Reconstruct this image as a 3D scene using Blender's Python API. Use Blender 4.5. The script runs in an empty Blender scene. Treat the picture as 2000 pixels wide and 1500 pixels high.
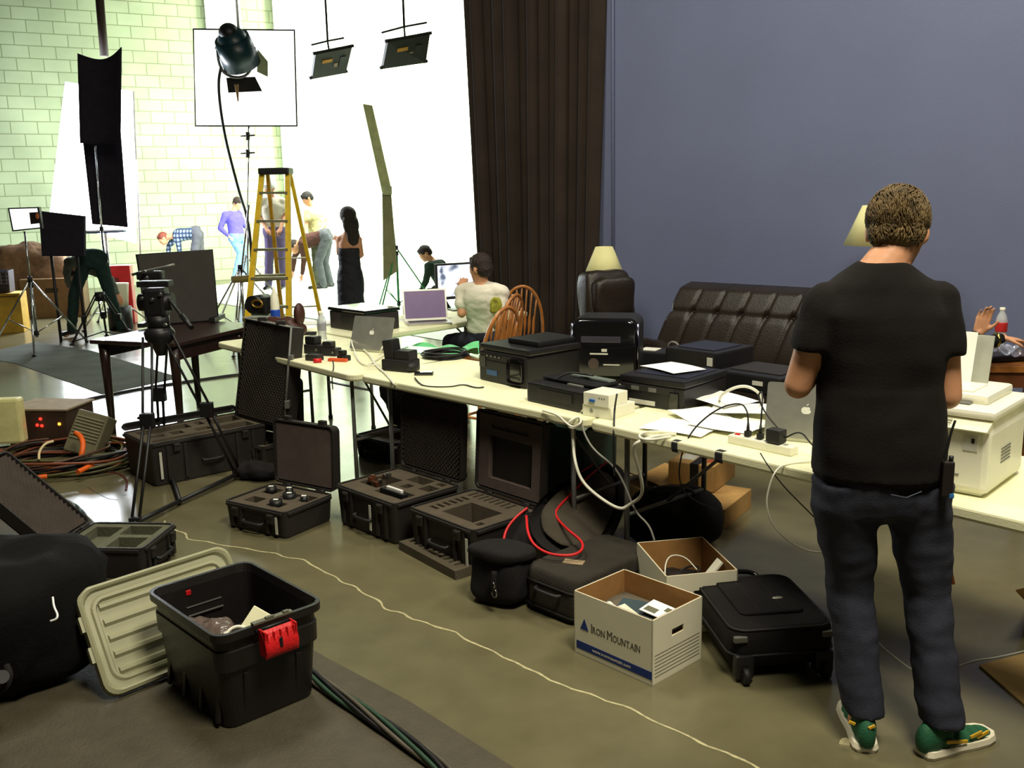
import bpy, bmesh, math, random
from mathutils import Vector, Matrix, Quaternion, noise
random.seed(7)
R = math.radians
sc = bpy.context.scene
COL = sc.collection

# ------------------------------------------------------------------ camera
F_PX, PITCH, ROLL, HCAM = 1885.0, 0.199, -0.022, 1.78
_F = Vector((0, math.cos(PITCH), -math.sin(PITCH))); _R = Vector((1, 0, 0)); _U = _R.cross(_F)
_R2 = _R * math.cos(ROLL) + _U * math.sin(ROLL); _U2 = _U * math.cos(ROLL) - _R * math.sin(ROLL)
cam_d = bpy.data.cameras.new('camera'); cam = bpy.data.objects.new('camera', cam_d); COL.objects.link(cam)
cam_d.sensor_width = 36; cam_d.lens = F_PX / 2000 * 36; cam_d.clip_end = 200; cam_d.clip_start = 0.05
cam.matrix_world = Matrix(((_R2.x, _U2.x, -_F.x, 0), (_R2.y, _U2.y, -_F.y, 0), (_R2.z, _U2.z, -_F.z, HCAM), (0, 0, 0, 1)))
sc.camera = cam

# ------------------------------------------------------------------ colour management, world
sc.view_settings.view_transform = 'Standard'; sc.view_settings.look = 'None'
sc.view_settings.gamma = 1; sc.view_settings.use_curve_mapping = False
sc.view_settings.exposure = 0.22
w = bpy.data.worlds.new('world'); sc.world = w; w.use_nodes = True
w.node_tree.nodes['Background'].inputs[0].default_value = (0.9, 0.95, 1, 1)
w.node_tree.nodes['Background'].inputs[1].default_value = 0.02

def area(name, loc, target, size, power, color, size_y=None, spread=180):
    l = bpy.data.lights.new(name, 'AREA'); o = bpy.data.objects.new(name, l); COL.objects.link(o)
    l.shape = 'RECTANGLE'; l.size = size; l.size_y = size_y or size; l.energy = power; l.color = color; l.spread = R(spread)
    o.location = loc; d = Vector(target) - Vector(loc); o.rotation_euler = d.to_track_quat('-Z', 'Y').to_euler()
    return o

# warehouse ceiling lamps above the tables
area('ceiling_lamp', (1.2, 1.2, 5.6), (0.6, 3.2, 0), 1.4, 285, (1, .93, .74), 1.4)
area('ceiling_lamp', (-1.5, 5.5, 5.8), (-0.8, 6, 0), 1.4, 150, (1, .95, .78), 1.4)
area('ceiling_lamp', (3.2, 5.0, 5.8), (2.6, 6.4, 0), 1.4, 120, (1, .95, .82), 1.4)
# the stage lights that burn out the screen and the back wall
area('stage_lamp', (0.6, 16.0, 6.3), (-0.2, 24, 1.0), 2.5, 1700, (.97, 1, .84), 1.5, 130)
area('stage_lamp', (-3.2, 15.8, 6.2), (-3.9, 21, .8), 2.0, 360, (.96, 1, .82), 1.0, 120)
area('stage_lamp', (-1.0, 17.5, 6.2), (-1.0, 17, 0), 2.0, 260, (.95, 1, .93), 2.0, 120)

# ------------------------------------------------------------------ calibrated points (photo pixel to world)
CAMP = Vector((0, 0, HCAM))
def ray(x, y): return _F + _R2 * ((x - 1000) / F_PX) - _U2 * ((y - 750) / F_PX)
def W(x, y, z=0.0):                 # the point at height z seen at photo pixel x, y
    d = ray(x, y); return CAMP + d * ((z - HCAM) / d.z)
def P(x, y, dist):                  # the point at world depth dist seen at photo pixel x, y
    d = ray(x, y); return CAMP + d * (dist / d.y)
def PX(p):
    d = Vector(p) - CAMP; z = d.dot(_F); return (1000 + F_PX * d.dot(_R2) / z, 750 - F_PX * d.dot(_U2) / z)

# ------------------------------------------------------------------ materials
def lin(c):
    return tuple(((v / 255) / 12.92 if v / 255 <= .04045 else ((v / 255 + .055) / 1.055) ** 2.4) for v in c)
_m = {}
def M(name, rgb=(128, 128, 128), rough=.6, metal=0, var=.12, scale=12, bump=.0, bscale=60, emit=None, es=0, trans=0, alpha=1, coat=0, ior=1.45, wave=None):
    if name in _m: return _m[name]
    m = bpy.data.materials.new(name); m.use_nodes = True; nt = m.node_tree; b = nt.nodes['Principled BSDF']
    c = lin(rgb); b.inputs['Roughness'].default_value = rough; b.inputs['Metallic'].default_value = metal
    tc = nt.nodes.new('ShaderNodeTexCoord')
    n = nt.nodes.new('ShaderNodeTexNoise'); n.inputs['Scale'].default_value = scale; n.inputs['Detail'].default_value = 5
    nt.links.new(tc.outputs['Object'], n.inputs['Vector'])
    r = nt.nodes.new('ShaderNodeMapRange'); r.inputs['From Min'].default_value = .3; r.inputs['From Max'].default_value = .7
    r.inputs['To Min'].default_value = 1 - var; r.inputs['To Max'].default_value = 1 + var
    nt.links.new(n.outputs['Fac'], r.inputs['Value'])
    mx = nt.nodes.new('ShaderNodeVectorMath'); mx.operation = 'SCALE'; mx.inputs[0].default_value = c
    nt.links.new(r.outputs['Result'], mx.inputs['Scale']); nt.links.new(mx.outputs[0], b.inputs['Base Color'])
    if bump:
        n2 = nt.nodes.new('ShaderNodeTexNoise'); n2.inputs['Scale'].default_value = bscale; n2.inputs['Detail'].default_value = 4
        nt.links.new(tc.outputs['Object'], n2.inputs['Vector'])
        bp = nt.nodes.new('ShaderNodeBump'); bp.inputs['Strength'].default_value = bump; bp.inputs['Distance'].default_value = .01
        nt.links.new(n2.outputs['Fac'], bp.inputs['Height']); nt.links.new(bp.outputs[0], b.inputs['Normal'])
    if emit:
        b.inputs['Emission Color'].default_value = (*lin(emit), 1); b.inputs['Emission Strength'].default_value = es
    if rough >= .85: b.inputs['Specular IOR Level'].default_value = .22
    b.inputs['Transmission Weight'].default_value = trans; b.inputs['IOR'].default_value = ior
    b.inputs['Alpha'].default_value = alpha; b.inputs['Coat Weight'].default_value = coat
    _m[name] = m; return m

# ------------------------------------------------------------------ mesh builder
def rotm(rx=0, ry=0, rz=0): return Matrix.Rotation(rz, 4, 'Z') @ Matrix.Rotation(ry, 4, 'Y') @ Matrix.Rotation(rx, 4, 'X')
class B:
    def __init__(s): s.bm = bmesh.new(); s.mi = 0
    def _fin(s, vs, smooth=False):
        fs = set(f for v in vs for f in v.link_faces)
        for f in fs: f.material_index = s.mi; f.smooth = smooth
        return s
    def box(s, c, d, rot=None, bev=0, taper=None):
        r = bmesh.ops.create_cube(s.bm, size=1); vs = r['verts']
        for v in vs:
            v.co = Vector((v.co.x * d[0], v.co.y * d[1], v.co.z * d[2]))
            if taper and v.co.z < 0: v.co.x *= taper; v.co.y *= taper
        if bev:
            es = list(set(e for v in vs for e in v.link_edges))
            q = bmesh.ops.bevel(s.bm, geom=es, offset=bev, segments=2, profile=.6, affect='EDGES'); vs = list(set(v for f in q['faces'] for v in f.verts) | set(v for v in vs if v.is_valid))
            # faces joined with bevel: gather island
            st = list(vs); seen = set(st)
            while st:
                a = st.pop()
                for e in a.link_edges:
                    o = e.other_vert(a)
                    if o not in seen: seen.add(o); st.append(o)
            vs = list(seen)
        m = Matrix.Translation(c) @ (rot or Matrix.Identity(4))
        for v in vs: v.co = m @ v.co
        return s._fin(vs, False)
    def cyl(s, p0, p1, r0, r1=None, seg=16, smooth=True):
        r1 = r0 if r1 is None else r1; p0 = Vector(p0); p1 = Vector(p1); d = p1 - p0
        r = bmesh.ops.create_cone(s.bm, cap_ends=True, segments=seg, radius1=r0, radius2=max(r1, 1e-5), depth=d.length)
        m = Matrix.Translation((p0 + p1) / 2) @ d.to_track_quat('Z', 'Y').to_matrix().to_4x4()
        for v in r['verts']: v.co = m @ v.co
        s._fin(r['verts'], False)
        if smooth:
            for f in set(f for v in r['verts'] for f in v.link_faces):
                if len(f.verts) == 4: f.smooth = True
        return s
    def ell(s, c, rad, rot=None, seg=16, rings=10):
        r = bmesh.ops.create_uvsphere(s.bm, u_segments=seg, v_segments=rings, radius=1)
        m = Matrix.Translation(c) @ (rot or Matrix.Identity(4)) @ Matrix.Diagonal((*rad, 1))
        for v in r['verts']: v.co = m @ v.co
        return s._fin(r['verts'], True)
    def rings(s, rs, closed=False, caps=True, smooth=True):   # loft a list of vertex rings
        vr = [[s.bm.verts.new(p) for p in r] for r in rs]; n = len(vr[0]); al = [v for r in vr for v in r]
        rng = range(len(vr)) if closed else range(len(vr) - 1)
        for i in rng:
            a = vr[i]; b = vr[(i + 1) % len(vr)]
            for j in range(n):
                try: f = s.bm.faces.new((a[j], a[(j + 1) % n], b[(j + 1) % n], b[j])); f.smooth = smooth; f.material_index = s.mi
                except ValueError: pass
        if caps and not closed:
            for r in (vr[0][::-1], vr[-1]):
                f = s.bm.faces.new(r); f.material_index = s.mi
        return s
    def tube(s, pts, r, seg=8, closed=False, smoothpts=0, taper=None):
        pts = [Vector(p) for p in pts]
        for _ in range(smoothpts):
            q = []
            for i in range(len(pts) - 1):
                q += [pts[i] * .75 + pts[i + 1] * .25, pts[i] * .25 + pts[i + 1] * .75]
            pts = ([pts[0]] + q + [pts[-1]]) if not closed else q + [pts[-1] * .75 + pts[0] * .25, pts[-1] * .25 + pts[0] * .75]
        n = len(pts); rs = []; up = None
        for i, p in enumerate(pts):
            t = (pts[(i + 1) % n] - pts[i - 1]) if closed else (pts[min(i + 1, n - 1)] - pts[max(i - 1, 0)])
            t = t.normalized() if t.length > 1e-7 else Vector((0, 0, 1))
            if up is None: up = t.orthogonal().normalized()
            up = (up - t * up.dot(t)); up = up.normalized() if up.length > 1e-6 else t.orthogonal().normalized()
            sd = t.cross(up); rr = r if not taper else r * (1 + (taper - 1) * i / (n - 1))
            rs.append([p + (up * math.cos(a) + sd * math.sin(a)) * rr for a in [2 * math.pi * k / seg for k in range(seg)]])
        return s.rings(rs, closed)
    def lathe(s, prof, c=(0, 0, 0), seg=20, rot=None):
        m = Matrix.Translation(c) @ (rot or Matrix.Identity(4))
        return s.rings([[m @ Vector((max(r, 1e-4) * math.cos(2 * math.pi * k / seg), max(r, 1e-4) * math.sin(2 * math.pi * k / seg), z)) for k in range(seg)] for r, z in prof])
    def prism(s, poly, h, m=None):     # poly: 2D points in xy, extruded 0..h along z, then m
        m = m or Matrix.Identity(4)
        a = [s.bm.verts.new(m @ Vector((x, y, 0))) for x, y in poly]; b = [s.bm.verts.new(m @ Vector((x, y, h))) for x, y in poly]
        n = len(a)
        for f in [a[::-1], b] + [(a[i], a[(i + 1) % n], b[(i + 1) % n], b[i]) for i in range(n)]:
            q = s.bm.faces.new(f); q.material_index = s.mi
        return s
    def quad(s, pts):
        f = s.bm.faces.new([s.bm.verts.new(p) for p in pts]); f.material_index = s.mi; return s
    def grid(s, fn, nu, nv, smooth=True):
        g = [[s.bm.verts.new(fn(i / nu, j / nv)) for j in range(nv + 1)] for i in range(nu + 1)]
        for i in range(nu):
            for j in range(nv):
                f = s.bm.faces.new((g[i][j], g[i + 1][j], g[i + 1][j + 1], g[i][j + 1])); f.smooth = smooth; f.material_index = s.mi
        return s
    def mat(s, i): s.mi = i; return s
    def xf(s, m):
        for v in s.bm.verts: v.co = m @ v.co
        return s
    def build(s, name, mats, parent=None, label=None):
        me = bpy.data.meshes.new(name); bmesh.ops.recalc_face_normals(s.bm, faces=s.bm.faces); s.bm.to_mesh(me); s.bm.free()
        for m in (mats if isinstance(mats, (list, tuple)) else [mats]): me.materials.append(m)
        o = bpy.data.objects.new(name, me); COL.objects.link(o)
        if parent: o.parent = parent
        if label: o['label'] = label
        return o
def thing(name, label, cat, loc=(0, 0, 0), rz=0, group=None, rot=None):
    o = bpy.data.objects.new(name, None); COL.objects.link(o); o.location = loc; o.rotation_euler = rot or (0, 0, rz); o.empty_display_size = .1
    o['label'] = label; o['category'] = cat
    if group: o['group'] = group
    return o
def tag(o, label, cat, group=None, kind=None):
    o['label'] = label; o['category'] = cat
    if group: o['group'] = group
    if kind: o['kind'] = kind
    return o
def single(b, name, mats, label, cat, loc=(0, 0, 0), rz=0, group=None, rot=None):
    o = b.build(name, mats); o.location = loc; o.rotation_euler = rot or (0, 0, rz); return tag(o, label, cat, group)
def dup(root, loc=None, rz=None, label=None, group=None):
    r = root.copy(); COL.objects.link(r)
    if loc is not None: r.location = loc
    if rz is not None: r.rotation_euler = (0, 0, rz)
    if label: r['label'] = label
    if group: r['group'] = group
    for ch in root.children:
        c = ch.copy(); COL.objects.link(c); c.parent = r
        for g in ch.children:
            d = g.copy(); COL.objects.link(d); d.parent = c
    return r
def rrect(w, d, r, n=5):   # rounded rectangle outline centred at 0
    o = []
    for cx, cy, a0 in ((w / 2 - r, d / 2 - r, 0), (-w / 2 + r, d / 2 - r, 90), (-w / 2 + r, -d / 2 + r, 180), (w / 2 - r, -d / 2 + r, 270)):
        for k in range(n + 1):
            a = R(a0 + 90 * k / n); o.append((cx + r * math.cos(a), cy + r * math.sin(a)))
    return o
def text(s, size, name, m, parent, mat4, ext=.0006, align='LEFT', font=None):
    cu = bpy.data.curves.new(name, 'FONT'); cu.body = s; cu.size = size; cu.extrude = ext; cu.align_x = align
    t = bpy.data.objects.new('tmp', cu); COL.objects.link(t); bpy.context.view_layer.update()
    me = bpy.data.meshes.new_from_object(t.evaluated_get(bpy.context.evaluated_depsgraph_get()))
    bpy.data.objects.remove(t); me.transform(mat4); me.materials.clear(); me.materials.append(m)
    o = bpy.data.objects.new(name, me); COL.objects.link(o); o.parent = parent; return o
# ================================================================== SETTING
def struct(o): o['kind'] = 'structure'; return o
def nodes(m): return m.node_tree, m.node_tree.nodes['Principled BSDF']

# floor: polished, stained concrete
mf = bpy.data.materials.new('polished_concrete'); mf.use_nodes = True; nt, b = nodes(mf)
tc = nt.nodes.new('ShaderNodeTexCoord')
n1 = nt.nodes.new('ShaderNodeTexNoise'); n1.inputs['Scale'].default_value = .9; n1.inputs['Detail'].default_value = 8; n1.inputs['Roughness'].default_value = .65
n2 = nt.nodes.new('ShaderNodeTexNoise'); n2.inputs['Scale'].default_value = 5; n2.inputs['Detail'].default_value = 6
cr = nt.nodes.new('ShaderNodeValToRGB')
cr.color_ramp.elements[0].position = .3; cr.color_ramp.elements[0].color = (*lin((88, 83, 61)), 1)
cr.color_ramp.elements[1].position = .72; cr.color_ramp.elements[1].color = (*lin((116, 110, 82)), 1)
mxn = nt.nodes.new('ShaderNodeMix'); mxn.inputs[0].default_value = .35
nt.links.new(tc.outputs['Object'], n1.inputs['Vector']); nt.links.new(tc.outputs['Object'], n2.inputs['Vector'])
nt.links.new(n1.outputs['Fac'], mxn.inputs[2]); nt.links.new(n2.outputs['Fac'], mxn.inputs[3])
nt.links.new(mxn.outputs[0], cr.inputs[0]); nt.links.new(cr.outputs[0], b.inputs['Base Color'])
rr = nt.nodes.new('ShaderNodeMapRange'); rr.inputs['To Min'].default_value = .13; rr.inputs['To Max'].default_value = .27
nt.links.new(n2.outputs['Fac'], rr.inputs['Value']); nt.links.new(rr.outputs[0], b.inputs['Roughness'])
bp = nt.nodes.new('ShaderNodeBump'); bp.inputs['Strength'].default_value = .035; bp.inputs['Distance'].default_value = .01
nt.links.new(n2.outputs['Fac'], bp.inputs['Height']); nt.links.new(bp.outputs[0], b.inputs['Normal'])
m_crack = M('filled_crack', (176, 168, 128), .8, var=.25, scale=40)
m_dark_crack = M('dark_crack', (55, 52, 44), .8)
def strip(b, pts, w, z=.0008, jit=.012):
    pts = [Vector(p) for p in pts]; q = []
    for i in range(len(pts) - 1):
        k = max(2, int((pts[i + 1] - pts[i]).length / .03))
        for j in range(k):
            q.append(pts[i].lerp(pts[i + 1], j / k))
    q.append(pts[-1]); L = []; Rr = []
    for i, p in enumerate(q):
        t = (q[min(i + 1, len(q) - 1)] - q[max(i - 1, 0)]).normalized(); nn = Vector((-t.y, t.x, 0))
        o = nn * jit * noise.noise(p * 9) * 2; ww = w * (.7 + .8 * abs(noise.noise(p * 17)))
        L.append(b.bm.verts.new(Vector((p.x, p.y, z)) + o + nn * ww)); Rr.append(b.bm.verts.new(Vector((p.x, p.y, z)) + o - nn * ww))
    for i in range(len(q) - 1):
        f = b.bm.faces.new((L[i], L[i + 1], Rr[i + 1], Rr[i])); f.material_index = b.mi
fb = B(); fb.quad([(-16, -3, 0), (9, -3, 0), (9, 32, 0), (-16, 32, 0)])
fb.mat(1); strip(fb, [W(x, y) for x, y in ((318, 1018), (370, 1052), (440, 1066), (520, 1078), (590, 1095), (660, 1130), (720, 1165), (765, 1192), (840, 1222), (890, 1236), (960, 1275), (1040, 1308), (1120, 1345), (1200, 1375), (1270, 1405), (1350, 1440), (1420, 1470), (1500, 1510))], .0055)
fb.mat(2)
strip(fb, [W(x, y) for x, y in ((168, 952), (195, 965), (212, 975), (232, 976))], .003)
fb.mat(1); fb.cyl(W(1652, 1454, .0002), W(1652, 1454, .0012), .021, seg=12)
floor = struct(fb.build('floor', [mf, m_crack, m_dark_crack]))

# back wall: painted concrete block
KW = 81900.0
wa = P(-700, 420, KW / (4360 + 700)); wb = P(1300, 420, KW / (4360 - 1300)); wa.z = wb.z = 0
wd = (wb - wa); wl = wd.length; wang = math.atan2(wd.y, wd.x)
mb = bpy.data.materials.new('painted_block_wall'); mb.use_nodes = True; nt, b = nodes(mb)
tc = nt.nodes.new('ShaderNodeTexCoord'); sx = nt.nodes.new('ShaderNodeSeparateXYZ'); cx = nt.nodes.new('ShaderNodeCombineXYZ')
nt.links.new(tc.outputs['Object'], sx.inputs[0]); nt.links.new(sx.outputs['X'], cx.inputs['X']); nt.links.new(sx.outputs['Z'], cx.inputs['Y'])
br = nt.nodes.new('ShaderNodeTexBrick'); br.inputs['Scale'].default_value = 1; br.inputs['Brick Width'].default_value = .466; br.inputs['Row Height'].default_value = .232
br.inputs['Mortar Size'].default_value = .010; br.inputs['Mortar Smooth'].default_value = .3
br.inputs['Color1'].default_value = (*lin((170, 182, 146)), 1); br.inputs['Color2'].default_value = (*lin((160, 173, 136)), 1); br.inputs['Mortar'].default_value = (*lin((124, 136, 98)), 1)
nt.links.new(cx.outputs[0], br.inputs['Vector'])
ns = nt.nodes.new('ShaderNodeTexNoise'); ns.inputs['Scale'].default_value = .8; ns.inputs['Detail'].default_value = 6
nt.links.new(cx.outputs[0], ns.inputs['Vector'])
mr = nt.nodes.new('ShaderNodeMapRange'); mr.inputs['From Min'].default_value = .35; mr.inputs['From Max'].default_value = .65; mr.inputs['To Min'].default_value = .8; mr.inputs['To Max'].default_value = 1.05
nt.links.new(ns.outputs['Fac'], mr.inputs[0])
vm = nt.nodes.new('ShaderNodeVectorMath'); vm.operation = 'SCALE'; nt.links.new(br.outputs['Color'], vm.inputs[0]); nt.links.new(mr.outputs[0], vm.inputs['Scale'])
nt.links.new(vm.outputs[0], b.inputs['Base Color']); b.inputs['Roughness'].default_value = .75
bp = nt.nodes.new('ShaderNodeBump'); bp.inputs['Strength'].default_value = .5; bp.inputs['Distance'].default_value = .01; bp.invert = True
nt.links.new(br.outputs['Fac'], bp.inputs['Height']); nt.links.new(bp.outputs[0], b.inputs['Normal'])
o = struct(B().box((wl / 2, .15, 3.5), (wl, .3, 7)).build('wall_back', mb)); o.location = wa; o.rotation_euler.z = wang

# blue wall on the right
m_blue = M('blue_painted_drywall', (106, 113, 143), .7, var=.05, scale=1.2, bump=.15, bscale=120)
ra = P(1150, 500, 9.15); rb = P(2900, 500, 5.2); ra.z = rb.z = 0
rd = rb - ra; rl = rd.length; rang = math.atan2(rd.y, rd.x)
o = struct(B().box((rl / 2, .1, 3.5), (rl, .2, 7)).build('wall_right', m_blue)); o.location = ra; o.rotation_euler.z = rang
# painted conduit down its left end
def onblue(x, y, off=0):     # point on the blue wall plane under a photo pixel
    nrm = Vector((math.sin(rang), -math.cos(rang), 0)); d = ray(x, y); p0 = ra + nrm * off
    return CAMP + d * ((p0 - CAMP).dot(nrm) / d.dot(nrm))
cp = onblue(1197, 300, .02)
o = struct(B().cyl((cp.x, cp.y, 0), (cp.x, cp.y, 6.9), .012).build('trim_1', m_blue))
o = struct(B().box((0, 0, 3.5), (.2, 30, 7)).build('wall_left', M('left_block_paint', (96, 100, 84), .8))); o.location = (-15.9, 14, 0)
o = struct(B().box((0, 0, 7.05), (26, 36, .1)).build('ceiling', M('ceiling_deck', (70, 70, 66), .9))); o.location = (-4, 14, 0)

# black stage curtain
m_cur = M('black_velour', (50, 42, 36), .95, var=.15, scale=3)
c0 = P(903, 0, 10.4); c1 = P(1177, 0, 9.0); e0 = P(931, 500, 10.4); e1 = P(1166, 480, 9.0)
def curt(u, v):
    z = 6.9 * v + .02
    def at(a, b): t = (z - b.z) / (a.z - b.z); q = b.lerp(a, t); return q
    A = at(c0, e0); Bq = at(c1, e1); p = A.lerp(Bq, u)
    ph = u * 2 * math.pi * 13 + 1.3 * math.sin(u * 9) + .5 * math.sin(v * 3 + u * 5)
    n = (Bq - A).normalized(); nn = Vector((-n.y, n.x, 0))
    return p + nn * (.055 * math.sin(ph) + .03 * math.sin(ph * .37 + 1)) * (1.05 - .25 * v) + n * .02 * math.sin(ph + 1) 
bb = B(); bb.grid(curt, 260, 14)
o = bb.build('stage_curtain', m_cur); tag(o, 'tall black pleated stage curtain between the lit screen and the blue wall', 'curtain')
md = o.modifiers.new('thick', 'SOLIDIFY'); md.thickness = .006

# white sweep: hangs in front of the blocks and runs out over the floor
m_swp = M('white_sweep_vinyl', (226, 240, 218), .55, var=.03, scale=2)
s0 = W(575, 540) ; s1 = P(1010, 540, KW / (4360 - 1010) - .5); 
def wallpt(x, off):
    q = P(x, 430, KW / (4360 - x) - off); q.z = 0; return q
A0, A1 = wallpt(560, .35), wallpt(1040, .35)
F0, F1 = W(300, 571), W(1010, 690)
FL = wallpt(330, .9)
def sweep(u, v):
    top = A0.lerp(A1, u)
    if v < .6: p = top.copy(); p.z = .8 + 6.0 * (1 - v / .6); return p
    t = (v - .6) / .4
    fr = F0.lerp(F1, u); d = (fr - top)
    if t < .5:
        a = t / .5 * math.pi / 2; n = d.normalized(); return top + n * (.8 * (1 - math.cos(a))) + Vector((0, 0, .8 * (1 - math.sin(a)) + .006))
    n = d.normalized(); s = top + n * .8; p = s.lerp(fr, (t - .5) / .5); p.z = .006; return p
o = B().grid(sweep, 30, 60).build('sweep_backdrop', m_swp); tag(o, 'huge overexposed white sweep backdrop hanging beside the curtain and covering the stage floor', 'backdrop')
# ================================================================== shared builders
m_abs = M('black_case_plastic', (36, 32, 30), .55, bump=.25, bscale=300)
m_blk = M('black_plastic', (24, 23, 24), .45, bump=.1, bscale=200)
m_gloss = M('glossy_black', (16, 15, 18), .12, coat=.5)
m_foam = M('charcoal_foam', (88, 79, 66), .95, bump=.6, bscale=250)
m_foamd = M('dark_foam', (66, 58, 53), .95, bump=.6, bscale=200)
m_steel = M('brushed_steel', (170, 170, 168), .3, metal=1)
m_grey = M('grey_painted_metal', (112, 112, 108), .45, metal=.3)
m_white = M('white_plastic', (236, 234, 214), .35, var=.03)
m_paper = M('white_paper', (246, 246, 236), .8, var=.02)
m_tag = M('white_label', (205, 203, 190), .7)
m_card = M('cardboard', (176, 138, 84), .85, var=.08, scale=30)
m_cardi = M('brown_cardboard_inside', (158, 116, 68), .9, var=.08, scale=30)
m_red = M('red_plastic', (206, 26, 30), .4, bump=.3, bscale=90)
m_blknyl = M('black_nylon', (30, 28, 28), .85, bump=.5, bscale=220)
m_blkrub = M('black_rubber', (24, 24, 24), .6)
m_cabw = M('white_cable_jacket', (226, 224, 206), .45)
m_cabk = M('black_cable_jacket', (22, 21, 22), .5)
m_orange = M('orange_rubber', (226, 96, 24), .5)
m_tableplastic = M('cream_table_plastic', (238, 236, 196), .5, var=.04, scale=3, bump=.1, bscale=150)
m_alu = M('silver_aluminium', (196, 196, 186), .35, metal=.75)
m_screen = M('dark_screen', (60, 50, 66), .2)

def adopt(o, par):
    o.parent = par; o.matrix_parent_inverse = (Matrix.Translation(par.location) @ par.rotation_euler.to_matrix().to_4x4()).inverted(); return o
def relief(b, w, d, z, rects, base=None, z0=None):
    """flat block top with rectangular recesses (x0,y0,x1,y1,depth)"""
    xs = sorted({-w / 2, w / 2, *[q for r in rects for q in (r[0], r[2])]}); ys = sorted({-d / 2, d / 2, *[q for r in rects for q in (r[1], r[3])]})
    xs = [x for x in xs if -w / 2 - 1e-6 <= x <= w / 2 + 1e-6]; ys = [y for y in ys if -d / 2 - 1e-6 <= y <= d / 2 + 1e-6]
    def h(i, j):
        if i < 0 or j < 0 or i >= len(xs) - 1 or j >= len(ys) - 1: return z0 if z0 is not None else z
        cx, cy = (xs[i] + xs[i + 1]) / 2, (ys[j] + ys[j + 1]) / 2; dd = 0
        for r in rects:
            if r[0] < cx < r[2] and r[1] < cy < r[3]: dd = max(dd, r[4])
        return z - dd
    for i in range(len(xs) - 1):
        for j in range(len(ys) - 1):
            q = h(i, j); b.quad([(xs[i], ys[j], q), (xs[i + 1], ys[j], q), (xs[i + 1], ys[j + 1], q), (xs[i], ys[j + 1], q)])
    for i in range(len(xs)):
        for j in range(len(ys) - 1):
            a, c = h(i - 1, j), h(i, j)
            if abs(a - c) > 1e-6: b.quad([(xs[i], ys[j], a), (xs[i], ys[j + 1], a), (xs[i], ys[j + 1], c), (xs[i], ys[j], c)])
    for j in range(len(ys)):
        for i in range(len(xs) - 1):
            a, c = h(i, j - 1), h(i, j)
            if abs(a - c) > 1e-6: b.quad([(xs[i], ys[j], a), (xs[i + 1], ys[j], a), (xs[i + 1], ys[j], c), (xs[i], ys[j], c)])
    return b
def egg(b, w, h, m, amp=.010, pitch=.028):
    nu = int(w / pitch * 4); nv = int(h / pitch * 4)
    def f(u, v):
        x = (u - .5) * w; y = v * h; return m @ Vector((x, y, amp * (math.sin(2 * math.pi * x / pitch) * math.sin(2 * math.pi * y / pitch))))
    return b.grid(f, nu, nv)
def shell(b, w, d, h, r=.03, t=.008, taper=.96, ztop=None):
    """open-topped hollow box with rounded corners"""
    o1 = [[(x * s, y * s, z) for x, y in rrect(w, d, r)] for z, s in ((0, taper - .02), (.012, taper), (h, 1))]
    i1 = [[(x, y, z) for x, y in rrect(w * s - 2 * t, d * s - 2 * t, r)] for z, s in ((h, 1), (.014, taper))]
    return b.rings(o1 + i1, smooth=False)
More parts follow.
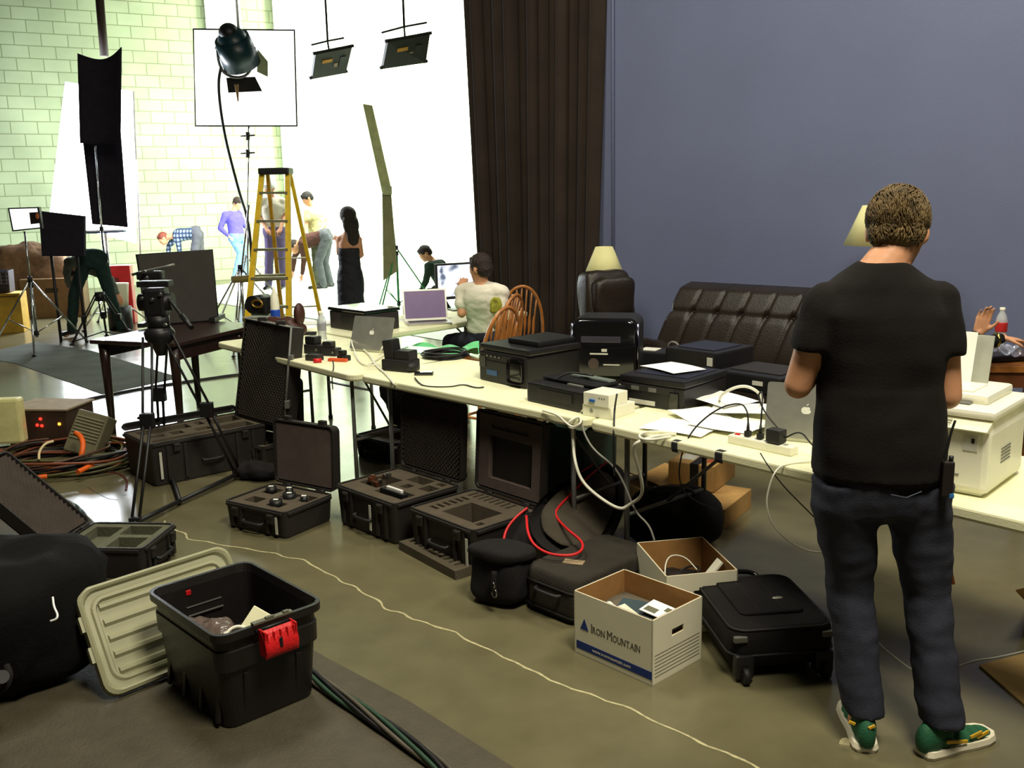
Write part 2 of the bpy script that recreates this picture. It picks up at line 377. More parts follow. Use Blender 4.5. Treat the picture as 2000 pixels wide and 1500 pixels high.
def case(label, c, yaw, w, d, h, group, holes=None, lid='egg', ang=96, lt=.075, tagx=None, lidh=None, bits=None, handle=True, foam=m_foam, lidlatch=True):
    t = thing('equipment_case', label, 'equipment case', (c[0], c[1], 0), R(yaw), group)
    b = shell(B(), w, d, h, .03, .01)
    for sx in (-1, 1):
        for k in (.22, .36):
            b.box((sx * w * k, -d / 2 - .002, h * .5), (.022, .012, h * .8), bev=.003)
    b.box((0, 0, h - .012), (w + .014, d + .014, .012), bev=.003) if False else None
    for yy in (-1, 1): b.box((0, yy * (d / 2 + .003), h - .014), (w - .04, .012, .016), bev=.003)
    for xx in (-1, 1): b.box((xx * (w / 2 + .003), 0, h - .014), (.012, d - .04, .016), bev=.003)
    b.build('shell', m_abs, t)
    if holes is None: holes = []
    b = relief(B(), w - .03, d - .03, h - .006, holes, z0=h - .05); b.build('foam_insert', foam, t)
    for q in (bits or []):
        q(t, h)
    for sx in (-1, 1):
        b = B(); b.box((sx * w * .29, -d / 2 - .014, h - .045), (.045, .014, .05), bev=.004); b.box((sx * w * .29, -d / 2 - .020, h - .03), (.03, .010, .012), bev=.002); b.build('latch', m_abs, t)
    if handle:
        b = B(); b.tube([(-.07, -d / 2 - .006, h * .45), (-.07, -d / 2 - .03, h * .42), (.07, -d / 2 - .03, h * .42), (.07, -d / 2 - .006, h * .45)], .009, smoothpts=1); b.build('handle', m_blkrub, t)
    if tagx is not None:
        B().box((tagx, -d / 2 - .009, h * .48), (.016, .003, h * .62)).build('label_strip', m_tag, t)
    # lid, hinged at the back edge
    ang = 180 - ang
    lh = lidh or d
    mm = Matrix.Translation((0, d / 2 + .004, h)) @ Matrix.Rotation(R(ang - 0), 4, 'X')   # local: x width, y up along lid, z faces front
    mm = Matrix.Translation((0, d / 2 + .004, h + .004)) @ Matrix.Rotation(R(180 - ang), 4, 'X') @ Matrix(((1, 0, 0, 0), (0, -1, 0, 0), (0, 0, -1, 0), (0, 0, 0, 1)))
    # with ang=90 the lid stands upright: local y -> +z, local z -> -y (front)
    mm = Matrix.Translation((0, d / 2 + .006, h + .004)) @ Matrix.Rotation(R(ang), 4, 'X')
    o1 = [[mm @ Vector((x * s, y * s + lh / 2, z)) for x, y in rrect(w, lh, .03)] for z, s in ((-lt, .93), (-lt * .8, .975), (0, 1))]
    i1 = [[mm @ Vector((x, y + lh / 2, z)) for x, y in rrect(w * s - .02, lh * s - .02, .025)] for z, s in ((0, 1), (-lt * .6, .97))]
    ld = B().rings(o1 + i1, smooth=False)
    for xx in (-.25, .25):
        for ko in (-.03, .03): ld.box(mm @ Vector((xx * w + ko, lh / 2, -lt)), (.02, .02, .02)) if False else None
        if lidlatch: ld.box(mm @ Vector((xx * w * 1.16, lh + .008, -lt * .35)), (.045, .03, .03), rot=mm.to_3x3().to_4x4(), bev=.004)
    ldo = ld.build('lid', m_abs, t)
    m2 = mm @ Matrix.Translation((0, .02, -.012))
    if lid == 'egg': egg(B(), w - .035, lh - .04, m2).build('lid_foam', m_foamd, ldo)
    elif lid == 'flat':
        b = relief(B(), w - .035, lh - .04, 0, []); b.xf(m2 @ Matrix.Translation((0, lh / 2 - .02, .004))); b.build('lid_foam', M('smooth_grey_foam', (92, 80, 75), .95, bump=.4, bscale=300), ldo)
    elif lid == 'pocket':
        W2, H2 = w - .035, lh - .04
        b = relief(B(), W2, H2, 0, [(-W2 * .33, -H2 * .36, W2 * .36, H2 * .22, .03), (-W2 * .30, H2 * .32, W2 * .30, H2 * .38, .012)]); b.xf(m2 @ Matrix.Translation((0, lh / 2 - .02, .004))); b.build('lid_foam', M('smooth_grey_foam', (92, 80, 75), .95, bump=.4, bscale=300), ldo)
    for xx in (-.28, .28):
        B().cyl((xx * w - .03, d / 2 + .008, h + .001), (xx * w + .03, d / 2 + .008, h + .001), .008, seg=8).build('hinge', m_abs, t)
    return t
def soft(b, size, n=3.2, rot=None, c=(0, 0, 0), amp=.012, fr=6, seg=40, seed=0, flat=True):
    """a soft bag-like rounded block resting on z=0"""
    m = Matrix.Translation(c) @ (rot or Matrix.Identity(4))
    def f(u, v):
        a = 2 * math.pi * u; p = math.pi * (v - .5); e = 2 / n
        s = lambda q: math.copysign(abs(q) ** e, q)
        x, y, z = s(math.cos(p)) * s(math.cos(a)), s(math.cos(p)) * s(math.sin(a)), s(math.sin(p))
        q = Vector((x * size[0] / 2, y * size[1] / 2, z * size[2] / 2 + size[2] / 2))
        k = noise.noise(q * fr + Vector((seed, 0, 0))); k2 = noise.noise(q * fr * 3 + Vector((seed, 5, 0)))
        q += Vector((x, y, z)).normalized() * (amp * (k * 1.6 + k2 * .6)); 
        if flat: q.z = max(q.z, .001)
        return m @ q
    return b.grid(f, seg, seg // 2)
def cable(name, label, pts, r, mat_, cat='cable', group=None, sm=3, seg=6):
    return tag(B().tube(pts, r, seg=seg, smoothpts=sm).build(name, mat_), label, cat, group)

# ================================================================== FOREGROUND LEFT
m_mat = M('dark_rubber_mat', (72, 66, 50), .65, bump=.4, bscale=90)
poly = [W(-300, 985), W(20, 975), W(120, 985), W(200, 1050), W(330, 1100), W(640, 1288), W(800, 1372), W(1020, 1512), W(1060, 1700), W(-500, 1900)]
b = B(); b.prism([(p.x, p.y) for p in poly], .005); tag(b.build('floor_mat', m_mat), 'dark rubber mat on the floor under the black tote box', 'mat')

# --- black tote with a red latch
t = thing('storage_tote', 'black plastic storage tote with an open top and a red latch', 'storage box', (-1.019, 3.257, .005), R(-47))
tw, td, th = .55, .40, .365
o1 = [[(x * s, y * s, z) for x, y in rrect(tw, td, .05)] for z, s in ((0, .84), (.012, .86), (th * .60, .93), (th * .61, .97), (th * .80, .975), (th * .81, .95), (th - .03, .96), (th - .028, 1.03), (th, 1.03))]
i1 = [[(x, y, z) for x, y in rrect(tw * s, td * s, .045)] for z, s in ((th, .975), (th - .03, .94), (.02, .82))]
b = B().rings(o1 + i1, smooth=False)
for k in range(4): b.box((-.19 + .127 * k, -td * .43, th * .3), (.02, .014, th * .5), rot=rotm(R(-8)), bev=.003)
for k in (-.1, .1): b.box((tw * .44, k, th * .3), (.014, .02, th * .5), rot=rotm(0, R(8)), bev=.003)
b.build('tub', M('black_tote_plastic', (27, 24, 23), .38, bump=.1, bscale=80), t)
b = B()
for k in range(3): b.box((-.02 + .012 * k - tw * .44, 0, th - .075 - .03 * k), (.006, .14, .004))
b.build('moulded_ribs', m_grey, t)
b = B(); b.box((tw / 2 * 1.0, .0, th + .004), (.022, .15, .010), bev=.003); b.box((tw / 2 + .004, -.012, th + .010), (.012, .03, .012), bev=.002); b.box((tw / 2 + .004, .05, th + .010), (.012, .02, .012), bev=.002)
b.build('rim_strip', M('grey_rim', (96, 96, 80), .4), t)  # grey ridged strip on the rim above the latch
def latch(sx):
    b = B(); 
    b.grid(lambda u, v: Vector((sx * (tw / 2 * 1.04 + .012 + .030 * math.sin(v * math.pi * .75) + .010), -.062 + .124 * u, th - .015 - .095 * v)), 8, 8)
    o = b.build('latch', m_red, t); md = o.modifiers.new('s', 'SOLIDIFY'); md.thickness = .005
    b = B()
    for k in (-.05, -.025, 0, .025, .05): b.box((sx * (tw / 2 + .052), k, th - .055), (.012, .004, .07), bev=.001)
    for k in (.058, -.058): b.box((sx * (tw / 2 + .035), k, th - .06), (.045, .006, .095), bev=.002)
    b.build('latch_rib', m_red, o)
    B().box((sx * (tw / 2 + .062), -.005, th - .062), (.006, .012, .035), bev=.003).build('lock_slot', m_blk, o)
    B().cyl((sx * (tw / 2 + .01), -.07, th - .02), (sx * (tw / 2 + .01), .07, th - .02), .007, seg=8).build('latch_pin', m_blk, o)
latch(1)
B().box((-tw * .47, -.055, th - .05), (.012, .02, .02), bev=.003).build('latch_tab', m_red, t)
# what lies in the tote
TM_ = Matrix.Translation((-1.019, 3.257, .005)) @ Matrix.Rotation(R(-47), 4, 'Z')
def intote(p): return TM_ @ Vector(p)
b = B(); b.box((0, 0, 0), (.17, .13, .018), bev=.004); 
single(b, 'paper_envelope', M('white_envelope', (232, 228, 190), .6, var=.05), 'creased white padded envelope standing in the black tote', 'envelope', intote((.15, .03, .26)), rot=(R(48), R(22), R(-20)))
b = soft(B(), (.30, .14, .10), n=2.3, amp=.022, fr=14, seed=3); single(b, 'plastic_bag', M('clear_bag_film', (120, 104, 96), .18, trans=.35, bump=.6, bscale=30), 'crumpled translucent plastic bag inside the black tote', 'plastic bag', intote((-.02, -.10, .19)), R(-40))
cable('cord', 'loop of white cord beside the envelope in the tote', [intote(p) for p in ((.14, -.13, .24), (.10, -.10, .27), (.08, -.05, .29), (.10, -.01, .28), (.13, -.02, .25))], .006, m_cabw, 'cord')
b = soft(B(), (.42, .30, .20), n=2.6, amp=.03, fr=9, seed=13); single(b, 'folded_cloth', m_blknyl, 'dark cloth bundle filling the bottom of the black tote', 'cloth', intote((0, 0, .022)), R(-47))

# --- grey tote lid leaning
B1 = W(208, 1369, .012)
best = min((abs((W(140, 1160, z * .01) - B1).length - .42), z * .01) for z in range(20, 43)); zt = best[1]
T1 = W(140, 1160, zt); T2 = W(437, 1066, zt); ex = T2 - T1; ey = T1 - B1; n_ = ex.normalized().cross(ey.normalized())
LW, LH = ex.length, ey.length
lm = Matrix((( *[(ex.normalized())[0:3][0]], ey.normalized().x, n_.x, B1.x), (ex.normalized().y, ey.normalized().y, n_.y, B1.y), (ex.normalized().z, ey.normalized().z, n_.z, B1.z), (0, 0, 0, 1)))
t = thing('loose_tote_lid', 'grey ribbed plastic tote lid leaning on its side behind the black tote', 'box lid')
m_lid = M('grey_green_lid_plastic', (150, 148, 116), .42, var=.04)
s = 1 if n_.y < 0 else -1   # side facing the camera
def LP(x, y, z): return lm @ Vector((x, y, s * z))
ol = rrect(LW, LH, .055)
def rg(sc_, z, r=.055): return [LP(x + LW / 2, y + LH / 2, z) for x, y in rrect(LW - 2 * sc_, LH - 2 * sc_, r)]
b = B().rings([rg(.004, -.012), rg(0, -.008), rg(0, .022), rg(.010, .028), rg(.018, .022), rg(.024, .008), rg(.040, .008), rg(.046, .016), rg(.058, .016, .04), rg(.066, .002, .03)], smooth=False)
b.build('rim', m_lid, t)
b = B()
for k in range(5):
    y = .085 + (LH - .17) * k / 4; b.box((0, 0, 0), (LW - .15, .018, .014), bev=.004) if False else None
    bb2 = [(LP(x, y + dy, z)) for x in (.075, LW - .075) for dy, z in ((-.016, .002), (-.006, .014), (.006, .014), (.016, .002))]
    b.rings([bb2[:4], bb2[4:]], smooth=False)
b.build('rib', m_lid, t)
for yy in (.14, .26): B().rings([[LP(x, y, z) for x, y in ((-.012, yy), (.004, yy), (.004, yy + .06), (-.012, yy + .06))] for z in (-.004, .018)], smooth=False).build('edge_clip', m_lid, t)

# --- black bag heap and leaning case on the far left
t = thing('duffel_bag', 'large black duffel bag slumped at the left edge beside the grey lid', 'bag')
pb = W(-30, 1420); m_dnyl = M('deep_black_nylon', (15, 14, 14), .95, bump=.3, bscale=60)
b = soft(B(), (1.05, .62, .52), n=2.6, amp=.05, fr=3.5, seed=2, rot=rotm(0, 0, R(25)), c=(pb.x - .22, pb.y + .30, .006)); b.build('bag_body', m_dnyl, t)
hh = [P(12, 1300, 2.95), P(20, 1318, 2.93), P(12, 1345, 2.92), P(-12, 1350, 2.92)]
B().tube(hh, .012, smoothpts=2).build('carry_strap', m_blknyl, t)
B().cyl(P(2, 1322, 2.92), P(4, 1322, 2.88), .022, seg=16).build('buckle', m_steel, t)
cable('wire', 'short bright white wire hook on top of the black duffel bag', [P(103, 1166, 3.10), P(105, 1185, 3.08), P(113, 1200, 3.06), P(111, 1209, 3.05), P(99, 1213, 3.05)], .004, M('bright_white_wire', (250, 250, 250), .4), 'wire')
cc = W(175, 1175, 0)
hs = [(-.2, -.12, -.06, .1, .07), (.0, -.1, .14, .02, .05), (.0, .05, .18, .12, .05)]
t = case('open black equipment case leaning its lid towards the left edge', (W(115, 1128).x + .24, W(115, 1128).y + .14), 84, .36, .44, .16, 'open equipment cases', [(-.15, -.17, -.02, -.02, .05), (.02, -.17, .14, .0, .07), (-.15, .03, .12, .17, .05)], lid='egg', ang=138, lidh=.56, foam=M('grey_green_foam', (92, 92, 74), .95, bump=.4))
b = B(); b.tube([P(143, 1085, 3.9), P(148, 1066, 3.9), P(164, 1060, 3.9), P(172, 1070, 3.9), P(168, 1092, 3.9), P(160, 1108, 3.9)], .012, smoothpts=2); adopt(b.build('carry_loop', m_blkrub), t)

# --- multicore cable bundle
def bundle(name, label, path, n, r, R0, mats, tw=5):
    pts = [Vector(p) for p in path]
    for _ in range(3):
        q = []
        for i in range(len(pts) - 1): q += [pts[i] * .75 + pts[i + 1] * .25, pts[i] * .25 + pts[i + 1] * .75]
        pts = [pts[0]] + q + [pts[-1]]
    t = thing(name, label, 'cable')
    for k in range(n):
        out = []; L = 0
        for i, p in enumerate(pts):
            if i: L += (p - pts[i - 1]).length
            tg = (pts[min(i + 1, len(pts) - 1)] - pts[max(0, i - 1)]).normalized(); sd = Vector((-tg.y, tg.x, 0)); a = 2 * math.pi * k / n + L * tw
            out.append(p + sd * math.cos(a) * R0 + Vector((0, 0, 1)) * (math.sin(a) * R0 * .6 + R0 * .6 + r))
        B().tube(out, r, seg=6).build('cable_strand', mats[k % len(mats)], t)
    return t
cm = [m_cabk, M('dark_green_cable', (40, 66, 48), .5), M('grey_cable', (84, 78, 66), .5)]
bundle('cable_bundle', 'thick twisted bundle of dark cables snaking along the mat edge behind the leaning lid', [W(x, y, .005) for x, y in ((20, 968), (80, 980), (140, 992), (170, 1030), (205, 1060), (250, 1078), (300, 1092))], 7, .009, .024, cm)
bundle('cable_bundle', 'twisted bundle of green and black cables running from the tote to the bottom edge', [W(x, y, .005) for x, y in ((560, 1290), (640, 1352), (690, 1385), (740, 1420), (790, 1455), (850, 1498), (900, 1545))], 6, .008, .020, cm)
# ================================================================== FLOOR CASES
G = 'open equipment cases'
def lens(x, y, r=.035, mat2=m_blk, tag_=True):
    def f(t, h):
        o = B().cyl((x, y, h - .03), (x, y, h + .022), r, seg=18).build('lens_cap', mat2, t)
        if tag_: B().box((x, y, h + .0235), (.026, .014, .003), rot=rotm(0, 0, .5)).build('paper_tag', m_paper, o)
    return f
def blk(x, y, w, d, z=.01, mt=m_blk, name='stored_part'):
    def f(t, h): B().box((x, y, h - .02 + z), (w, d, .03), bev=.005).build(name, mt, t)
    return f
case('small open case of lenses in grey foam with a smooth grey lid', (-1.295, 5.084), -32.3, .457, .37, .15, G,
     [(-.15, -.12, -.05, -.04, .05), (.02, -.12, .12, -.05, .05), (-.17, .03, -.08, .12, .05), (-.02, .02, .08, .10, .05), (.12, .02, .19, .11, .05)], lid='flat', ang=93, tagx=.17,
     bits=[lens(-.13, .07, .03), lens(-.02, .10, .022), lens(.05, .03, .036), lens(.07, -.09, .034), lens(.16, .03, .02)])
case('open case holding metal fittings and a lens tube', (-.636, 5.026), -46, .528, .44, .225, G,
     [(-.21, -.10, -.05, .08, .06), (-.02, -.14, .21, -.04, .05), (-.05, .10, .10, .19, .06), (.02, .0, .08, .06, .06), (.13, .04, .22, .12, .07), (.14, .15, .2, .19, .07)], lid='egg', ang=94, tagx=.06, lt=.06,
     bits=[blk(.09, -.09, .20, .035, .012, m_blk, 'lens_tube'), blk(.10, -.09, .13, .018, .028, M('tag_white', (225, 225, 220), .5), 'name_tag')] +
     [blk(-.13 + .045 * random.uniform(-1, 1), -.01 + .05 * random.uniform(-1, 1), .03, .02, .006 + .004 * k, M('copper_fitting', (150, 96, 66), .3, metal=.8) if k % 2 else m_steel, 'metal_fitting') for k in range(9)])
case('open case with slotted grey foam and a pocketed lid, beside the red-piped bag', (-.205, 4.60), -48, .509, .43, .225, G,
     [(-.20 + .042 * k, .12, -.178 + .042 * k, .19, .06) for k in range(8)] + [(-.20, -.13 + .04 * k, -.135, -.108 + .04 * k, .06) for k in range(6)] + [(-.09, -.13, .15, .06, .12), (.17, -.14, .205, -.10, .04)], lid='pocket', ang=94, tagx=.21, lt=.06)
case('big open case of foam cut-outs behind the tripod with a tall bumpy foam lid', (-2.10, 6.22), 41, .80, .46, .28, G,
     [(-.35, -.18, .10, -.12, .05), (-.33, -.05, -.23, .0, .04), (-.18, -.06, -.10, .02, .04), (-.02, -.08, .08, .0, .05), (-.34, .06, .0, .18, .12), (.12, -.18, .33, -.05, .10), (.14, .02, .34, .18, .10), (.05, .08, .10, .18, .06)], lid=None, ang=95, tagx=-.34, lt=.01, lidh=.05, lidlatch=False)
# its lid stands at the far right end of that case
pl, pr = W(462, 812, .28), W(556, 838, .28)
tl, tr = P(482, 622, pl.y + .03), P(571, 640, pr.y + .03)
caseE = [o for o in COL.objects if o.name.startswith('equipment_case') and o.parent is None][-1]
def slab(t, name, q, th_, mat_, bev=.0):
    bl, brr, tr_, tl_ = q; nn = (brr - bl).cross(tl_ - bl).normalized()
    if nn.y > 0: nn = -nn
    return B().rings([[p + nn * (-th_) for p in q], [p for p in q]], smooth=False).build(name, mat_, t), nn
so, nn = slab(None, 'lid', [pl, pr, tr, tl], .09, m_abs); adopt(so, caseE)
b = B(); wv = (pr - pl); hv = (tl - pl); wl_, hl_ = wv.length, hv.length; wv.normalize(); hv.normalize()
mm = Matrix(((wv.x, hv.x, nn.x, 0), (wv.y, hv.y, nn.y, 0), (wv.z, hv.z, nn.z, 0), (0, 0, 0, 1))); mm.translation = (pl + pr) / 2 + nn * .006 + hv * .02
egg(b, wl_ - .04, hl_ - .05, mm, pitch=.034).build('lid_foam', m_foamd, so)
b = B(); b.tube([pl + nn * .008, tl + nn * .008, tr + nn * .008, pr + nn * .008], .009, seg=6); b.build('rim', m_grey, so)
for k in (.25, .7):
    q = pr.lerp(tr, k) + wv * .012; B().box(q, (.03, .05, .05), bev=.004).build('latch', m_grey, so)
for k in (.35, .75):
    q = tl.lerp(tr, k) + hv * .015; B().box(q, (.06, .03, .03), bev=.004).build('latch', m_abs, so)
# two more cases behind
c4 = W(498, 905, .0); case('low open case with green and grey fittings behind the lens case', (c4.x - .02, c4.y + .16), -35, .50, .32, .14, G, [(-.2, -.1, -.08, .0, .05), (-.03, -.1, .1, .0, .05), (.13, -.1, .2, .1, .05), (-.2, .03, .05, .1, .05)], lid='egg', ang=93, lidh=.40, lt=.06,
     bits=[blk(-.14, -.05, .08, .05, .02, M('teal_part', (60, 96, 92), .5)), blk(.03, -.04, .08, .05, .015, M('green_part', (70, 92, 60), .5)), blk(-.08, .06, .12, .04, .01, m_grey)])
c5 = W(745, 905, .0); case('open black case with a dark bumpy lid, behind the case of fittings', (c5.x + .06, c5.y + .20), -42, .42, .34, .15, G, [(-.15, -.1, .15, .1, .06)], lid='egg', ang=93, lidh=.42, lt=.06)
b = soft(B(), (.34, .16, .11), n=2.4, amp=.02, fr=12, seed=6); q = W(500, 940); single(b, 'camera_body_bag', m_blknyl, 'small dark padded pouch lying between the big case and the lens case', 'pouch', (q.x, q.y + .05, 0), R(-20))
# foam strip on the floor
a_, b_ = W(783, 1075), W(893, 1135); d_ = (b_ - a_); L_ = d_.length
b = relief(B(), L_, .10, .045, [(-L_ / 2 + .03 + .045 * k, -.01, -L_ / 2 + .05 + .045 * k, .05, .03) for k in range(int(L_ / .045) - 1)], z0=0)
single(b, 'foam_offcut', M('grey_foam_strip', (84, 76, 62), .95, bump=.5, bscale=250), 'long notched strip of grey foam on the floor in front of the slotted case', 'foam strip', ((a_.x + b_.x) / 2 + .03, (a_.y + b_.y) / 2 + .04, 0), math.atan2(d_.y, d_.x))
# ================================================================== BOXES AND BAGS ON THE FLOOR
m_boxw = M('white_archive_board', (226, 220, 194), .8, var=.03, scale=8)
m_navy = M('navy_print', (28, 52, 120), .7)
m_ink = M('grey_ink', (66, 62, 58), .8)
def openbox(t, w, d, h, th_=.004):
    b = B()
    for sx in (-1, 1): 
        if sx == 1:   # end panel with the oval handle hole built from strips
            for (y0, y1, z0, z1) in ((-d / 2, -.035, 0, h), (.035, d / 2, 0, h), (-.035, .035, 0, h * .62), (-.035, .035, h * .72, h)):
                b.box((sx * (w / 2 - th_ / 2), (y0 + y1) / 2, (z0 + z1) / 2), (th_, y1 - y0, z1 - z0))
        else: b.box((sx * (w / 2 - th_ / 2), 0, h / 2), (th_, d, h))
    for sy in (-1, 1): b.box((0, sy * (d / 2 - th_ / 2), h / 2), (w, th_, h))
    b.box((0, 0, th_ / 2), (w, d, th_)); b.build('outer_box', m_boxw, t)
    b = B(); e = th_ + .001
    for sx in (-1, 1):
        for (y0, y1, z0, z1) in (((-d / 2 + e, -.035, e, h), (.035, d / 2 - e, e, h), (-.035, .035, e, h * .62), (-.035, .035, h * .72, h)) if sx == 1 else ((-d / 2 + e, d / 2 - e, e, h),)):
            b.box((sx * (w / 2 - e - .001), (y0 + y1) / 2, (z0 + z1) / 2), (.002, y1 - y0, z1 - z0 - .0005))
    for sy in (-1, 1): b.box((0, sy * (d / 2 - e - .001), h / 2 + .002), (w - 2 * e, .002, h - .004))
    b.box((0, 0, e + .001), (w - 2 * e, d - 2 * e, .002)); b.build('brown_lining', m_cardi, t)
FR = lambda x, y, z: Matrix.Translation((x, y, z)) @ Matrix.Rotation(R(90), 4, 'X')   # text facing -y
bw, bd, bh = .386, .298, .256
t = thing('archive_box', 'open white archive box with blue stripe and company logo, nearest on the floor', 'box', (.462, 3.457, 0), R(-47.2), 'open archive boxes')
openbox(t, bw, bd, bh)
fy = -bd / 2 - .0006
B().box((.006, fy, .040), (bw - .014, .001, .032)).build('blue_stripe', m_navy, t)
text('www.ironmountain.com', .0195, 'printed_address', m_boxw, t, FR(-.098, fy - .0006, .034), .0003)
B().prism([(-.160, 0), (-.117, 0), (-.1385, .046)], .0008, FR(0, fy, .110)).build('logo_triangle', m_navy, t)
parts_ = []; cx_ = 0; SERIF = dict(I='tbc', R='tl bl br', N='tl bl tr', M='tl bl tr br', U='tl tr', T='bc', A='bl br', O='')
for i_, ch in enumerate('IRON MOUNTAIN'):
    if ch == ' ': cx_ += .013; continue
    big = i_ in (0, 5); o = text(ch, .050 if big else .038, 'logo_letter', m_ink, t, Matrix.Identity(4), .0003)
    vs = [v.co for v in o.data.vertices]; x0, x1 = min(v.x for v in vs), max(v.x for v in vs); y1 = max(v.y for v in vs); sw_ = y1 * .13
    sb = B(); sb.bm.from_mesh(o.data)
    for key in ('tl', 'tr', 'bl', 'br', 'tc', 'bc'):
        if key in SERIF[ch] or (ch == 'I' and key in ('tc', 'bc')):
            sx_ = {'l': x0 + y1 * .04, 'r': x1 - y1 * .04, 'c': (x0 + x1) / 2}[key[1]]; sb.box((sx_, y1 - .0012 if key[0] == 't' else .0012, 0), (sw_ * 2, .0024, .0006))
    sb.bm.to_mesh(o.data); sb.bm.free()
    parts_.append((o, x0, cx_)); cx_ += (x1 - x0) + (.0055 if big else .0048)
for o, x0, c_ in parts_:
    k_ = .243 / cx_; o.data.transform(FR(-.103, fy, .112) @ Matrix.Translation((c_ * k_, 0, 0)) @ Matrix.Diagonal((k_, 1, 1, 1)) @ Matrix.Translation((-x0, 0, 0)))
b = B()
for k in range(7): b.box((bw / 2 + .0006, -.0, .030 + .014 * k), (.0008, bd - .03, .0012))
b.build('printed_form_lines', m_ink, t)
IM = Matrix.Translation((.462, 3.457, 0)) @ Matrix.Rotation(R(-47.2), 4, 'Z')
def inbox(m, x, y, z): return m @ Vector((x, y, z))
yb = R(-47.2)
single(B().box((0, 0, .08), (.35, .26, .16), bev=.01), 'paper_stack', M('grey_folder', (92, 84, 70), .8), 'thick grey folder stack filling the box with the logo', 'folders', inbox(IM, 0, 0, .013), yb)
single(B().box((0, 0, 0), (.20, .14, .012), bev=.002), 'notebook', M('slate_blue_cover', (50, 66, 72), .6), 'slate blue notebook lying on the folders in the logo box', 'notebook', inbox(IM, .02, .0, .186), yb + .4, rot=(R(6), 0, yb + .35))
t = thing('printed_leaflet', 'white leaflet with grey pictures at the handle end of the logo box', 'leaflet', inbox(IM, .10, .03, .203), yb + .1); t.rotation_euler = (R(3), R(6), yb + .1)
B().box((0, 0, 0), (.15, .10, .003)).build('sheet', m_paper, t)
b = B(); b.box((-.04, -.02, .002), (.05, .035, .001)); b.box((.03, .018, .002), (.06, .03, .001)); b.build('printed_pictures', M('grey_print', (100, 100, 80), .8), t)
t = thing('photo_card', 'small pale card with a yellow picture in the logo box', 'card', inbox(IM, .01, -.085, .206)); t.rotation_euler = (R(4), R(8), yb - .2)
B().box((0, 0, 0), (.10, .075, .003)).build('card_sheet', M('pale_card', (214, 214, 190), .7), t)
B().box((0, -.01, .002), (.06, .035, .001)).build('yellow_print', M('yellow_print', (206, 160, 50), .7, var=.5, scale=60), t)
b = B(); b.grid(lambda u, v: Vector(((u - .5) * .10, (v - .5) * .06, .012 * math.sin(u * 9) * math.sin(v * 7) + .012)), 14, 10); single(b, 'crumpled_paper', m_paper, 'crumpled white slip at the blue notebook inside the logo box', 'paper', inbox(IM, -.07, -.07, .184), yb)
# second archive box
t = thing('archive_box', 'open white archive box of loose cables behind the logo box', 'box', (.712, 3.829, 0), R(-80.2), 'open archive boxes')
# front (-y local) must be the face towards the camera on the right: local +x end
openbox(t, .389, .302, .256)
text('Feather Company', .020, 'printed_words', m_ink, t, Matrix.Translation((.1951, -.105, .155)) @ Matrix.Rotation(R(90), 4, 'Z') @ Matrix.Rotation(R(90), 4, 'X'), .0003)
I2 = Matrix.Translation((.712, 3.829, 0)) @ Matrix.Rotation(R(-80.2), 4, 'Z')
q2 = lambda x, y, z: I2 @ Vector((x, y, z))
single(soft(B(), (.34, .25, .15), n=2.8, amp=.014, fr=14, seed=9), 'cable_heap', m_cabk, 'dark heap of coiled leads at the bottom of the second archive box', 'cables', q2(0, 0, .012), R(-80))
cable('cord', 'thin white cord arching over the heap of leads in the second archive box', [q2(*p) for p in ((.13, -.12, .16), (.05, -.11, .22), (-.04, -.06, .25), (-.06, .02, .23), (-.02, .06, .18))], .003, m_cabw, 'cord')
single(B().box((0, 0, 0), (.05, .11, .012), bev=.003), 'white_carton', m_white, 'slim white carton sticking up at the corner of the second archive box', 'carton', q2(.05, .10, .20), rot=(R(50), 0, R(-80)))
single(B().box((0, 0, 0), (.07, .05, .02), bev=.004), 'adapter', M('pale_blue_plastic', (120, 150, 190), .5), 'pale blue adapter lying in the second archive box', 'adapter', q2(.10, -.09, .175), rot=(R(15), R(10), R(-60)))
for k in range(3):
    r_ = .05 + .012 * k; cx2, cy2 = (-.02 + .05 * k, .02 - .03 * k)
    cable('coiled_lead', ['leftmost', 'middle', 'rightmost'][k] + ' of the black leads coiled in the second archive box', [q2(cx2 + r_ * math.cos(a), cy2 + r_ * math.sin(a), .17 + .02 * math.sin(a + k)) for a in [i * .6 for i in range(12)]], .004, m_cabk, 'cable', 'black leads coiled in the second archive box')

# --- suitcase lying flat
t = thing('carry_on_suitcase', 'black soft wheeled suitcase lying flat with a small oval badge', 'suitcase', (.945, 3.50, 0), R(6))
sw, sd_, sh = .40, .50, .20
b = B()
prof = [(.80, .028), (.94, .05), (1.0, .09), (1.0, .15), (.985, .175), (.95, .192), (.90, .20)]
b.rings([[(x * s, y * s, z) for x, y in rrect(sw, sd_, .06, 6)] for s, z in [(.78, .028)] + prof]); b.build('suitcase_body', m_blknyl, t)
for s, z in ((1.004, .10), (.955, .193)):
    B().tube([(x * s, y * s, z) for x, y in rrect(sw, sd_, .06, 6)], .005, closed=True, seg=6).build('piping', m_blkrub, t)
B().rings([[(x * s, y * s + .03, z) for x, y in rrect(sw * .62, sd_ * .66, .03)] for s, z in ((1, .196), (1, .206), (.97, .210))], smooth=False).build('front_pocket', m_blknyl, t)
B().lathe([(.0, .0), (.022, .0), (.020, .003), (0, .0035)], c=(.06, -.02, .2105), rot=Matrix.Diagonal((1, .5, 1, 1))).build('oval_badge', M('silver_badge', (190, 188, 170), .3, metal=.5), t)
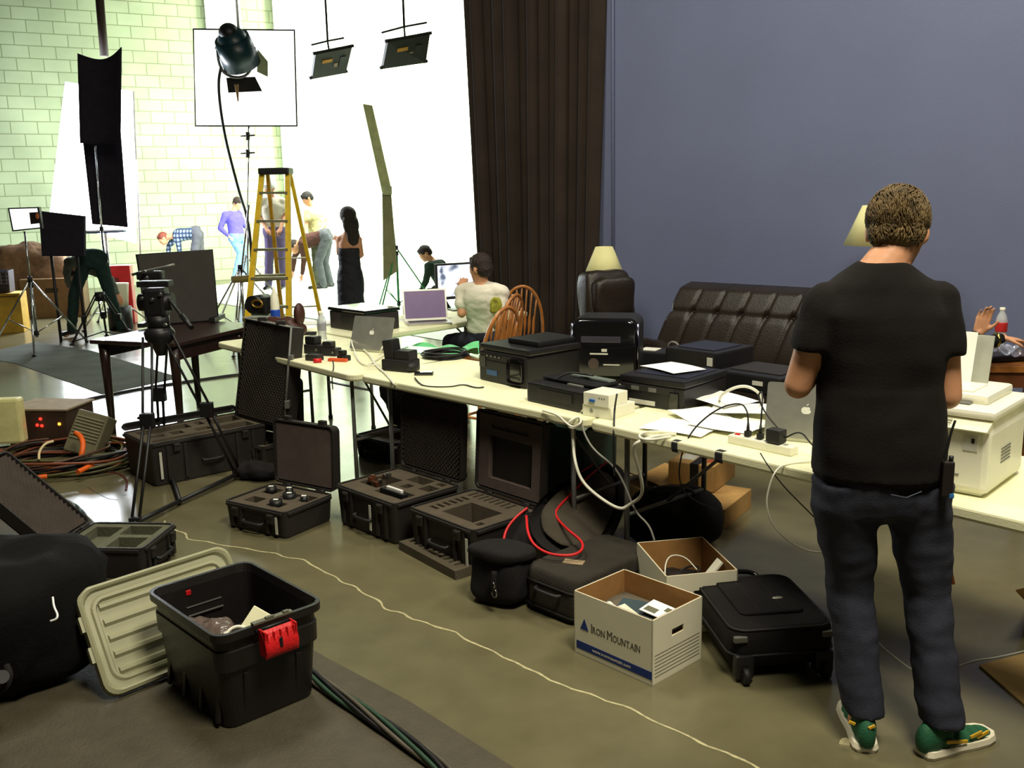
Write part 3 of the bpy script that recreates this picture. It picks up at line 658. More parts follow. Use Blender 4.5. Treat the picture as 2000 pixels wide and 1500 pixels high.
for sx in (-1, 1):
    b = B(); b.box((sx * .15, -sd_ / 2 + .01, .06), (.07, .05, .09), bev=.012); h_ = b.build('wheel_housing', m_blk, t)
    b = B(); b.cyl((sx * .15 - .012, -sd_ / 2 - .018, .032), (sx * .15 + .012, -sd_ / 2 - .018, .032), .030, seg=20); b.cyl((sx * .15 - .014, -sd_ / 2 - .018, .032), (sx * .15 + .014, -sd_ / 2 - .018, .032), .014, seg=16); b.build('wheel', m_blkrub, t)
    B().box((sx * .165, -sd_ / 2 + .004, .165), (.05, .02, .022), bev=.004).build('corner_guard', M('dark_grey_trim', (88, 88, 80), .5), t)
b = B(); b.tube([(-.09, sd_ / 2 - .01, .17), (-.07, sd_ / 2 + .03, .20), (.07, sd_ / 2 + .03, .20), (.09, sd_ / 2 - .01, .17)], .010, smoothpts=2); b.build('carry_handle', m_gloss, t)
b = B(); b.tube([(-.14, sd_ / 2 - .0, .12), (-.13, sd_ / 2 + .05, .16), (.13, sd_ / 2 + .05, .16), (.14, sd_ / 2 - .0, .12)], .008, smoothpts=2); b.build('pull_handle', m_gloss, t)
for dx in (-.05, .05): B().box((dx, .03, .2105), (.004, .30, .002)).build('zip', m_blkrub, t)

# --- camera pouch
q = W(975, 1172)
t = thing('camera_pouch', 'small black padded camera pouch with a shiny clip, beside the charcoal case', 'bag', (q.x + .01, q.y - .01, 0), R(-35))
soft(B(), (.27, .20, .25), n=3.4, amp=.010, fr=7, seed=4, rot=rotm(R(-6))).build('pouch_body', m_blknyl, t)
soft(B(), (.29, .22, .07), n=3, amp=.008, fr=7, seed=5, c=(0, .005, .195), rot=rotm(R(-6)), flat=False).build('pouch_flap', m_blknyl, t)
b = B(); b.tube([(.05, -.115, .19), (.055, -.13, .13), (.06, -.125, .08)], .013, seg=6, smoothpts=1); b.build('strap', m_blknyl, t)
b = B(); b.tube([(.062 + .012 * math.cos(a), -.135, .10 + .018 * math.sin(a)) for a in [k * .7 for k in range(9)]], .003, closed=True, seg=6); b.tube([(.062, -.137, .125), (.07, -.14, .14), (.06, -.14, .15)], .0035, smoothpts=1); b.build('clip', m_steel, t)

# --- charcoal low suitcase
cF, cL = W(1118, 1228), W(1032, 1186); cv = Vector((.72, .69, 0)).normalized(); cc_ = (cF + cL) / 2 + cv * .27
t = thing('charcoal_case', 'low charcoal fabric equipment case lying between the pouch and the logo box', 'case', (cc_.x, cc_.y, 0), math.atan2(cv.y, cv.x))
m_char = M('charcoal_fabric', (52, 48, 42), .9, bump=.5, bscale=160)
b = B(); b.rings([[(x * s, y * s, z) for x, y in rrect(.54, .31, .05, 6)] for s, z in ((.93, 0), (.99, .02), (1, .05), (1, .15), (.98, .185), (.93, .20))]); b.build('case_body', m_char, t)
for s, z in ((1.003, .14), (1.003, .03)): B().tube([(x * s, y * s, z) for x, y in rrect(.54, .31, .05, 6)], .004, closed=True, seg=6).build('zip_line', m_blkrub, t)
b = B(); b.tube([(-.275, -.07, .12), (-.30, -.06, .12), (-.30, .06, .12), (-.275, .07, .12)], .009, smoothpts=1); b.build('handle', m_blkrub, t)
q = W(1120, 1094, .202); single(B().box((0, 0, 0), (.09, .05, .002)), 'paper_scrap', M('tan_paper', (150, 130, 100), .8), 'scrap of tan paper under the rim of the red-piped bag', 'paper', (q.x, q.y - .02, .202), R(-20))

# --- gaping black bag with red piping
t = thing('piped_bag', 'gaping black soft bag with red piping leaning under the table', 'bag')
m_redp = M('red_piping', (206, 30, 34), .5); m_lin = M('grey_brown_lining', (66, 60, 50), .9, bump=.4, bscale=60)
C_ = [P(1036, 1052, 4.10), P(1030, 1000, 4.42), P(1075, 955, 4.60), P(1130, 925, 4.75), P(1185, 900, 4.90), P(1212, 935, 4.88), P(1205, 1000, 4.72), P(1180, 1060, 4.25), P(1140, 1088, 4.04), P(1085, 1088, 3.98)]
cen = sum(C_, Vector()) / len(C_)
for i in range(3):   # round the outline
    pass
back = Vector((.10, .26, -.06))
ring0 = [p for p in C_]; 
b = B(); b.rings([[p for p in ring0], [p.lerp(cen, -.08) + back * .5 for p in ring0], [p.lerp(cen, .12) + back for p in ring0]], caps=False)
b.bm.faces.new([v for v in b.bm.verts][-len(C_):]); o = b.build('bag_shell', m_blknyl, t); o.modifiers.new('sub', 'SUBSURF').levels = 2; o.modifiers['sub'].render_levels = 2
b = B(); b.rings([[p for p in ring0], [p.lerp(cen, .20) + back * .35 for p in ring0], [p.lerp(cen, .72) + back * .6 for p in ring0]], caps=True); o = b.build('bag_lining', m_lin, t); o.modifiers.new('sub', 'SUBSURF').levels = 2; o.modifiers['sub'].render_levels = 2
B().tube([P(1185, 902, 4.88), P(1150, 930, 4.74), P(1120, 960, 4.60), P(1088, 992, 4.46), P(1084, 1008, 4.40), P(1105, 1032, 4.18), P(1135, 1055, 4.05), P(1140, 1070, 3.98), P(1128, 1082, 3.93), P(1105, 1086, 3.92), P(1070, 1082, 3.94), P(1042, 1065, 4.0), P(1030, 1040, 4.10), P(1028, 1008, 4.25)], .0065, smoothpts=3, seg=6).build('red_piping', m_redp, t)
B().tube([P(1030, 992, 4.4), P(1005, 1012, 4.36), P(988, 1035, 4.3), P(983, 1058, 4.25)], .0065, smoothpts=2, seg=6).build('red_piping', m_redp, t)
B().tube([P(1160, 905, 4.98), P(1125, 930, 4.88), P(1085, 965, 4.78)], .006, smoothpts=2, seg=6).build('red_piping', m_redp, t)
# side flap of the bag
b = B(); fl = [P(1030, 992, 4.42), P(985, 1050, 4.28), P(990, 1075, 4.26), P(1042, 1085, 4.24), P(1040, 1040, 4.32)]
b.rings([[p for p in fl], [p + Vector((.0, .05, 0)) for p in fl]], smooth=False); b.build('side_flap', m_blknyl, t)

# --- round black duffel under the table
q = W(1320, 1085)
t = thing('round_duffel', 'round black duffel bag on the floor behind the second archive box', 'bag', (q.x + .02, q.y + .16, 0), R(-12))
soft(B(), (.48, .34, .30), n=2.7, amp=.014, fr=5, seed=11).build('bag_body', m_blknyl, t)
b = B(); b.tube([(-.12, -.08, .29), (-.08, -.10, .33), (.06, -.10, .33), (.10, -.08, .29)], .010, smoothpts=2); b.build('carry_handle', m_gloss, t)
# --- cartons under the table
t = thing('shipping_carton', 'brown shipping carton with black tape and a white label, on top of the flat carton', 'box', (1.078, 5.316, .115), R(-32.7), 'cartons under the table')
B().box((0, 0, .073), (.27, .342, .146), bev=.003).build('carton_body', m_card, t)
B().box((.02, 0, .074), (.05, .346, .150)).build('black_tape', m_blk, t); B().box((-.06, -.02, .147), (.09, .15, .002)).build('white_label', m_tag, t)
B().box((.085, 0, .147), (.05, .20, .002)).build('red_print', M('red_print', (176, 84, 48), .8, var=.4, scale=80), t)
t = thing('flat_carton', 'wide flat brown carton underneath the taped shipping carton', 'box', (1.02, 5.12, 0), R(-33), 'cartons under the table')
B().box((0, 0, .055), (.46, .42, .11), bev=.003).build('carton_body', m_card, t); B().box((0, 0, .1115), (.05, .42, .002)).build('clear_tape', M('parcel_tape', (190, 160, 100), .2), t)
q = W(1262, 985); t = thing('open_carton', 'pale brown carton with raised flaps behind the round duffel', 'box', (q.x + .05, q.y + .1, 0), R(30), 'cartons under the table')
B().box((0, 0, .06), (.36, .26, .12), bev=.002).build('carton_body', m_card, t)
b = B(); b.box((-.10, -.02, .15), (.20, .26, .004), rot=rotm(0, R(28))); b.build('flap', m_card, t); b = B(); b.box((.13, -.0, .135), (.14, .26, .004), rot=rotm(0, R(-14))); b.build('flap', m_card, t)
# cardboard sheets on the right
q = [W(1912, 1302), W(2120, 1250), W(2200, 1420), W(2010, 1388)]
b = B(); b.prism([(p.x, p.y) for p in q], .006, Matrix.Translation((0, 0, .003))); tag(b.build('cardboard_sheet', M('tan_board', (192, 158, 98), .85)), 'flat tan cardboard sheet on the floor at the right edge', 'cardboard')
q = [W(1984, 1152, .2), W(2100, 1125, .2), W(2150, 1200, .02), W(2010, 1180, .02)]
b = B(); b.rings([[p for p in q], [p + Vector((0, 0, -.005)) for p in q]], smooth=False); tag(b.build('cardboard_flap', M('tan_board')), 'small corner of tan cardboard sticking in above the flat sheet', 'cardboard')

# ================================================================== TABLES
ZT = .735
TL, TMid, TR_ = W(700, 733, ZT), W(1144, 822, ZT), W(2010, 1022, ZT)
def folding_table(label, near_l, near_r, depth, group='cream folding tables', length=None, legs=True, roundc=.06):
    d = near_r - near_l; L = length or d.length; a = math.atan2(d.y, d.x)
    t = thing('folding_table', label, 'table', (near_l.x, near_l.y, 0), a, group)
    c = Matrix.Translation((L / 2, depth / 2, 0))
    b = B(); b.rings([[c @ Vector((x * s, y * s2, z)) for x, y in rrect(L, depth, roundc)] for s, s2, z in ((.975, .95, ZT - .045), (.995, .99, ZT - .040), (1, 1, ZT - .030), (1, 1, ZT - .006), (.997, .994, ZT))], smooth=False)
    b.build('tabletop', m_tableplastic, t)
    for x in (.16, L - .16):
        b = B(); b.tube([(x, .10, .0), (x, .10, ZT - .06), (x, depth - .10, ZT - .06), (x, depth - .10, .0)], .0135, seg=10); b.tube([(x, .10, .30), (x, depth - .10, .30)], .010, seg=8); b.build('leg', m_grey, t)
        s = 1 if x < L / 2 else -1
        b = B(); b.tube([(x, depth / 2, ZT - .10), (x, depth / 2, .32)], .008, seg=6) if False else b.tube([(x + s * .42, depth / 2, ZT - .055), (x, depth / 2, .30)], .008, seg=6); b.build('brace', m_grey, t)
        for y in (.10, depth - .10): B().cyl((x, y, 0), (x, y, .025), .018, seg=12).build('foot_cap', m_blkrub, t)
    return t
dA = (TMid - TL).normalized(); dB = (TR_ - TMid).normalized()
tA = folding_table('cream folding table carrying the big black printer and the coil of cable', TL, TMid - dA * .006, .76)
tB = folding_table('cream folding table carrying papers, power strip and the white printer', TMid + dB * .004, TR_, .76, length=2.44)
Dl, Dr = W(421, 668, ZT), W(690, 735, ZT); dD = (Dr - Dl).normalized()
tD = folding_table('cream folding table at the left end of the row, holding the water bottle', Dl, Dr - dD * .03, .76)
cd = Vector((.70, .714, 0)).normalized(); Cs = W(912, 628, ZT) - cd * 1.08
tC = folding_table('cream folding table set at right angles with the screens and small printer', Cs, Cs + cd * 1.83, .76)
def onA(u, v, z=0): n = Vector((-dA.y, dA.x, 0)); return TL + dA * u + n * v + Vector((0, 0, z))
yA = math.atan2(dA.y, dA.x); yB = math.atan2(dB.y, dB.x); yC = math.atan2(cd.y, cd.x)
# ================================================================== ON THE TABLES
def wp(x, y, z=ZT): return W(x, y, z)
# big black all-in-one printer
t = thing('office_printer', 'big black all-in-one printer with raised scanner lid on the middle table', 'printer', (.115, 5.32, ZT), R(-50))
b = B(); b.box((0, 0, .085), (.40, .44, .17), bev=.012); b.box((-.0, -.222, .07), (.26, .006, .10), bev=.003); b.build('printer_body', m_blk, t)
B().box((-.08, -.2265, .055), (.09, .003, .03), bev=.002).build('blue_badge', M('blue_badge', (44, 84, 130), .4), t)
B().box((-.165, -.2235, .11), (.05, .004, .06)).build('card_slot', M('grey_green_panel', (62, 66, 60), .5), t)
b = B(); b.box((0, .0, .190), (.42, .42, .035), bev=.012); b.build('scanner_lid', m_blk, t)
b = B(); b.box((.05, .04, .222), (.26, .30, .035), bev=.012); b.build('document_feeder', m_blk, t)
b = B()
for k in range(4): b.box((-.12 + .035 * k, -.225, .148), (.014, .004, .010), bev=.002)
b.build('button', m_steel, t)
B().box((.12, -.224, .085), (.12, .012, .13), bev=.02).build('glossy_front', m_gloss, t)
# standing glossy printer
q = wp(1192, 740)
t = thing('glossy_printer', 'glossy black photo printer standing on end in the middle of the tables', 'printer', (q.x, q.y + .12, ZT), R(-14))
b = B(); b.rings([[(x, y, z) for x, z in [(px_, pz_ + .17) for px_, pz_ in rrect(.37, .34, .05, 6)]] for y in (-.12, .13)], smooth=False); b.build('printer_body', m_blk, t)
b = B(); b.rings([[(x, y, z) for x, z in [(px_ * s, pz_ * s + .17) for px_, pz_ in rrect(.36, .33, .05, 6)]] for y, s in ((-.118, 1), (-.138, .97), (-.145, .9))]); b.build('glossy_cover', m_gloss, t)
for sx in (-1, 1): B().tube([(sx * .182, -.125, .03), (sx * .184, -.13, .17), (sx * .182, -.125, .31)], .006, seg=8).build('chrome_edge', M('dark_chrome', (130, 130, 150), .15, metal=1), t)
B().box((-.02, -.147, .225), (.22, .006, .035), bev=.004).build('recess_panel', M('smoky_panel', (60, 58, 68), .3), t)
b = B(); b.box((-.03, -.148, .145), (.10, .003, .008)); b.box((.0, -.148, .165), (.03, .003, .016)); b.box((.04, -.148, .085), (.09, .003, .006)); b.build('printed_marks', m_tag, t)
B().cyl((-.06, -.144, .09), (-.06, -.149, .09), .030, seg=24).build('round_dial', M('bronze_dial', (70, 58, 54), .3), t)
# low black printer in front
t = thing('low_printer', 'low black inkjet printer with open top at the near table edge behind the white cartons', 'printer', (.315, 4.67, ZT), R(-50))
b = B(); b.box((0, 0, .05), (.42, .28, .10), bev=.010); b.build('printer_body', m_blk, t)
b = B(); b.box((0, -.142, .055), (.24, .006, .045), bev=.003); b.build('front_tray', m_abs, t)
b = B(); b.box((0, .03, .112), (.38, .16, .012), bev=.004); b.build('carriage_cover', m_blk, t)
b = B(); b.box((.06, -.06, .106), (.10, .018, .008)); b.build('silver_strip', m_alu, t)
b = B(); b.tube([(-.10, -.05, .11), (-.05, -.0, .15), (.02, .05, .14), (.1, .02, .15)], .005, smoothpts=2); b.build('loose_wire', m_cabk, t)
b = B(); b.box((.05, .07, .125), (.26, .05, .008)); b.build('shiny_rail', M('glass_rail', (120, 130, 122), .15), t)
# black printer with a sheet of paper on it
t = thing('paper_topped_printer', 'black printer with front USB slots and a white label, carrying a paper sheet', 'printer', (.80, 4.68, ZT), R(-42))
b = B(); b.box((0, 0, .055), (.36, .40, .11), bev=.008); b.box((0, .0, .128), (.37, .40, .034), bev=.008); b.build('printer_body', m_blk, t)
b = B(); b.box((-.02, -.2015, .090), (.30, .004, .03), bev=.002); b.build('front_band', m_abs, t)
for x in (-.09, .01): B().box((x, -.2045, .088), (.045, .004, .020), bev=.002).build('slot_frame', m_grey, t)
B().box((-.05, -.2035, .022), (.15, .003, .022)).build('white_label', m_tag, t)
B().box((.13, -.202, .05), (.05, .01, .08), bev=.005).build('side_catch', m_gloss, t)
B().box((0, .02, .1465), (.30, .28, .003), bev=.001).build('glass_top', M('blue_black_lid', (34, 36, 48), .35), t)
PM = Matrix.Translation((.80, 4.68, ZT)) @ Matrix.Rotation(R(-42), 4, 'Z')
single(B().grid(lambda u, v: Vector(((u - .5) * .28, (v - .5) * .20, .003 + .006 * math.sin(u * 2.5))), 8, 6), 'paper_sheet', m_paper, 'single bright white sheet lying on top of the black printer', 'paper', PM @ Vector((-.04, .05, .150)), R(-62))
# back printers
t = thing('back_printer', 'black boxy printer with a small white sticker near the sofa', 'printer', (1.10, 5.28, ZT), R(-47))
b = B(); b.box((0, 0, .085), (.34, .36, .17), bev=.012); b.build('printer_body', m_blk, t); B().box((-.0, .0, .172), (.24, .26, .006), bev=.002).build('lid_panel', M('blue_black_lid'), t)
B().box((.13, -.1815, .12), (.035, .003, .045)).build('white_sticker', m_tag, t); B().box((-.02, -.1825, .05), (.24, .008, .05), bev=.003).build('front_tray', m_abs, t)
t = thing('flat_printer', 'flat black printer with a white edge label between the sheet printer and the sofa', 'printer', (1.32, 4.92, ZT), R(-47))
b = B(); b.box((0, 0, .05), (.38, .34, .10), bev=.012); b.build('printer_body', m_blk, t); B().box((.06, -.1715, .06), (.06, .003, .022)).build('white_label', m_tag, t); B().box((0, .02, .103), (.3, .25, .006), bev=.002).build('lid_panel', m_abs, t)
q = wp(1295, 720); t = thing('gadget_tray', 'low grey and black gadget with a white label beside the glossy printer', 'device', (q.x, q.y + .12, ZT), R(-30))
B().box((0, 0, .045), (.26, .18, .09), bev=.01).build('device_body', m_blk, t); B().box((-.06, -.0, .092), (.10, .10, .004)).build('pale_label', m_tag, t); B().tube([(.05, 0, .09), (.07, -.02, .15), (.13, -.03, .14), (.15, -.03, .02)], .008, smoothpts=2).build('hose', M('grey_hose', (110, 104, 96), .5), t)
# white cartons
t = thing('white_carton', 'small white product carton with a blue plug stacked on a wider carton', 'carton', (.435, 4.40, ZT + .055), R(-42), 'white cartons at the table edge')
B().box((0, 0, .030), (.145, .15, .06), bev=.003).build('carton_body', m_white, t); B().box((-.02, -.0765, .025), (.03, .012, .012), bev=.002).build('blue_plug', M('blue_plug', (40, 104, 180), .4), t)
b = B(); 
for k in range(3): b.cyl((.02 + .014 * k, -.0755, .04), (.02 + .014 * k, -.0765, .04), .003, seg=8)
b.build('port_row', m_blk, t)
t = thing('white_carton', 'wider white product carton lying underneath the small one', 'carton', (.452, 4.42, ZT), R(-42), 'white cartons at the table edge')
B().box((0, 0, .0275), (.165, .19, .055), bev=.003).build('carton_body', m_white, t); B().cyl((-.03, -.0955, .03), (-.03, -.0965, .03), .010, seg=16).build('grey_roundel', M('grey_roundel', (150, 150, 140), .6), t)
# papers
pap = [((1330, 838), 12, 'flat on the near corner by the tape'), ((1375, 820), -24, 'overlapping its left neighbour'), ((1425, 838), 6, 'partly hanging towards the power strip'), ((1455, 812), 30, 'fanned out beside the laptop'), ((1405, 795), -10, 'farthest back in the heap')]
for k, ((x, y), rz, wd_) in enumerate(pap):
    q = wp(x, y); b = B(); ph = k * 1.7
    b.grid(lambda u, v: Vector(((u - .5) * .30, (v - .5) * .22, .002 + .008 * k + .005 * (1 + math.sin(u * 3 + ph)) + .004 * math.sin(v * 4 + ph) ** 2)), 10, 8)
    single(b, 'paper_sheet', m_paper, 'white paper sheet on the near table, ' + wd_, 'paper', (q.x, q.y, ZT + .001), yB + R(rz), 'loose white sheets on the near table')
q = wp(1405, 785); single(B().box((0, 0, .004), (.20, .14, .008)), 'yellow_notepad', M('yellow_pad', (214, 196, 110), .8), 'yellow notepad at the back of the heap of sheets', 'notepad', (q.x, q.y + .03, ZT), R(-30))
q = wp(1495, 838); single(B().box((0, 0, .012), (.20, .07, .02), bev=.004), 'white_keyboard', m_white, 'slim white box lying between the sheets and the laptop', 'box', (q.x, q.y + .05, ZT), R(-38))
# power strip
n_B = Vector((-dB.y, dB.x, 0))
a1, a2 = wp(1432, 868), wp(1530, 890); mid = (a1 + a2) / 2; 
t = thing('power_strip', 'white power strip with a red switch along the near table edge', 'power strip', (mid.x + n_B.x * .03, mid.y + n_B.y * .03, ZT), yB)
B().box((0, 0, .018), (.30, .055, .036), bev=.006).build('strip_body', m_white, t)
B().box((-.12, 0, .038), (.022, .014, .006), bev=.002).build('red_switch', m_red, t)
b = B()
for k in range(5): b.box((-.07 + .045 * k, 0, .0365), (.014, .022, .002))
b.build('sockets', M('socket_grey', (150, 148, 140), .6), t)
PS = Matrix.Translation(t.location) @ Matrix.Rotation(yB, 4, 'Z'); ps = lambda x, y, z: PS @ Vector((x, y, z))
for k, (x, lbl) in enumerate(((-.07, 'black plug on the left of the power strip with its cord arching to the papers'), (-.01, 'black plug in the middle of the power strip with a tall looping cord'))):
    t = thing('power_plug', lbl, 'plug', ps(x, 0, .038), yB, 'black plugs in the power strip')
    b = B(); b.box((0, 0, .012), (.022, .026, .024), bev=.004); b.cyl((0, 0, .02), (0, 0, .055), .008, .005, seg=10); b.build('plug_body', m_blkrub, t)
    if k == 0: pts = [(0, 0, .05), (-.01, .01, .10), (-.06, .03, .13), (-.16, -.01, .09), (-.24, -.09, -.02), (-.30, -.08, -.20), (-.36, .05, -.35), (-.42, .35, -.50)]
    else: pts = [(0, 0, .05), (-.01, .02, .12), (-.03, .05, .17), (-.05, .07, .18), (-.06, .06, .16), (-.02, .05, .10), (.04, .05, .05), (.07, .05, .03)]
    B().tube(pts, .0035, smoothpts=3, seg=6).build('plug_cord', m_cabk, t)
t = thing('power_adapter', 'square black power brick in the right end of the power strip', 'power adapter', ps(.065, -.002, .038), yB)
B().box((0, 0, .028), (.065, .055, .056), bev=.008).build('adapter_body', m_blkrub, t); B().tube([(.03, .01, .02), (.09, .03, .06), (.14, .02, .02), (.22, .0, -.02), (.42, -.01, -.03)], .0035, smoothpts=3, seg=6).build('adapter_cord', m_cabk, t)
for k, (x, w_, l_) in enumerate(((1332, .032, 'left'), (1417, .036, 'right'))):
    q = wp(x, 858 + 20 * k); tt = (q - TMid).dot(dB); q = TMid + dB * tt
    b = B(); o_ = .0012
    b.rings([[q + dB * s_ - n_B * a_ + Vector((0, 0, z_)) for s_ in (-w_ / 2, w_ / 2)] + [q + dB * s_ - n_B * (a_ - (.001 if i else .0)) + Vector((0, 0, z_ - (0 if i else .001))) for s_ in (w_ / 2, -w_ / 2)] for i, (a_, z_) in enumerate(((-.03, o_), (-.004, o_), (o_ + .001, -.008), (o_ + .001, -.034), (-.004, -.048)))], smooth=False)
    tag(b.build('tape_strip', M('black_tape', (34, 34, 40), .6)), l_ + ' strip of black tape folded over the near table edge', 'tape', 'black tape strips on the table edge')
# silver laptops
def laptop(label, q, rz, ang, mat_lid, screen=None, apple=True, w_=.325, d_=.227, open_to=-1, scol=None):
    """base lies behind the lid; lid hinged at local y=0 and leaning to -y; back of lid faces -y"""
    t = thing('laptop', label, 'laptop', q, rz)
    b = B(); b.prism(rrect(w_, d_, .012), .012, Matrix.Translation((0, d_ / 2, .002))); b.build('laptop_base', m_alu, t)
    b = B(); b.box((0, d_ * .38, .0148), (w_ * .86, d_ * .42, .0012)); b.build('keyboard', m_blk, t)
    mm = Matrix.Translation((0, 0, .014)) @ Matrix.Rotation(R(ang), 4, 'X')
    b = B(); b.prism(rrect(w_, d_, .012), .007, mm @ Matrix.Translation((0, d_ / 2, 0))); lo = b.build('display_lid', mat_lid, t)
    B().box(mm @ Vector((0, d_ / 2, -.0008)), (w_ * .93, d_ * .90, .001), rot=mm.to_3x3().to_4x4()).build('screen', scol or m_screen, lo)
    if apple:
        b = B(); z_ = .0074; m2 = mm @ Matrix.Translation((0, d_ * .52, z_))
        pts = []
        for k in range(28):
            a = 2 * math.pi * k / 28; rr_ = .018 * (1 + .10 * math.cos(2 * a)) * (1 - .18 * max(0, math.sin(a)) ** 8 - .12 * max(0, -math.sin(a)) ** 10)
            x_, y_ = rr_ * math.cos(a), rr_ * math.sin(a)
            dd = math.hypot(x_ - .022, y_ - .004)
            if dd < .009: x_ = .022 + (x_ - .022) * .009 / max(dd, 1e-4) if x_ < .022 else .013
            pts.append((x_, y_))
        b.prism(pts, .0006, m2); b.prism([(.0, .019), (.003, .026), (.009, .029), (.006, .022)], .0006, m2); b.build('lid_logo', M('logo_white', (236, 238, 226), .3), lo)
    return t
q = wp(1575, 868); laptop('silver laptop seen from behind its lid, beside the standing man', (q.x, q.y + .03, ZT), R(-27), 78, m_alu)
q = wp(748, 692); laptop('silver laptop with its lid back towards the camera on the middle table', (q.x - .10, q.y + .10, ZT), R(-28), 70, m_alu)
mscr = bpy.data.materials.new('glowing_screen'); mscr.use_nodes = True; nt, b_ = nodes(mscr); b_.inputs['Base Color'].default_value = (.02, .02, .02, 1)
tc = nt.nodes.new('ShaderNodeTexCoord'); nz = nt.nodes.new('ShaderNodeTexNoise'); nz.inputs['Scale'].default_value = 7; nt.links.new(tc.outputs['Object'], nz.inputs['Vector'])
rp = nt.nodes.new('ShaderNodeValToRGB'); rp.color_ramp.elements[0].position = .40; rp.color_ramp.elements[0].color = (.10, .13, .2, 1); rp.color_ramp.elements[1].position = .48; rp.color_ramp.elements[1].color = (.85, .9, 1, 1)
nt.links.new(nz.outputs['Fac'], rp.inputs[0]); nt.links.new(rp.outputs[0], b_.inputs['Emission Color']); b_.inputs['Emission Strength'].default_value = 1.1
mpur = M('purple_screen', (90, 74, 100), .25, emit=(112, 92, 120), es=.45)
q = wp(832, 628); t = laptop('laptop with a purple screen facing the camera on the far table', (q.x, q.y + .02, ZT), R(12), 104, m_alu, apple=False, scol=mpur, w_=.36, d_=.25)
for ch in t.children:   # turned round: screen towards the camera
    ch.matrix_parent_inverse = Matrix.Identity(4)
t.rotation_euler.z = R(12)
for ch in list(t.children):
    for g in [ch] + list(ch.children): g.data.transform(Matrix.Rotation(math.pi, 4, 'Z'))
# monitor with the bright picture
q = wp(905, 606)
t = thing('computer_monitor', 'black desktop monitor with a bright screen beside the seated person', 'monitor', (q.x - .02, q.y + .05, ZT), R(26))
b = B(); b.box((0, 0, .26), (.48, .035, .32), bev=.006); b.build('housing', m_blk, t); B().box((0, -.0185, .265), (.445, .002, .275)).build('screen', mscr, t)
b = B(); b.box((0, .02, .06), (.06, .02, .12), bev=.004); b.build('neck', m_blk, t); b = B(); b.box((0, .0, .006), (.22, .16, .012), bev=.004); b.build('foot', m_blk, t)
# small black printer on the far table corner
t = thing('small_printer', 'black printer with glossy top behind the water bottle', 'printer', (-1.15, 7.54, ZT), R(-46))
b = B(); b.box((0, 0, .07), (.48, .32, .14), bev=.010); b.build('printer_body', M('brown_black_plastic', (44, 38, 40), .5), t); B().box((0, 0, .155), (.50, .34, .026), bev=.010).build('glossy_lid', m_gloss, t); B().box((.05, -.163, .08), (.26, .006, .07), bev=.003).build('front_panel', m_blk, t)
# water bottles
def bottle(label, q, lab=(150, 150, 160), h_=.20, r_=.032):
    t = thing('water_bottle', label, 'bottle', q)
    B().lathe([(r_ * .9, 0), (r_, .006), (r_ * .94, h_ * .2), (r_, h_ * .3), (r_, h_ * .62), (r_ * .8, h_ * .76), (r_ * .42, h_ * .88), (r_ * .40, h_ * .93)]).build('bottle_body', M('clear_bottle', (226, 232, 234), .12, trans=.5, ior=1.2), t)
    B().lathe([(r_ * 1.01, h_ * .34), (r_ * 1.02, h_ * .36), (r_ * 1.02, h_ * .58), (r_ * 1.01, h_ * .60)]).build('label_band', M('label_%d' % lab[0], lab, .5), t)
    B().lathe([(r_ * .45, h_ * .92), (r_ * .46, h_ * .925), (r_ * .46, h_), (.001, h_)]).build('cap', m_white, t)
    return t
bottle('clear water bottle with a grey label on the left end table', wp(630, 664), h_=.21)
q = wp(605, 654); single(B().box((0, 0, .012), (.10, .045, .024), bev=.006), 'remote_control', m_blkrub, 'small black remote lying left of the water bottle', 'remote', (q.x, q.y, ZT), R(-5))
q = wp(610, 632); single(B().box((0, 0, .004), (.30, .20, .008), bev=.001), 'white_sheets', m_paper, 'flat stack of white sheets behind the water bottle', 'paper', (q.x + .05, q.y, ZT), R(-5))
# chargers and tools on the left end table
def charger(label, q, rz, s=1):
    t = thing('battery_charger', label, 'charger', q, rz, 'black battery chargers')
    B().box((0, 0, .03 * s), (.13 * s, .09 * s, .06 * s), bev=.008).build('charger_base', m_blkrub, t)
    b = B(); b.box((-.02 * s, .0, .085 * s), (.08 * s, .07 * s, .05 * s), bev=.008); b.build('battery', m_blk, t); b = B(); b.cyl((.04 * s, -.045 * s, .03 * s), (.04 * s, -.05 * s, .03 * s), .008, seg=10); b.build('knob', m_grey, t)
    return t
charger('large black battery charger beside the red screwdriver', wp(618, 690), R(-30), 1.05)
charger('middle black battery charger left of the laptop', wp(648, 694), R(-24), .85)
charger('small black battery charger nearest the laptop cords', wp(672, 704), R(-40), .6)
q = wp(655, 705); single(B().box((0, 0, .01), (.13, .035, .02), rot=rotm(0, 0, 0), bev=.006), 'orange_tool', M('orange_plastic', (214, 88, 42), .5), 'orange handled tool at the rounded end of the table', 'tool', (q.x + .02, q.y - .02, ZT), R(-20))
q = wp(612, 712); single(B().cyl((-.02, 0, .014), (.03, 0, .014), .014, seg=14), 'red_tape_roll', m_red, 'small red cylinder by the biggest charger', 'roll', (q.x + .01, q.y + .06, ZT), R(10))
q = wp(630, 706); single(B().box((0, 0, .02), (.10, .07, .04), bev=.008), 'dark_pouch', m_abs, 'dark low pouch under the biggest charger', 'pouch', (q.x - .06, q.y + .05, ZT), R(-30))
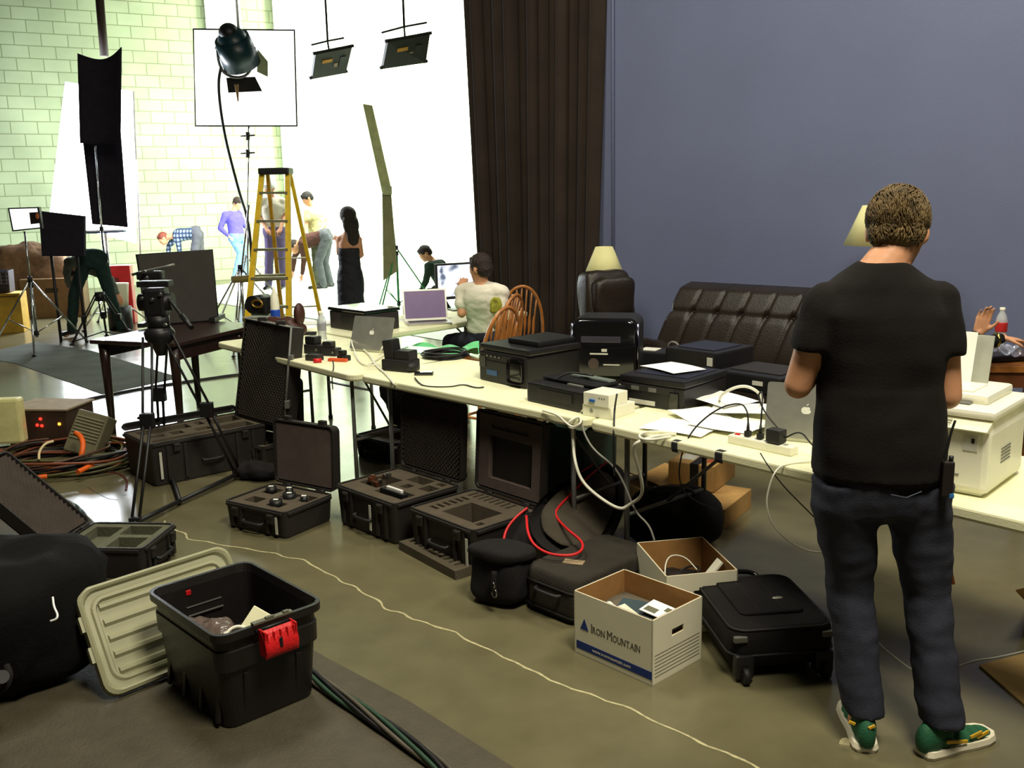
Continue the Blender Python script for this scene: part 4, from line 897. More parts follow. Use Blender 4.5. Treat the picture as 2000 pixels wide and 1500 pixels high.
# black charger stack right of laptop
q = wp(790, 728)
t = thing('camera_battery_dock', 'black upright battery dock on the middle table in front of the laptop', 'battery dock', (q.x - .03, q.y + .09, ZT), R(-30))
B().box((0, 0, .035), (.20, .12, .07), bev=.01).build('dock_base', m_blkrub, t); B().box((-.06, .0, .12), (.07, .09, .13), bev=.012, rot=rotm(0, R(-8))).build('upright_battery', m_blkrub, t); B().box((.04, .0, .095), (.11, .09, .06), bev=.008).build('battery', m_blkrub, t)
b = B(); b.ell((.10, -.02, .03), (.035, .05, .03)); b.build('rounded_end', m_blkrub, t)
q = wp(828, 733); single(B().box((0, 0, .010), (.11, .045, .018), bev=.006), 'mobile_phone', m_gloss, 'small black phone lying right of the battery dock', 'phone', (q.x, q.y + .01, ZT), R(-4))
# cable coil
q = wp(868, 700); t = thing('cable_coil', 'round coil of black cable lying on the middle table', 'cable', (q.x, q.y + .06, ZT))
for k in range(7):
    r_ = .135 + .012 * math.sin(k * 2.1); oz = .008 + .009 * (k // 2)
    B().tube([((r_ + .008 * math.sin(a * 3 + k)) * math.cos(a), (r_ + .008 * math.cos(a * 2 + k)) * math.sin(a), oz + .004 * math.sin(a * 2 + k)) for a in [i * math.pi / 14 for i in range(28)]], .006, closed=True, seg=6).build('cable_turn', m_cabk, t)
# green glass plate
q = wp(795, 688); t = single(B().prism(rrect(.42, .22, .05), .008), 'green_plastic_folder', M('mint_plastic', (150, 206, 168), .25), 'pale mint green plastic folder on the table between laptop and cable coil', 'folder', (q.x - .02, q.y + .10, ZT + .001), R(-30))
# cables over the tables
cable('white_cable', 'tangle of white laptop cables running over the middle table to its near edge', [wp(690, 660, ZT + .03), wp(700, 675, ZT + .02), wp(720, 690, ZT + .01), wp(735, 715, ZT + .01), wp(752, 728, ZT + .01), wp(764, 742, ZT + .01), wp(770, 752, ZT - .0), wp(778, 756, ZT - .06)], .006, m_cabw)
cable('white_cable', 'white cord looping behind the silver laptop on the middle table', [wp(742, 690, ZT + .01), wp(745, 680, ZT + .06), wp(752, 672, ZT + .07), wp(760, 684, ZT + .02), wp(740, 700, ZT + .01), wp(720, 712, ZT + .01)], .005, m_cabw)
cable('white_cable', 'white cord curling round the battery chargers', [wp(688, 656, ZT + .05), wp(686, 668, ZT + .08), wp(694, 690, ZT + .02), wp(700, 705, ZT + .01), wp(715, 715, ZT + .01), wp(738, 712, ZT + .01)], .005, m_cabw)
cable('black_cable', 'thin black cord running along the near edge of the middle table', [wp(810, 738, ZT + .01), wp(818, 748, ZT + .006), wp(830, 755, ZT + .006), wp(880, 756, ZT + .006), wp(905, 750, ZT + .006), wp(930, 758, ZT + .006), wp(945, 756, ZT + .006)], .004, m_cabk)
cable('black_cable', 'black cord dangling from the left table end past the chargers', [wp(650, 705, ZT + .03), wp(652, 715, ZT + .01), wp(650, 728, ZT), wp(648, 740, ZT - .1), wp(650, 760, ZT - .2)], .004, m_cabk)
cable('thick_white_cable', 'thick white cable arching high over the papers behind the power strip', [wp(1404, 790, ZT + .01), wp(1406, 775, ZT + .08), wp(1425, 760, ZT + .13), wp(1455, 752, ZT + .15), wp(1482, 765, ZT + .12), wp(1492, 785, ZT + .06), wp(1478, 796, ZT + .01)], .007, m_cabw)
cable('thick_white_cable', 'white cable dropping from the table joint to the floor and up again', [wp(1140, 800, ZT + .02), wp(1128, 812, ZT - .02), wp(1118, 834, ZT - .06), wp(1119, 860, ZT - .12), P(1122, 900, 4.30), P(1135, 940, 4.27), P(1170, 972, 4.2), P(1212, 997, 4.15), P(1230, 985, 4.15), P(1252, 972, 4.1), P(1256, 950, 4.05), P(1246, 910, 4.0), P(1235, 875, 3.95), P(1245, 862, 3.92), wp(1290, 850, ZT + .01), wp(1320, 848, ZT + .008)], .0075, m_cabw)
cable('white_cable', 'white cable looped on the near table edge left of the papers', [wp(1320, 846, ZT + .008), wp(1280, 842, ZT + .01), wp(1250, 846, ZT + .01), wp(1248, 856, ZT + .008), wp(1270, 860, ZT + .008), wp(1310, 853, ZT + .008)], .006, m_cabw)
cable('grey_cable', 'thin grey cable hanging from the white cartons down to the second archive box', [P(1136, 826, 4.33), P(1142, 850, 4.3), P(1160, 880, 4.26), P(1200, 910, 4.22), P(1222, 950, 4.2), P(1240, 1000, 4.15), P(1268, 1025, 4.1), P(1278, 1055, 4.08)], .005, M('pale_grey_cable', (150, 148, 140), .5))
cable('black_cable', 'thin black cord hanging straight down past the white cartons', [wp(1205, 770, ZT + .14), wp(1200, 800, ZT + .05), wp(1199, 835, ZT + .0), P(1198, 870, 4.15), P(1200, 930, 4.18)], .0045, m_cabk)
cable('tangled_cord', 'knot of white cords hanging at the joint of the two near tables', [wp(1060, 802, ZT + .01), wp(1090, 810, ZT + .01), wp(1105, 826, ZT - .01), wp(1120, 836, ZT - .03), wp(1136, 826, ZT + .0), wp(1132, 812, ZT + .01), wp(1112, 822, ZT), wp(1108, 834, ZT - .04), wp(1124, 838, ZT - .04), wp(1138, 820, ZT)], .005, m_cabw)
cable('white_wire', 'thin white cord hanging in a wide loop under the near table by the man', [wp(1598, 900, ZT + .01), wp(1540, 905, ZT + .0), P(1516, 915, 3.42), P(1502, 950, 3.42), P(1496, 985, 3.42), P(1505, 1020, 3.42), P(1530, 1050, 3.42), P(1565, 1072, 3.42), P(1600, 1080, 3.40), P(1640, 1078, 3.4)], .0035, m_cabw)
cable('black_wire', 'thin black cord sagging from the power strip towards the man', [P(1485, 885, 3.5), P(1500, 910, 3.46), P(1530, 950, 3.44), P(1570, 990, 3.44), P(1610, 1030, 3.44)], .0025, m_cabk)
cable('floor_wire', 'thin pale cord lying on the floor behind the man towards the right edge', [W(1700, 1235), W(1720, 1262), W(1755, 1290), W(1790, 1315), W(1860, 1308), W(1900, 1290), W(1950, 1285), W(2040, 1262)], .004, m_cabw)
# white multifunction printer
Fc = wp(1925, 977); yM = R(-43); u_ = Vector((math.cos(yM), math.sin(yM), 0)); v_ = Vector((-u_.y, u_.x, 0))
cM = Fc - u_ * .21 + v_ * .20
t = thing('multifunction_printer', 'large white multifunction printer on the near table at the right edge', 'printer', (cM.x, cM.y, ZT), yM)
b = B(); b.box((0, 0, .125), (.42, .40, .225), bev=.022); b.box((0, 0, .012), (.38, .36, .02), bev=.004); b.build('printer_body', m_white, t)
b = B(); b.rings([[(x, y, z) for (y, z) in ((-.225, .235), (-.20, .225), (.19, .225), (.19, .262), (-.16, .262))] for x in (-.205, .205)], smooth=False); b.build('control_deck', M('cream_plastic', (226, 222, 196), .4), t)
b = B(); b.box((0, .02, .278), (.43, .40, .03), bev=.012); b.build('scanner_lid', m_white, t)
b = B(); b.box((-.02, .06, .308), (.36, .28, .035), bev=.014); b.box((.0, .03, .327), (.20, .16, .006)); b.build('document_feeder', m_white, t)
b = B(); b.box((-.02, -.05, .297), (.26, .12, .004)); b.build('output_slot', m_grey, t)
b = B()
for r_ in range(3):
    for k in range(6): b.box((-.10 + .035 * k, -.212 + .010 * r_, .2405 + .0075 * r_), (.020, .006, .003), rot=rotm(R(38)))
b.build('key', M('grey_key', (176, 176, 156), .5), t)
B().box((.15, -.2015, .185), (.045, .003, .05)).build('port_cover', M('pale_grey_plastic', (206, 206, 196), .4), t); B().box((.158, -.204, .195), (.010, .002, .016)).build('usb_port', m_blk, t)
B().box((.06, -.2015, .072), (.12, .002, .003)).build('tray_seam', m_grey, t); B().box((.09, -.2015, .04), (.018, .002, .014), bev=.0005).build('badge', m_blk, t); B().box((.09, -.2012, .024), (.045, .002, .004)).build('printed_name', m_grey, t)
b = B(); 
for k in range(5): b.box((.2108, -.02 + .0, .10 + .012 * k), (.002, .10, .004))
b.build('vent', m_grey, t)
b = B(); b.box((-.03, .16, .40), (.24, .006, .19), rot=rotm(R(-14)), bev=.002); b.build('paper_support', M('grey_tray', (170, 172, 158), .4), t)
B().box((-.075, .148, .405), (.22, .002, .20), rot=rotm(R(-14))).build('loaded_sheet', m_paper, t)
# bundles under the far table
q = P(865, 690, 7.3); t = thing('grey_bin', 'round grey bin with green plastic sheets between the middle and far tables', 'bin', (q.x, q.y, 0)); 
B().lathe([(.12, 0), (.16, .55), (.17, .56), (.15, .55), (.12, .05), (0, .04)], seg=24).build('bin_body', M('grey_bin_plastic', (130, 130, 134), .5), t)
b = B(); b.grid(lambda u, v: Vector(((u - .5) * .55, (v - .5) * .34, .585 + .04 * math.sin(u * 8) * math.cos(v * 6))), 20, 14); b.build('green_sheet', M('mint_film', (120, 220, 150), .3), t)
q = P(790, 678, 7.5); single(soft(B(), (.42, .30, .50), n=3, amp=.03, fr=7, seed=8), 'black_kit_bag', m_blknyl, 'dark kit bag with clutter under the far table', 'bag', (q.x, q.y + .1, 0), R(40))
q = P(1120, 838, 4.9); t = thing('green_crate', 'open green and teal bin standing behind the pocketed case lid', 'crate', (q.x + .04, q.y + .25, 0), R(-42)); shell(B(), .34, .30, .52, .03, .01).build('crate_body', M('teal_bin', (70, 96, 84), .5), t); b = B(); b.grid(lambda u, v: Vector(((u - .5) * .30, (v - .5) * .26, .50 + .03 * math.sin(u * 7 + v * 5))), 12, 10); b.build('green_bag', M('green_film', (120, 190, 70), .3), t)

q = wp(780, 628); single(B().box((0, 0, .003), (.22, .16, .006), rot=rotm(0, 0, .2)), 'white_sheets', m_paper, 'loose white sheets left of the purple-screened laptop', 'paper', (q.x, q.y + .03, ZT), R(20))
q = wp(795, 618); single(B().lathe([(.025, 0), (.032, .08), (.030, .08), (.023, .005)]), 'paper_cup', m_white, 'small white cup beside the purple-screened laptop', 'cup', (q.x - .02, q.y + .12, ZT))
q = P(968, 585, 7.05); t = single(soft(B(), (.09, .05, .12), n=2.6, amp=.01, fr=14, seed=51), 'striped_bag', M('multicolour_cloth', (150, 150, 40), .7, var=.5, scale=16), 'small yellow and green cloth bag hanging on the chair of the seated person', 'bag', (q.x, q.y, q.z - .10))
# ================================================================== FURNITURE BY THE WALL
m_oak = M('golden_oak', (172, 108, 50), .35, var=.2, scale=20, coat=.3)
def windsor(label, loc, rz, s=1):
    t = thing('windsor_chair', label, 'chair', loc, rz, 'golden oak spindle-back chairs')
    b = B(); b.prism(rrect(.44, .42, .14, 6), .035, Matrix.Translation((0, 0, .43))); b.build('seat', m_oak, t)
    hoop = [(.19 * math.cos(a) * (1.06 if abs(math.cos(a)) > .3 else 1), -.17 - .12 * math.sin(a) ** .8, .46 + .52 * math.sin(a) ** .75) for a in [math.pi * k / 20 for k in range(21)]]
    B().tube(hoop, .014, seg=8, smoothpts=1).build('back_hoop', m_oak, t)
    for k in range(7):
        x = -.132 + .044 * k; top = .46 + .52 * (1 - (x / .20) ** 2) ** .40; bx_ = x * .75
        tp = Vector((x, -.17 - .12 * ((top - .46) / .52), top)); bt = Vector((bx_, -.17, .46))
        b = B(); b.tube([bt, bt.lerp(tp, .25), bt.lerp(tp, .5), bt.lerp(tp, .75), tp], .007, seg=6); b.ell(bt.lerp(tp, .4), (.013, .008, .09), rot=rotm(R(13))); b.build('spindle', m_oak, t)
    for sx in (-1, 1):
        for sy in (-1, 1):
            a_ = Vector((sx * .15, sy * .14, .43)); e_ = Vector((sx * .21, sy * .21, 0))
            B().tube([a_, a_.lerp(e_, .35), a_.lerp(e_, .6), e_], .017, seg=8, taper=.7).build('leg', m_oak, t)
    b = B(); b.tube([(-.18, 0, .2), (.18, 0, .2)], .010); b.tube([(-.18, -.17, .2), (-.18, .17, .2)], .010); b.tube([(.18, -.17, .2), (.18, .17, .2)], .010); b.build('stretcher', m_oak, t)
    return t
q = P(927, 648, 6.75); windsor('oak spindle-back chair nearest the big black printer', (q.x + .02, q.y + .10, 0), R(48))
q = P(1006, 598, 8.3); windsor('oak spindle-back chair close to the black curtain', (q.x, q.y + .1, 0), R(12))
m_lea = M('dark_brown_leather', (38, 30, 23), .40, var=.2, scale=6, bump=.25, bscale=90)
# recliner
q = P(1200, 600, 7.75); t = thing('leather_armchair', 'black leather recliner with a puffy back in front of the lampshade', 'armchair', (q.x + .06, q.y + .1, 0), R(24))
soft(B(), (.46, .24, .72), n=5, amp=.012, fr=5, seed=21, rot=rotm(R(-8)), c=(0, .18, .39)).build('backrest', m_lea, t)
soft(B(), (.38, .14, .34), n=4, amp=.01, fr=6, seed=22, c=(0, .12, .72), flat=False).build('head_pillow', m_lea, t)
soft(B(), (.42, .56, .24), n=3.5, amp=.012, fr=5, seed=23, c=(0, -.15, .22)).build('seat_cushion', m_lea, t)
for sx in (-1, 1): soft(B(), (.14, .66, .40), n=3.2, amp=.012, fr=5, seed=24 + sx, c=(sx * .26, -.10, .14)).build('armrest', m_lea, t)
B().box((0, 0, .10), (.52, .60, .18), bev=.02).build('base', m_blk, t)
# table lamp on a small side table
def lampshade(t, z0, h_, r0, r1, mat_):
    b = B(); b.lathe([(r0, z0), (r1, z0 + h_), (r1 - .004, z0 + h_), (r0 - .004, z0)], seg=36); return b.build('lamp_shade', mat_, t)
m_shade = M('cream_lampshade', (222, 216, 156), .8, var=.03)
q = P(1180, 548, 8.35); zs = q.z
t = thing('side_table', 'small dark side table hidden behind the recliner, carrying the lamp', 'table', (q.x, q.y, 0), R(-20))
B().box((0, 0, .53), (.46, .46, .03), bev=.005).build('tabletop', m_blk, t)
for sx in (-1, 1):
    for sy in (-1, 1): B().box((sx * .19, sy * .19, .26), (.04, .04, .51)).build('leg', m_blk, t)
t = thing('table_lamp', 'table lamp with a cream cone shade beside the black curtain', 'lamp', (q.x, q.y, .546))
lampshade(t, zs - .546, .29, .195, .075, m_shade)
b = B(); b.lathe([(.08, 0), (.085, .02), (.03, .05), (.055, .14), (.07, .22), (.04, .32), (.012, .36), (.010, zs - .46)]); b.build('lamp_base', M('dark_ceramic', (60, 48, 40), .3), t)
# sofa along the blue wall
sA = onblue(1332, 548, .22); sB = onblue(1565, 555, .22)
ds = Vector((sB.x - sA.x, sB.y - sA.y, 0)).normalized(); ns_ = Vector((ds.y, -ds.x, 0)); sz = sA.z
SL = 1.95; t = thing('tufted_sofa', 'dark brown button-tufted leather sofa standing against the blue wall', 'sofa', (sA.x + ds.x * .10, sA.y + ds.y * .10, 0), math.atan2(ds.y, ds.x))
nb = 9
def backf(u, v):
    x = u * SL; z = .40 + (sz - .40) * v; px_ = x / SL * nb; dx = (px_ % 1) - .5
    rowz = (.36, .68) ; d_ = 0
    d_ += .022 * math.exp(-(abs((px_ % 1) - 0) if (px_ % 1) < .5 else 1 - (px_ % 1)) ** 2 / .004)
    cd_ = min((px_ % 1), 1 - (px_ % 1))
    for rz_ in (.62,): d_ += .035 * math.exp(-(cd_ ** 2 / .010 + (v - rz_) ** 2 / .004)) + .012 * math.exp(-(v - rz_) ** 2 / .0012)
    y = -.16 - .24 * (1 - v) + d_ ; y -= .05 * math.sin(math.pi * min(1, max(0, v))) ** .5
    if v > .94: y += (v - .94) * 2.2
    return Vector((x - .14 * (1 - v), y, z))
b = B(); b.grid(backf, 144, 40); o = b.build('backrest', m_lea, t); md = o.modifiers.new('s', 'SOLIDIFY'); md.thickness = .10; md.offset = -1
b = B(); b.box((SL / 2 - .05, -.62, .30), (SL, .66, .18), bev=.05); b.build('seat_cushion', m_lea, t)
for k in range(nb - 1): B().ell((SL * (k + 1) / nb - .05, -.245, .40 + (sz - .40) * .62), (.012, .008, .012)).build('tuft_button', m_lea, t)
B().box((SL / 2 - .05, -.58, .16), (SL - .1, .55, .12)).build('base_frame', m_blk, t)
for x in (.05, SL - .15):
    for y in (-.82, -.35): B().cyl((x, y, 0), (x, y, .11), .022).build('leg', m_steel, t)
# floor lamp on the right, its shade behind the man's head
q = P(1706, 478, 6.75)
t = thing('floor_lamp', 'floor lamp with a white cone shade partly hidden by the standing man', 'lamp', (q.x, q.y, 0))
lampshade(t, q.z, .27, .20, .085, m_shade)
B().cyl((0, 0, .02), (0, 0, q.z + .14), .012).build('pole', m_steel, t); B().lathe([(.14, 0), (.14, .015), (.02, .03)]).build('base', m_blk, t)
# wooden desk on the right
zD = .74; q0 = W(1700, 712, zD); q1 = W(2100, 716, zD)
t = thing('wooden_desk', 'orange wood desk at the right edge behind the white printer', 'desk', (q0.x, q0.y, 0), math.atan2(q1.y - q0.y, q1.x - q0.x)); L_ = (q1 - q0).length
b = B(); b.box((L_ / 2, .30, zD - .02), (L_, .60, .04), bev=.006); b.build('desktop', m_oak, t)
B().box((L_ / 2, .03, zD - .085), (L_ - .1, .02, .09)).build('apron', M('dark_oak', (104, 58, 26), .5), t)
for x in (.05, L_ - .05):
    for y in (.05, .55): B().box((x, y, .35), (.05, .05, .70)).build('leg', m_oak, t)
qb = W(1950, 668, zD + .01); bt = bottle('clear bottle with a red and white label on the orange wood desk', (qb.x, qb.y - .02, zD + .001), lab=(196, 42, 40), h_=.235, r_=.036)
t = single(B().box((0, 0, .02), (.40, .26, .035), bev=.008), 'black_laptop_bag', m_blk, 'flat black device on the orange wood desk by the hand', 'device', W(1985, 705, zD + .001) + Vector((0, .10, 0)), R(8))
b = B(); b.grid(lambda u, v: Vector(((u - .5) * .34, (v - .5) * .16, .04 + .035 * math.sin(u * 11) * math.cos(v * 9) + .02 * math.sin(u * 5))), 24, 14); single(b, 'clear_plastic_sleeve', M('clear_film', (170, 172, 186), .12, trans=.5), 'crinkled clear plastic film on the desk under the hand', 'plastic film', W(1945, 700, zD + .045) + Vector((.05, .05, 0)), R(10))

# ================================================================== PEOPLE
m_skin = M('skin', (208, 150, 112), .55, var=.08, scale=9, bump=.05)
m_hair = {}
def body_mesh(b, name, mat_, vox, parent, smooth=8, disp=0, dfr=14, seed=0, label=None):
    tmp = b.build('tmp', mat_); m = tmp.modifiers.new('r', 'REMESH'); m.mode = 'VOXEL'; m.voxel_size = vox; m.use_smooth_shade = True
    s = tmp.modifiers.new('s', 'SMOOTH'); s.iterations = smooth; s.factor = .5
    bpy.context.view_layer.update()
    me = bpy.data.meshes.new_from_object(tmp.evaluated_get(bpy.context.evaluated_depsgraph_get())); bpy.data.objects.remove(tmp)
    me.name = name
    if disp:
        ns2 = [v.normal.copy() for v in me.vertices]
        for v, n in zip(me.vertices, ns2):
            p = v.co; q = Vector((p.x * .8, p.y * .8, p.z * 1.5)) * dfr + Vector((seed, 0, 0))
            v.co = p + n * disp * (noise.noise(q) + .5 * noise.noise(q * 2.3))
    for p in me.polygons: p.use_smooth = True
    if not me.materials: me.materials.append(mat_)
    o = bpy.data.objects.new(name, me); COL.objects.link(o)
    if parent: adopt(o, parent)
    return o
def cone(b, p0, p1, r0, r1, flat=1.0, side=None):
    """tapered limb with round ends; flat<1 squashes it across `side`"""
    p0 = Vector(p0); p1 = Vector(p1); d = (p1 - p0); n = d.normalized(); sd = (side or n.orthogonal()); sd = (sd - n * sd.dot(n)).normalized(); up = n.cross(sd)
    rs = []; K = 5
    for k in range(K): a = math.pi / 2 * (1 - k / K); rs.append((-math.sin(a) * r0, math.cos(a) * r0))
    rs.append((0, r0)); rs.append((d.length, r1))
    for k in range(1, K + 1): a = math.pi / 2 * k / K; rs.append((d.length + math.sin(a) * r1, max(math.cos(a) * r1, .0005)))
    b.rings([[p0 + n * h + (sd * math.cos(2 * math.pi * j / 14) + up * math.sin(2 * math.pi * j / 14) * flat) * max(r, .0005) for j in range(14)] for h, r in rs])
def loft(b, secs):
    """secs: (centre, halfwidth, halfdepth, side, n)"""
    rs = []
    for c, a, d, side, n in secs:
        up = n.cross(side).normalized(); rs.append([Vector(c) + side * (math.copysign(abs(math.cos(t)) ** .8, math.cos(t)) * a) + up * (math.copysign(abs(math.sin(t)) ** .85, math.sin(t)) * d) for t in [2 * math.pi * k / 24 for k in range(24)]])
    b.rings(rs)
def hand(b, wr, dr, pn, s=1.0, curl=.5, thumb=1):
    """palm, four fingers, thumb. dr: along the hand, pn: palm normal"""
    dr = dr.normalized(); pn = (pn - dr * pn.dot(dr)).normalized(); sd = dr.cross(pn) * thumb
    for k in range(4):
        o = (k - 1.5) * .0205 * s; cone(b, wr + sd * o * .7 + dr * .012 * s, wr + sd * o + dr * .082 * s, .016 * s, .013 * s, .9)
    for k, L in enumerate((.068, .076, .071, .054)):
        o = -(k - 1.5) * .0225 * s; p = wr + sd * o + dr * .086 * s; a = 0; seg = L * s / 3; rr = (.0090, .0092, .0088, .0078)[k] * s
        for j in range(3):
            a += curl * (.5 + .35 * j) + .06 * k; d2 = dr * math.cos(a) + pn * math.sin(a); q = p + d2 * seg * (1.2 - .15 * j); cone(b, p, q, rr, rr * .93); p = q; rr *= .93
    p = wr + sd * .026 * s + dr * .022 * s; d2 = (dr * .7 + sd * .75 + pn * .35).normalized(); q = p + d2 * .036 * s; cone(b, p, q, .0125 * s, .011 * s); d3 = (d2 + dr * .5 + pn * .4 * curl).normalized(); cone(b, q, q + d3 * .030 * s, .0108 * s, .0095 * s); q2_ = q + d3 * .030 * s; cone(b, q2_, q2_ + (d3 + pn * .2 - sd * .2).normalized() * .022 * s, .0095 * s, .008 * s)
def head(b, c, fwd, up, s=1.0):
    fwd = fwd.normalized(); up = (up - fwd * up.dot(fwd)).normalized(); sd = fwd.cross(up)
    M_ = Matrix(((sd.x, fwd.x, up.x, c.x), (sd.y, fwd.y, up.y, c.y), (sd.z, fwd.z, up.z, c.z), (0, 0, 0, 1)))
    E = lambda p, r: b.ell(M_ @ Vector(p) if 0 else M_ @ (Vector(p) * s), [q * s for q in r], rot=M_.to_3x3().to_4x4(), seg=20, rings=14)
    E((0, -.012, .022), (.076, .094, .092)); E((0, .022, -.045), (.058, .066, .072)); E((0, .058, -.088), (.030, .030, .024))
    E((0, .062, .018), (.060, .028, .022)); E((0, .088, -.016), (.013, .020, .024)); E((0, .094, -.028), (.017, .013, .011)); E((0, .078, -.058), (.024, .014, .008)); E((0, .076, -.068), (.021, .013, .008))
    for sx in (-1, 1):
        E((sx * .040, .052, -.018), (.022, .026, .024)); E((sx * .077, -.008, -.010), (.010, .018, .032)); E((sx * .030, .076, .004), (.014, .012, .010))
    return M_, s
def hair_cap(b, HM, style='short'):
    M_, s = HM; Rm = M_.to_3x3().to_4x4(); E = lambda p, r: b.ell(M_ @ (Vector(p) * s), [q * s for q in r], rot=Rm, seg=24, rings=16)
    E((0, -.014, .034), (.083, .100, .092)); E((0, -.045, -.005), (.076, .070, .070)); E((0, .050, .075), (.055, .038, .030))
    if style == 'short': E((0, -.068, -.036), (.056, .038, .034))
    if style == 'long':
        E((0, -.03, .0), (.122, .118, .125)); E((0, -.07, -.14), (.138, .075, .17)); E((.01, -.08, -.30), (.115, .055, .15))
        E((0, -.07, -.05), (.078, .055, .11)); E((0, -.085, -.16), (.082, .048, .13)); E((.01, -.085, -.27), (.070, .038, .11))
        for sx in (-1, 1): E((sx * .066, -.015, -.06), (.022, .05, .12))
def person(label, J, top=None, legs=None, hair=None, vox=.014, s=1.0, sleeve='short', skin=None, shoes=m_blk, dress=None, hstyle='short', tdisp=.008, bw_=1.0, trouser_r=1.0, hands='down', faces=True):
    """J: world joints head neck chest pelvis shL shR elL elR haL haR hipL hipR knL knR anL anR, toeL toeR, fwd, up"""
    V = {k: (Vector(v) if not isinstance(v, str) else v) for k, v in J.items()}
    base = (V['anL'] + V['anR']) / 2; base.z = min(V['anL'].z, V['anR'].z) - .07
    t = thing('person', label, 'person', base, 0)
    skin = skin or m_skin
    side = (V['shR'] - V['shL']).normalized(); hs = (V['hipR'] - V['hipL']).normalized(); ax = (V['neck'] - V['pelvis']).normalized()
    b = B(); HM = head(b, V['head'], V['fwd'], V.get('up', ax), s)
    cone(b, V['neck'] - ax * .02, V['head'] - (V['head'] - V['neck']) * .35, .056 * s, .052 * s)
    def torso(b, g, lo=True):
        mid = V['pelvis'].lerp(V['neck'], .36); ch = V['pelvis'].lerp(V['neck'], .72); w_ = (V['shR'] - V['shL']).length / 2
        loft(b, [(V['pelvis'] - ax * .08, .13 * s * bw_ + g, .09 * s + g, hs, ax), (V['pelvis'], .160 * s * bw_ + g, .110 * s + g, hs, ax), (mid, .140 * s * bw_ + g, .098 * s + g, (side + hs).normalized(), ax), (ch, .158 * s * bw_ + g, .112 * s + g, side, ax), (V['pelvis'].lerp(V['neck'], .90), w_ * .72 + g, .085 * s + g, side, ax), (V['neck'], .06 * s + g * .5, .055 * s + g * .3, side, ax)])
        for sh in ('shL', 'shR'): cone(b, V['neck'] - ax * .045, V[sh], .052 * s + g * .6, .056 * s + g)
    torso(b, 0)
    for q in 'LR':
        cone(b, V['sh' + q], V['el' + q], .050 * s, .038 * s); cone(b, V['el' + q], V['ha' + q], .039 * s, .026 * s)
        d_ = (V['ha' + q] - V['el' + q]); pn = V.get('palm' + q, Vector((0, 0, -1)) if abs(d_.normalized().z) < .8 else V['fwd'])
        hand(b, V['ha' + q], V.get('hd' + q, d_), pn, s * 1.0, V.get('curl', Vector((.35, 0, 0))).x, 1 if q == 'L' else -1)
        cone(b, V['hip' + q], V['kn' + q], .078 * s, .053 * s); cone(b, V['kn' + q], V['an' + q], .054 * s, .036 * s); cone(b, V['an' + q] - Vector((0, 0, .03)), V['toe' + q], .034 * s, .026 * s)
    body_mesh(b, 'body', skin, vox, t, 5)
    if top:
        b = B(); torso(b, .018)
        b2 = .045 if sleeve != 'none' else 0
        for q in 'LR':
            if sleeve == 'short': cone(b, V['sh' + q], V['sh' + q].lerp(V['el' + q], .55), .066 * s, .066 * s)
            elif sleeve == 'long': cone(b, V['sh' + q], V['el' + q], .066 * s, .052 * s); cone(b, V['el' + q], V['el' + q].lerp(V['ha' + q], .93), .052 * s, .036 * s)
        body_mesh(b, 'shirt', top, vox, t, 4, tdisp, 12, 3)
    if legs:
        b = B(); k_ = trouser_r
        loft(b, [(V['pelvis'] + ax * .06, .155 * s * bw_ + .02, .108 * s + .02, hs, ax), (V['pelvis'] - ax * .02, .168 * s * bw_ + .02, .118 * s + .02, hs, ax), (V['pelvis'] - ax * .10, .15 * s * bw_ + .02, .10 * s + .02, hs, ax)])
        for q in 'LR':
            cone(b, V['hip' + q], V['kn' + q], .096 * s * k_, .072 * s * k_); cone(b, V['kn' + q], V['an' + q], .072 * s * k_, .062 * s * k_); cone(b, V['hip' + q], V['pelvis'], .10 * s, .10 * s)
        body_mesh(b, 'trousers', legs, vox, t, 4, tdisp, 11, 9)
    if dress:
        b = B(); w_ = (V['shR'] - V['shL']).length / 2
        ft = (V['anL'] + V['anR']) / 2
        loft(b, [(ft + Vector((0, 0, .05)), .20, .17, hs, Vector((0, 0, 1))), (ft.lerp(V['pelvis'], .4), .185, .15, hs, Vector((0, 0, 1))), (V['pelvis'] - Vector((0, 0, .05)), .185, .14, hs, Vector((0, 0, 1))), (V['pelvis'] + Vector((0, 0, .12)), .150, .115, hs, Vector((0, 0, 1))), (V['pelvis'].lerp(V['neck'], .62), .150, .118, hs, Vector((0, 0, 1)))])
        body_mesh(b, 'dress', dress, vox, t, 4, tdisp, 12, 3)
    if hair:
        b = B(); hair_cap(b, HM, hstyle); body_mesh(b, 'hair', hair, min(vox, .009), t, 2, .006, 60, 5)
    for q in 'LR':
        if shoes is None: continue
        a_ = V['an' + q] - Vector((0, 0, .04)); b = B(); d_ = (V['toe' + q] - a_); d_.z = 0; d_.normalize(); h0 = Vector((a_.x, a_.y, base.z + .035)) - d_ * .04
        cone(b, h0, h0 + d_ * .20, .038, .036, .85); cone(b, h0 + Vector((0, 0, .02)), a_ + Vector((0, 0, .02)), .040, .044)
        for v in b.bm.verts: v.co.z = max(v.co.z, base.z + .003)
        body_mesh(b, 'shoe', shoes, vox * .8, t, 2)
    return t
m_hblond = M('dark_blond_hair', (98, 78, 42), .6, var=.45, scale=34, bump=.5, bscale=220)
m_hdark = M('dark_brown_hair', (42, 30, 24), .6, var=.4, scale=40, bump=.9, bscale=130)
m_hblack = M('black_hair', (24, 20, 18), .5, var=.3, scale=40, bump=.9, bscale=130)
m_denim = M('dark_blue_denim', (48, 49, 60), .9, var=.25, scale=14, bump=.35, bscale=260)
m_btee = M('black_cotton', (27, 24, 23), .97, var=.15, scale=6, bump=.15, bscale=120)

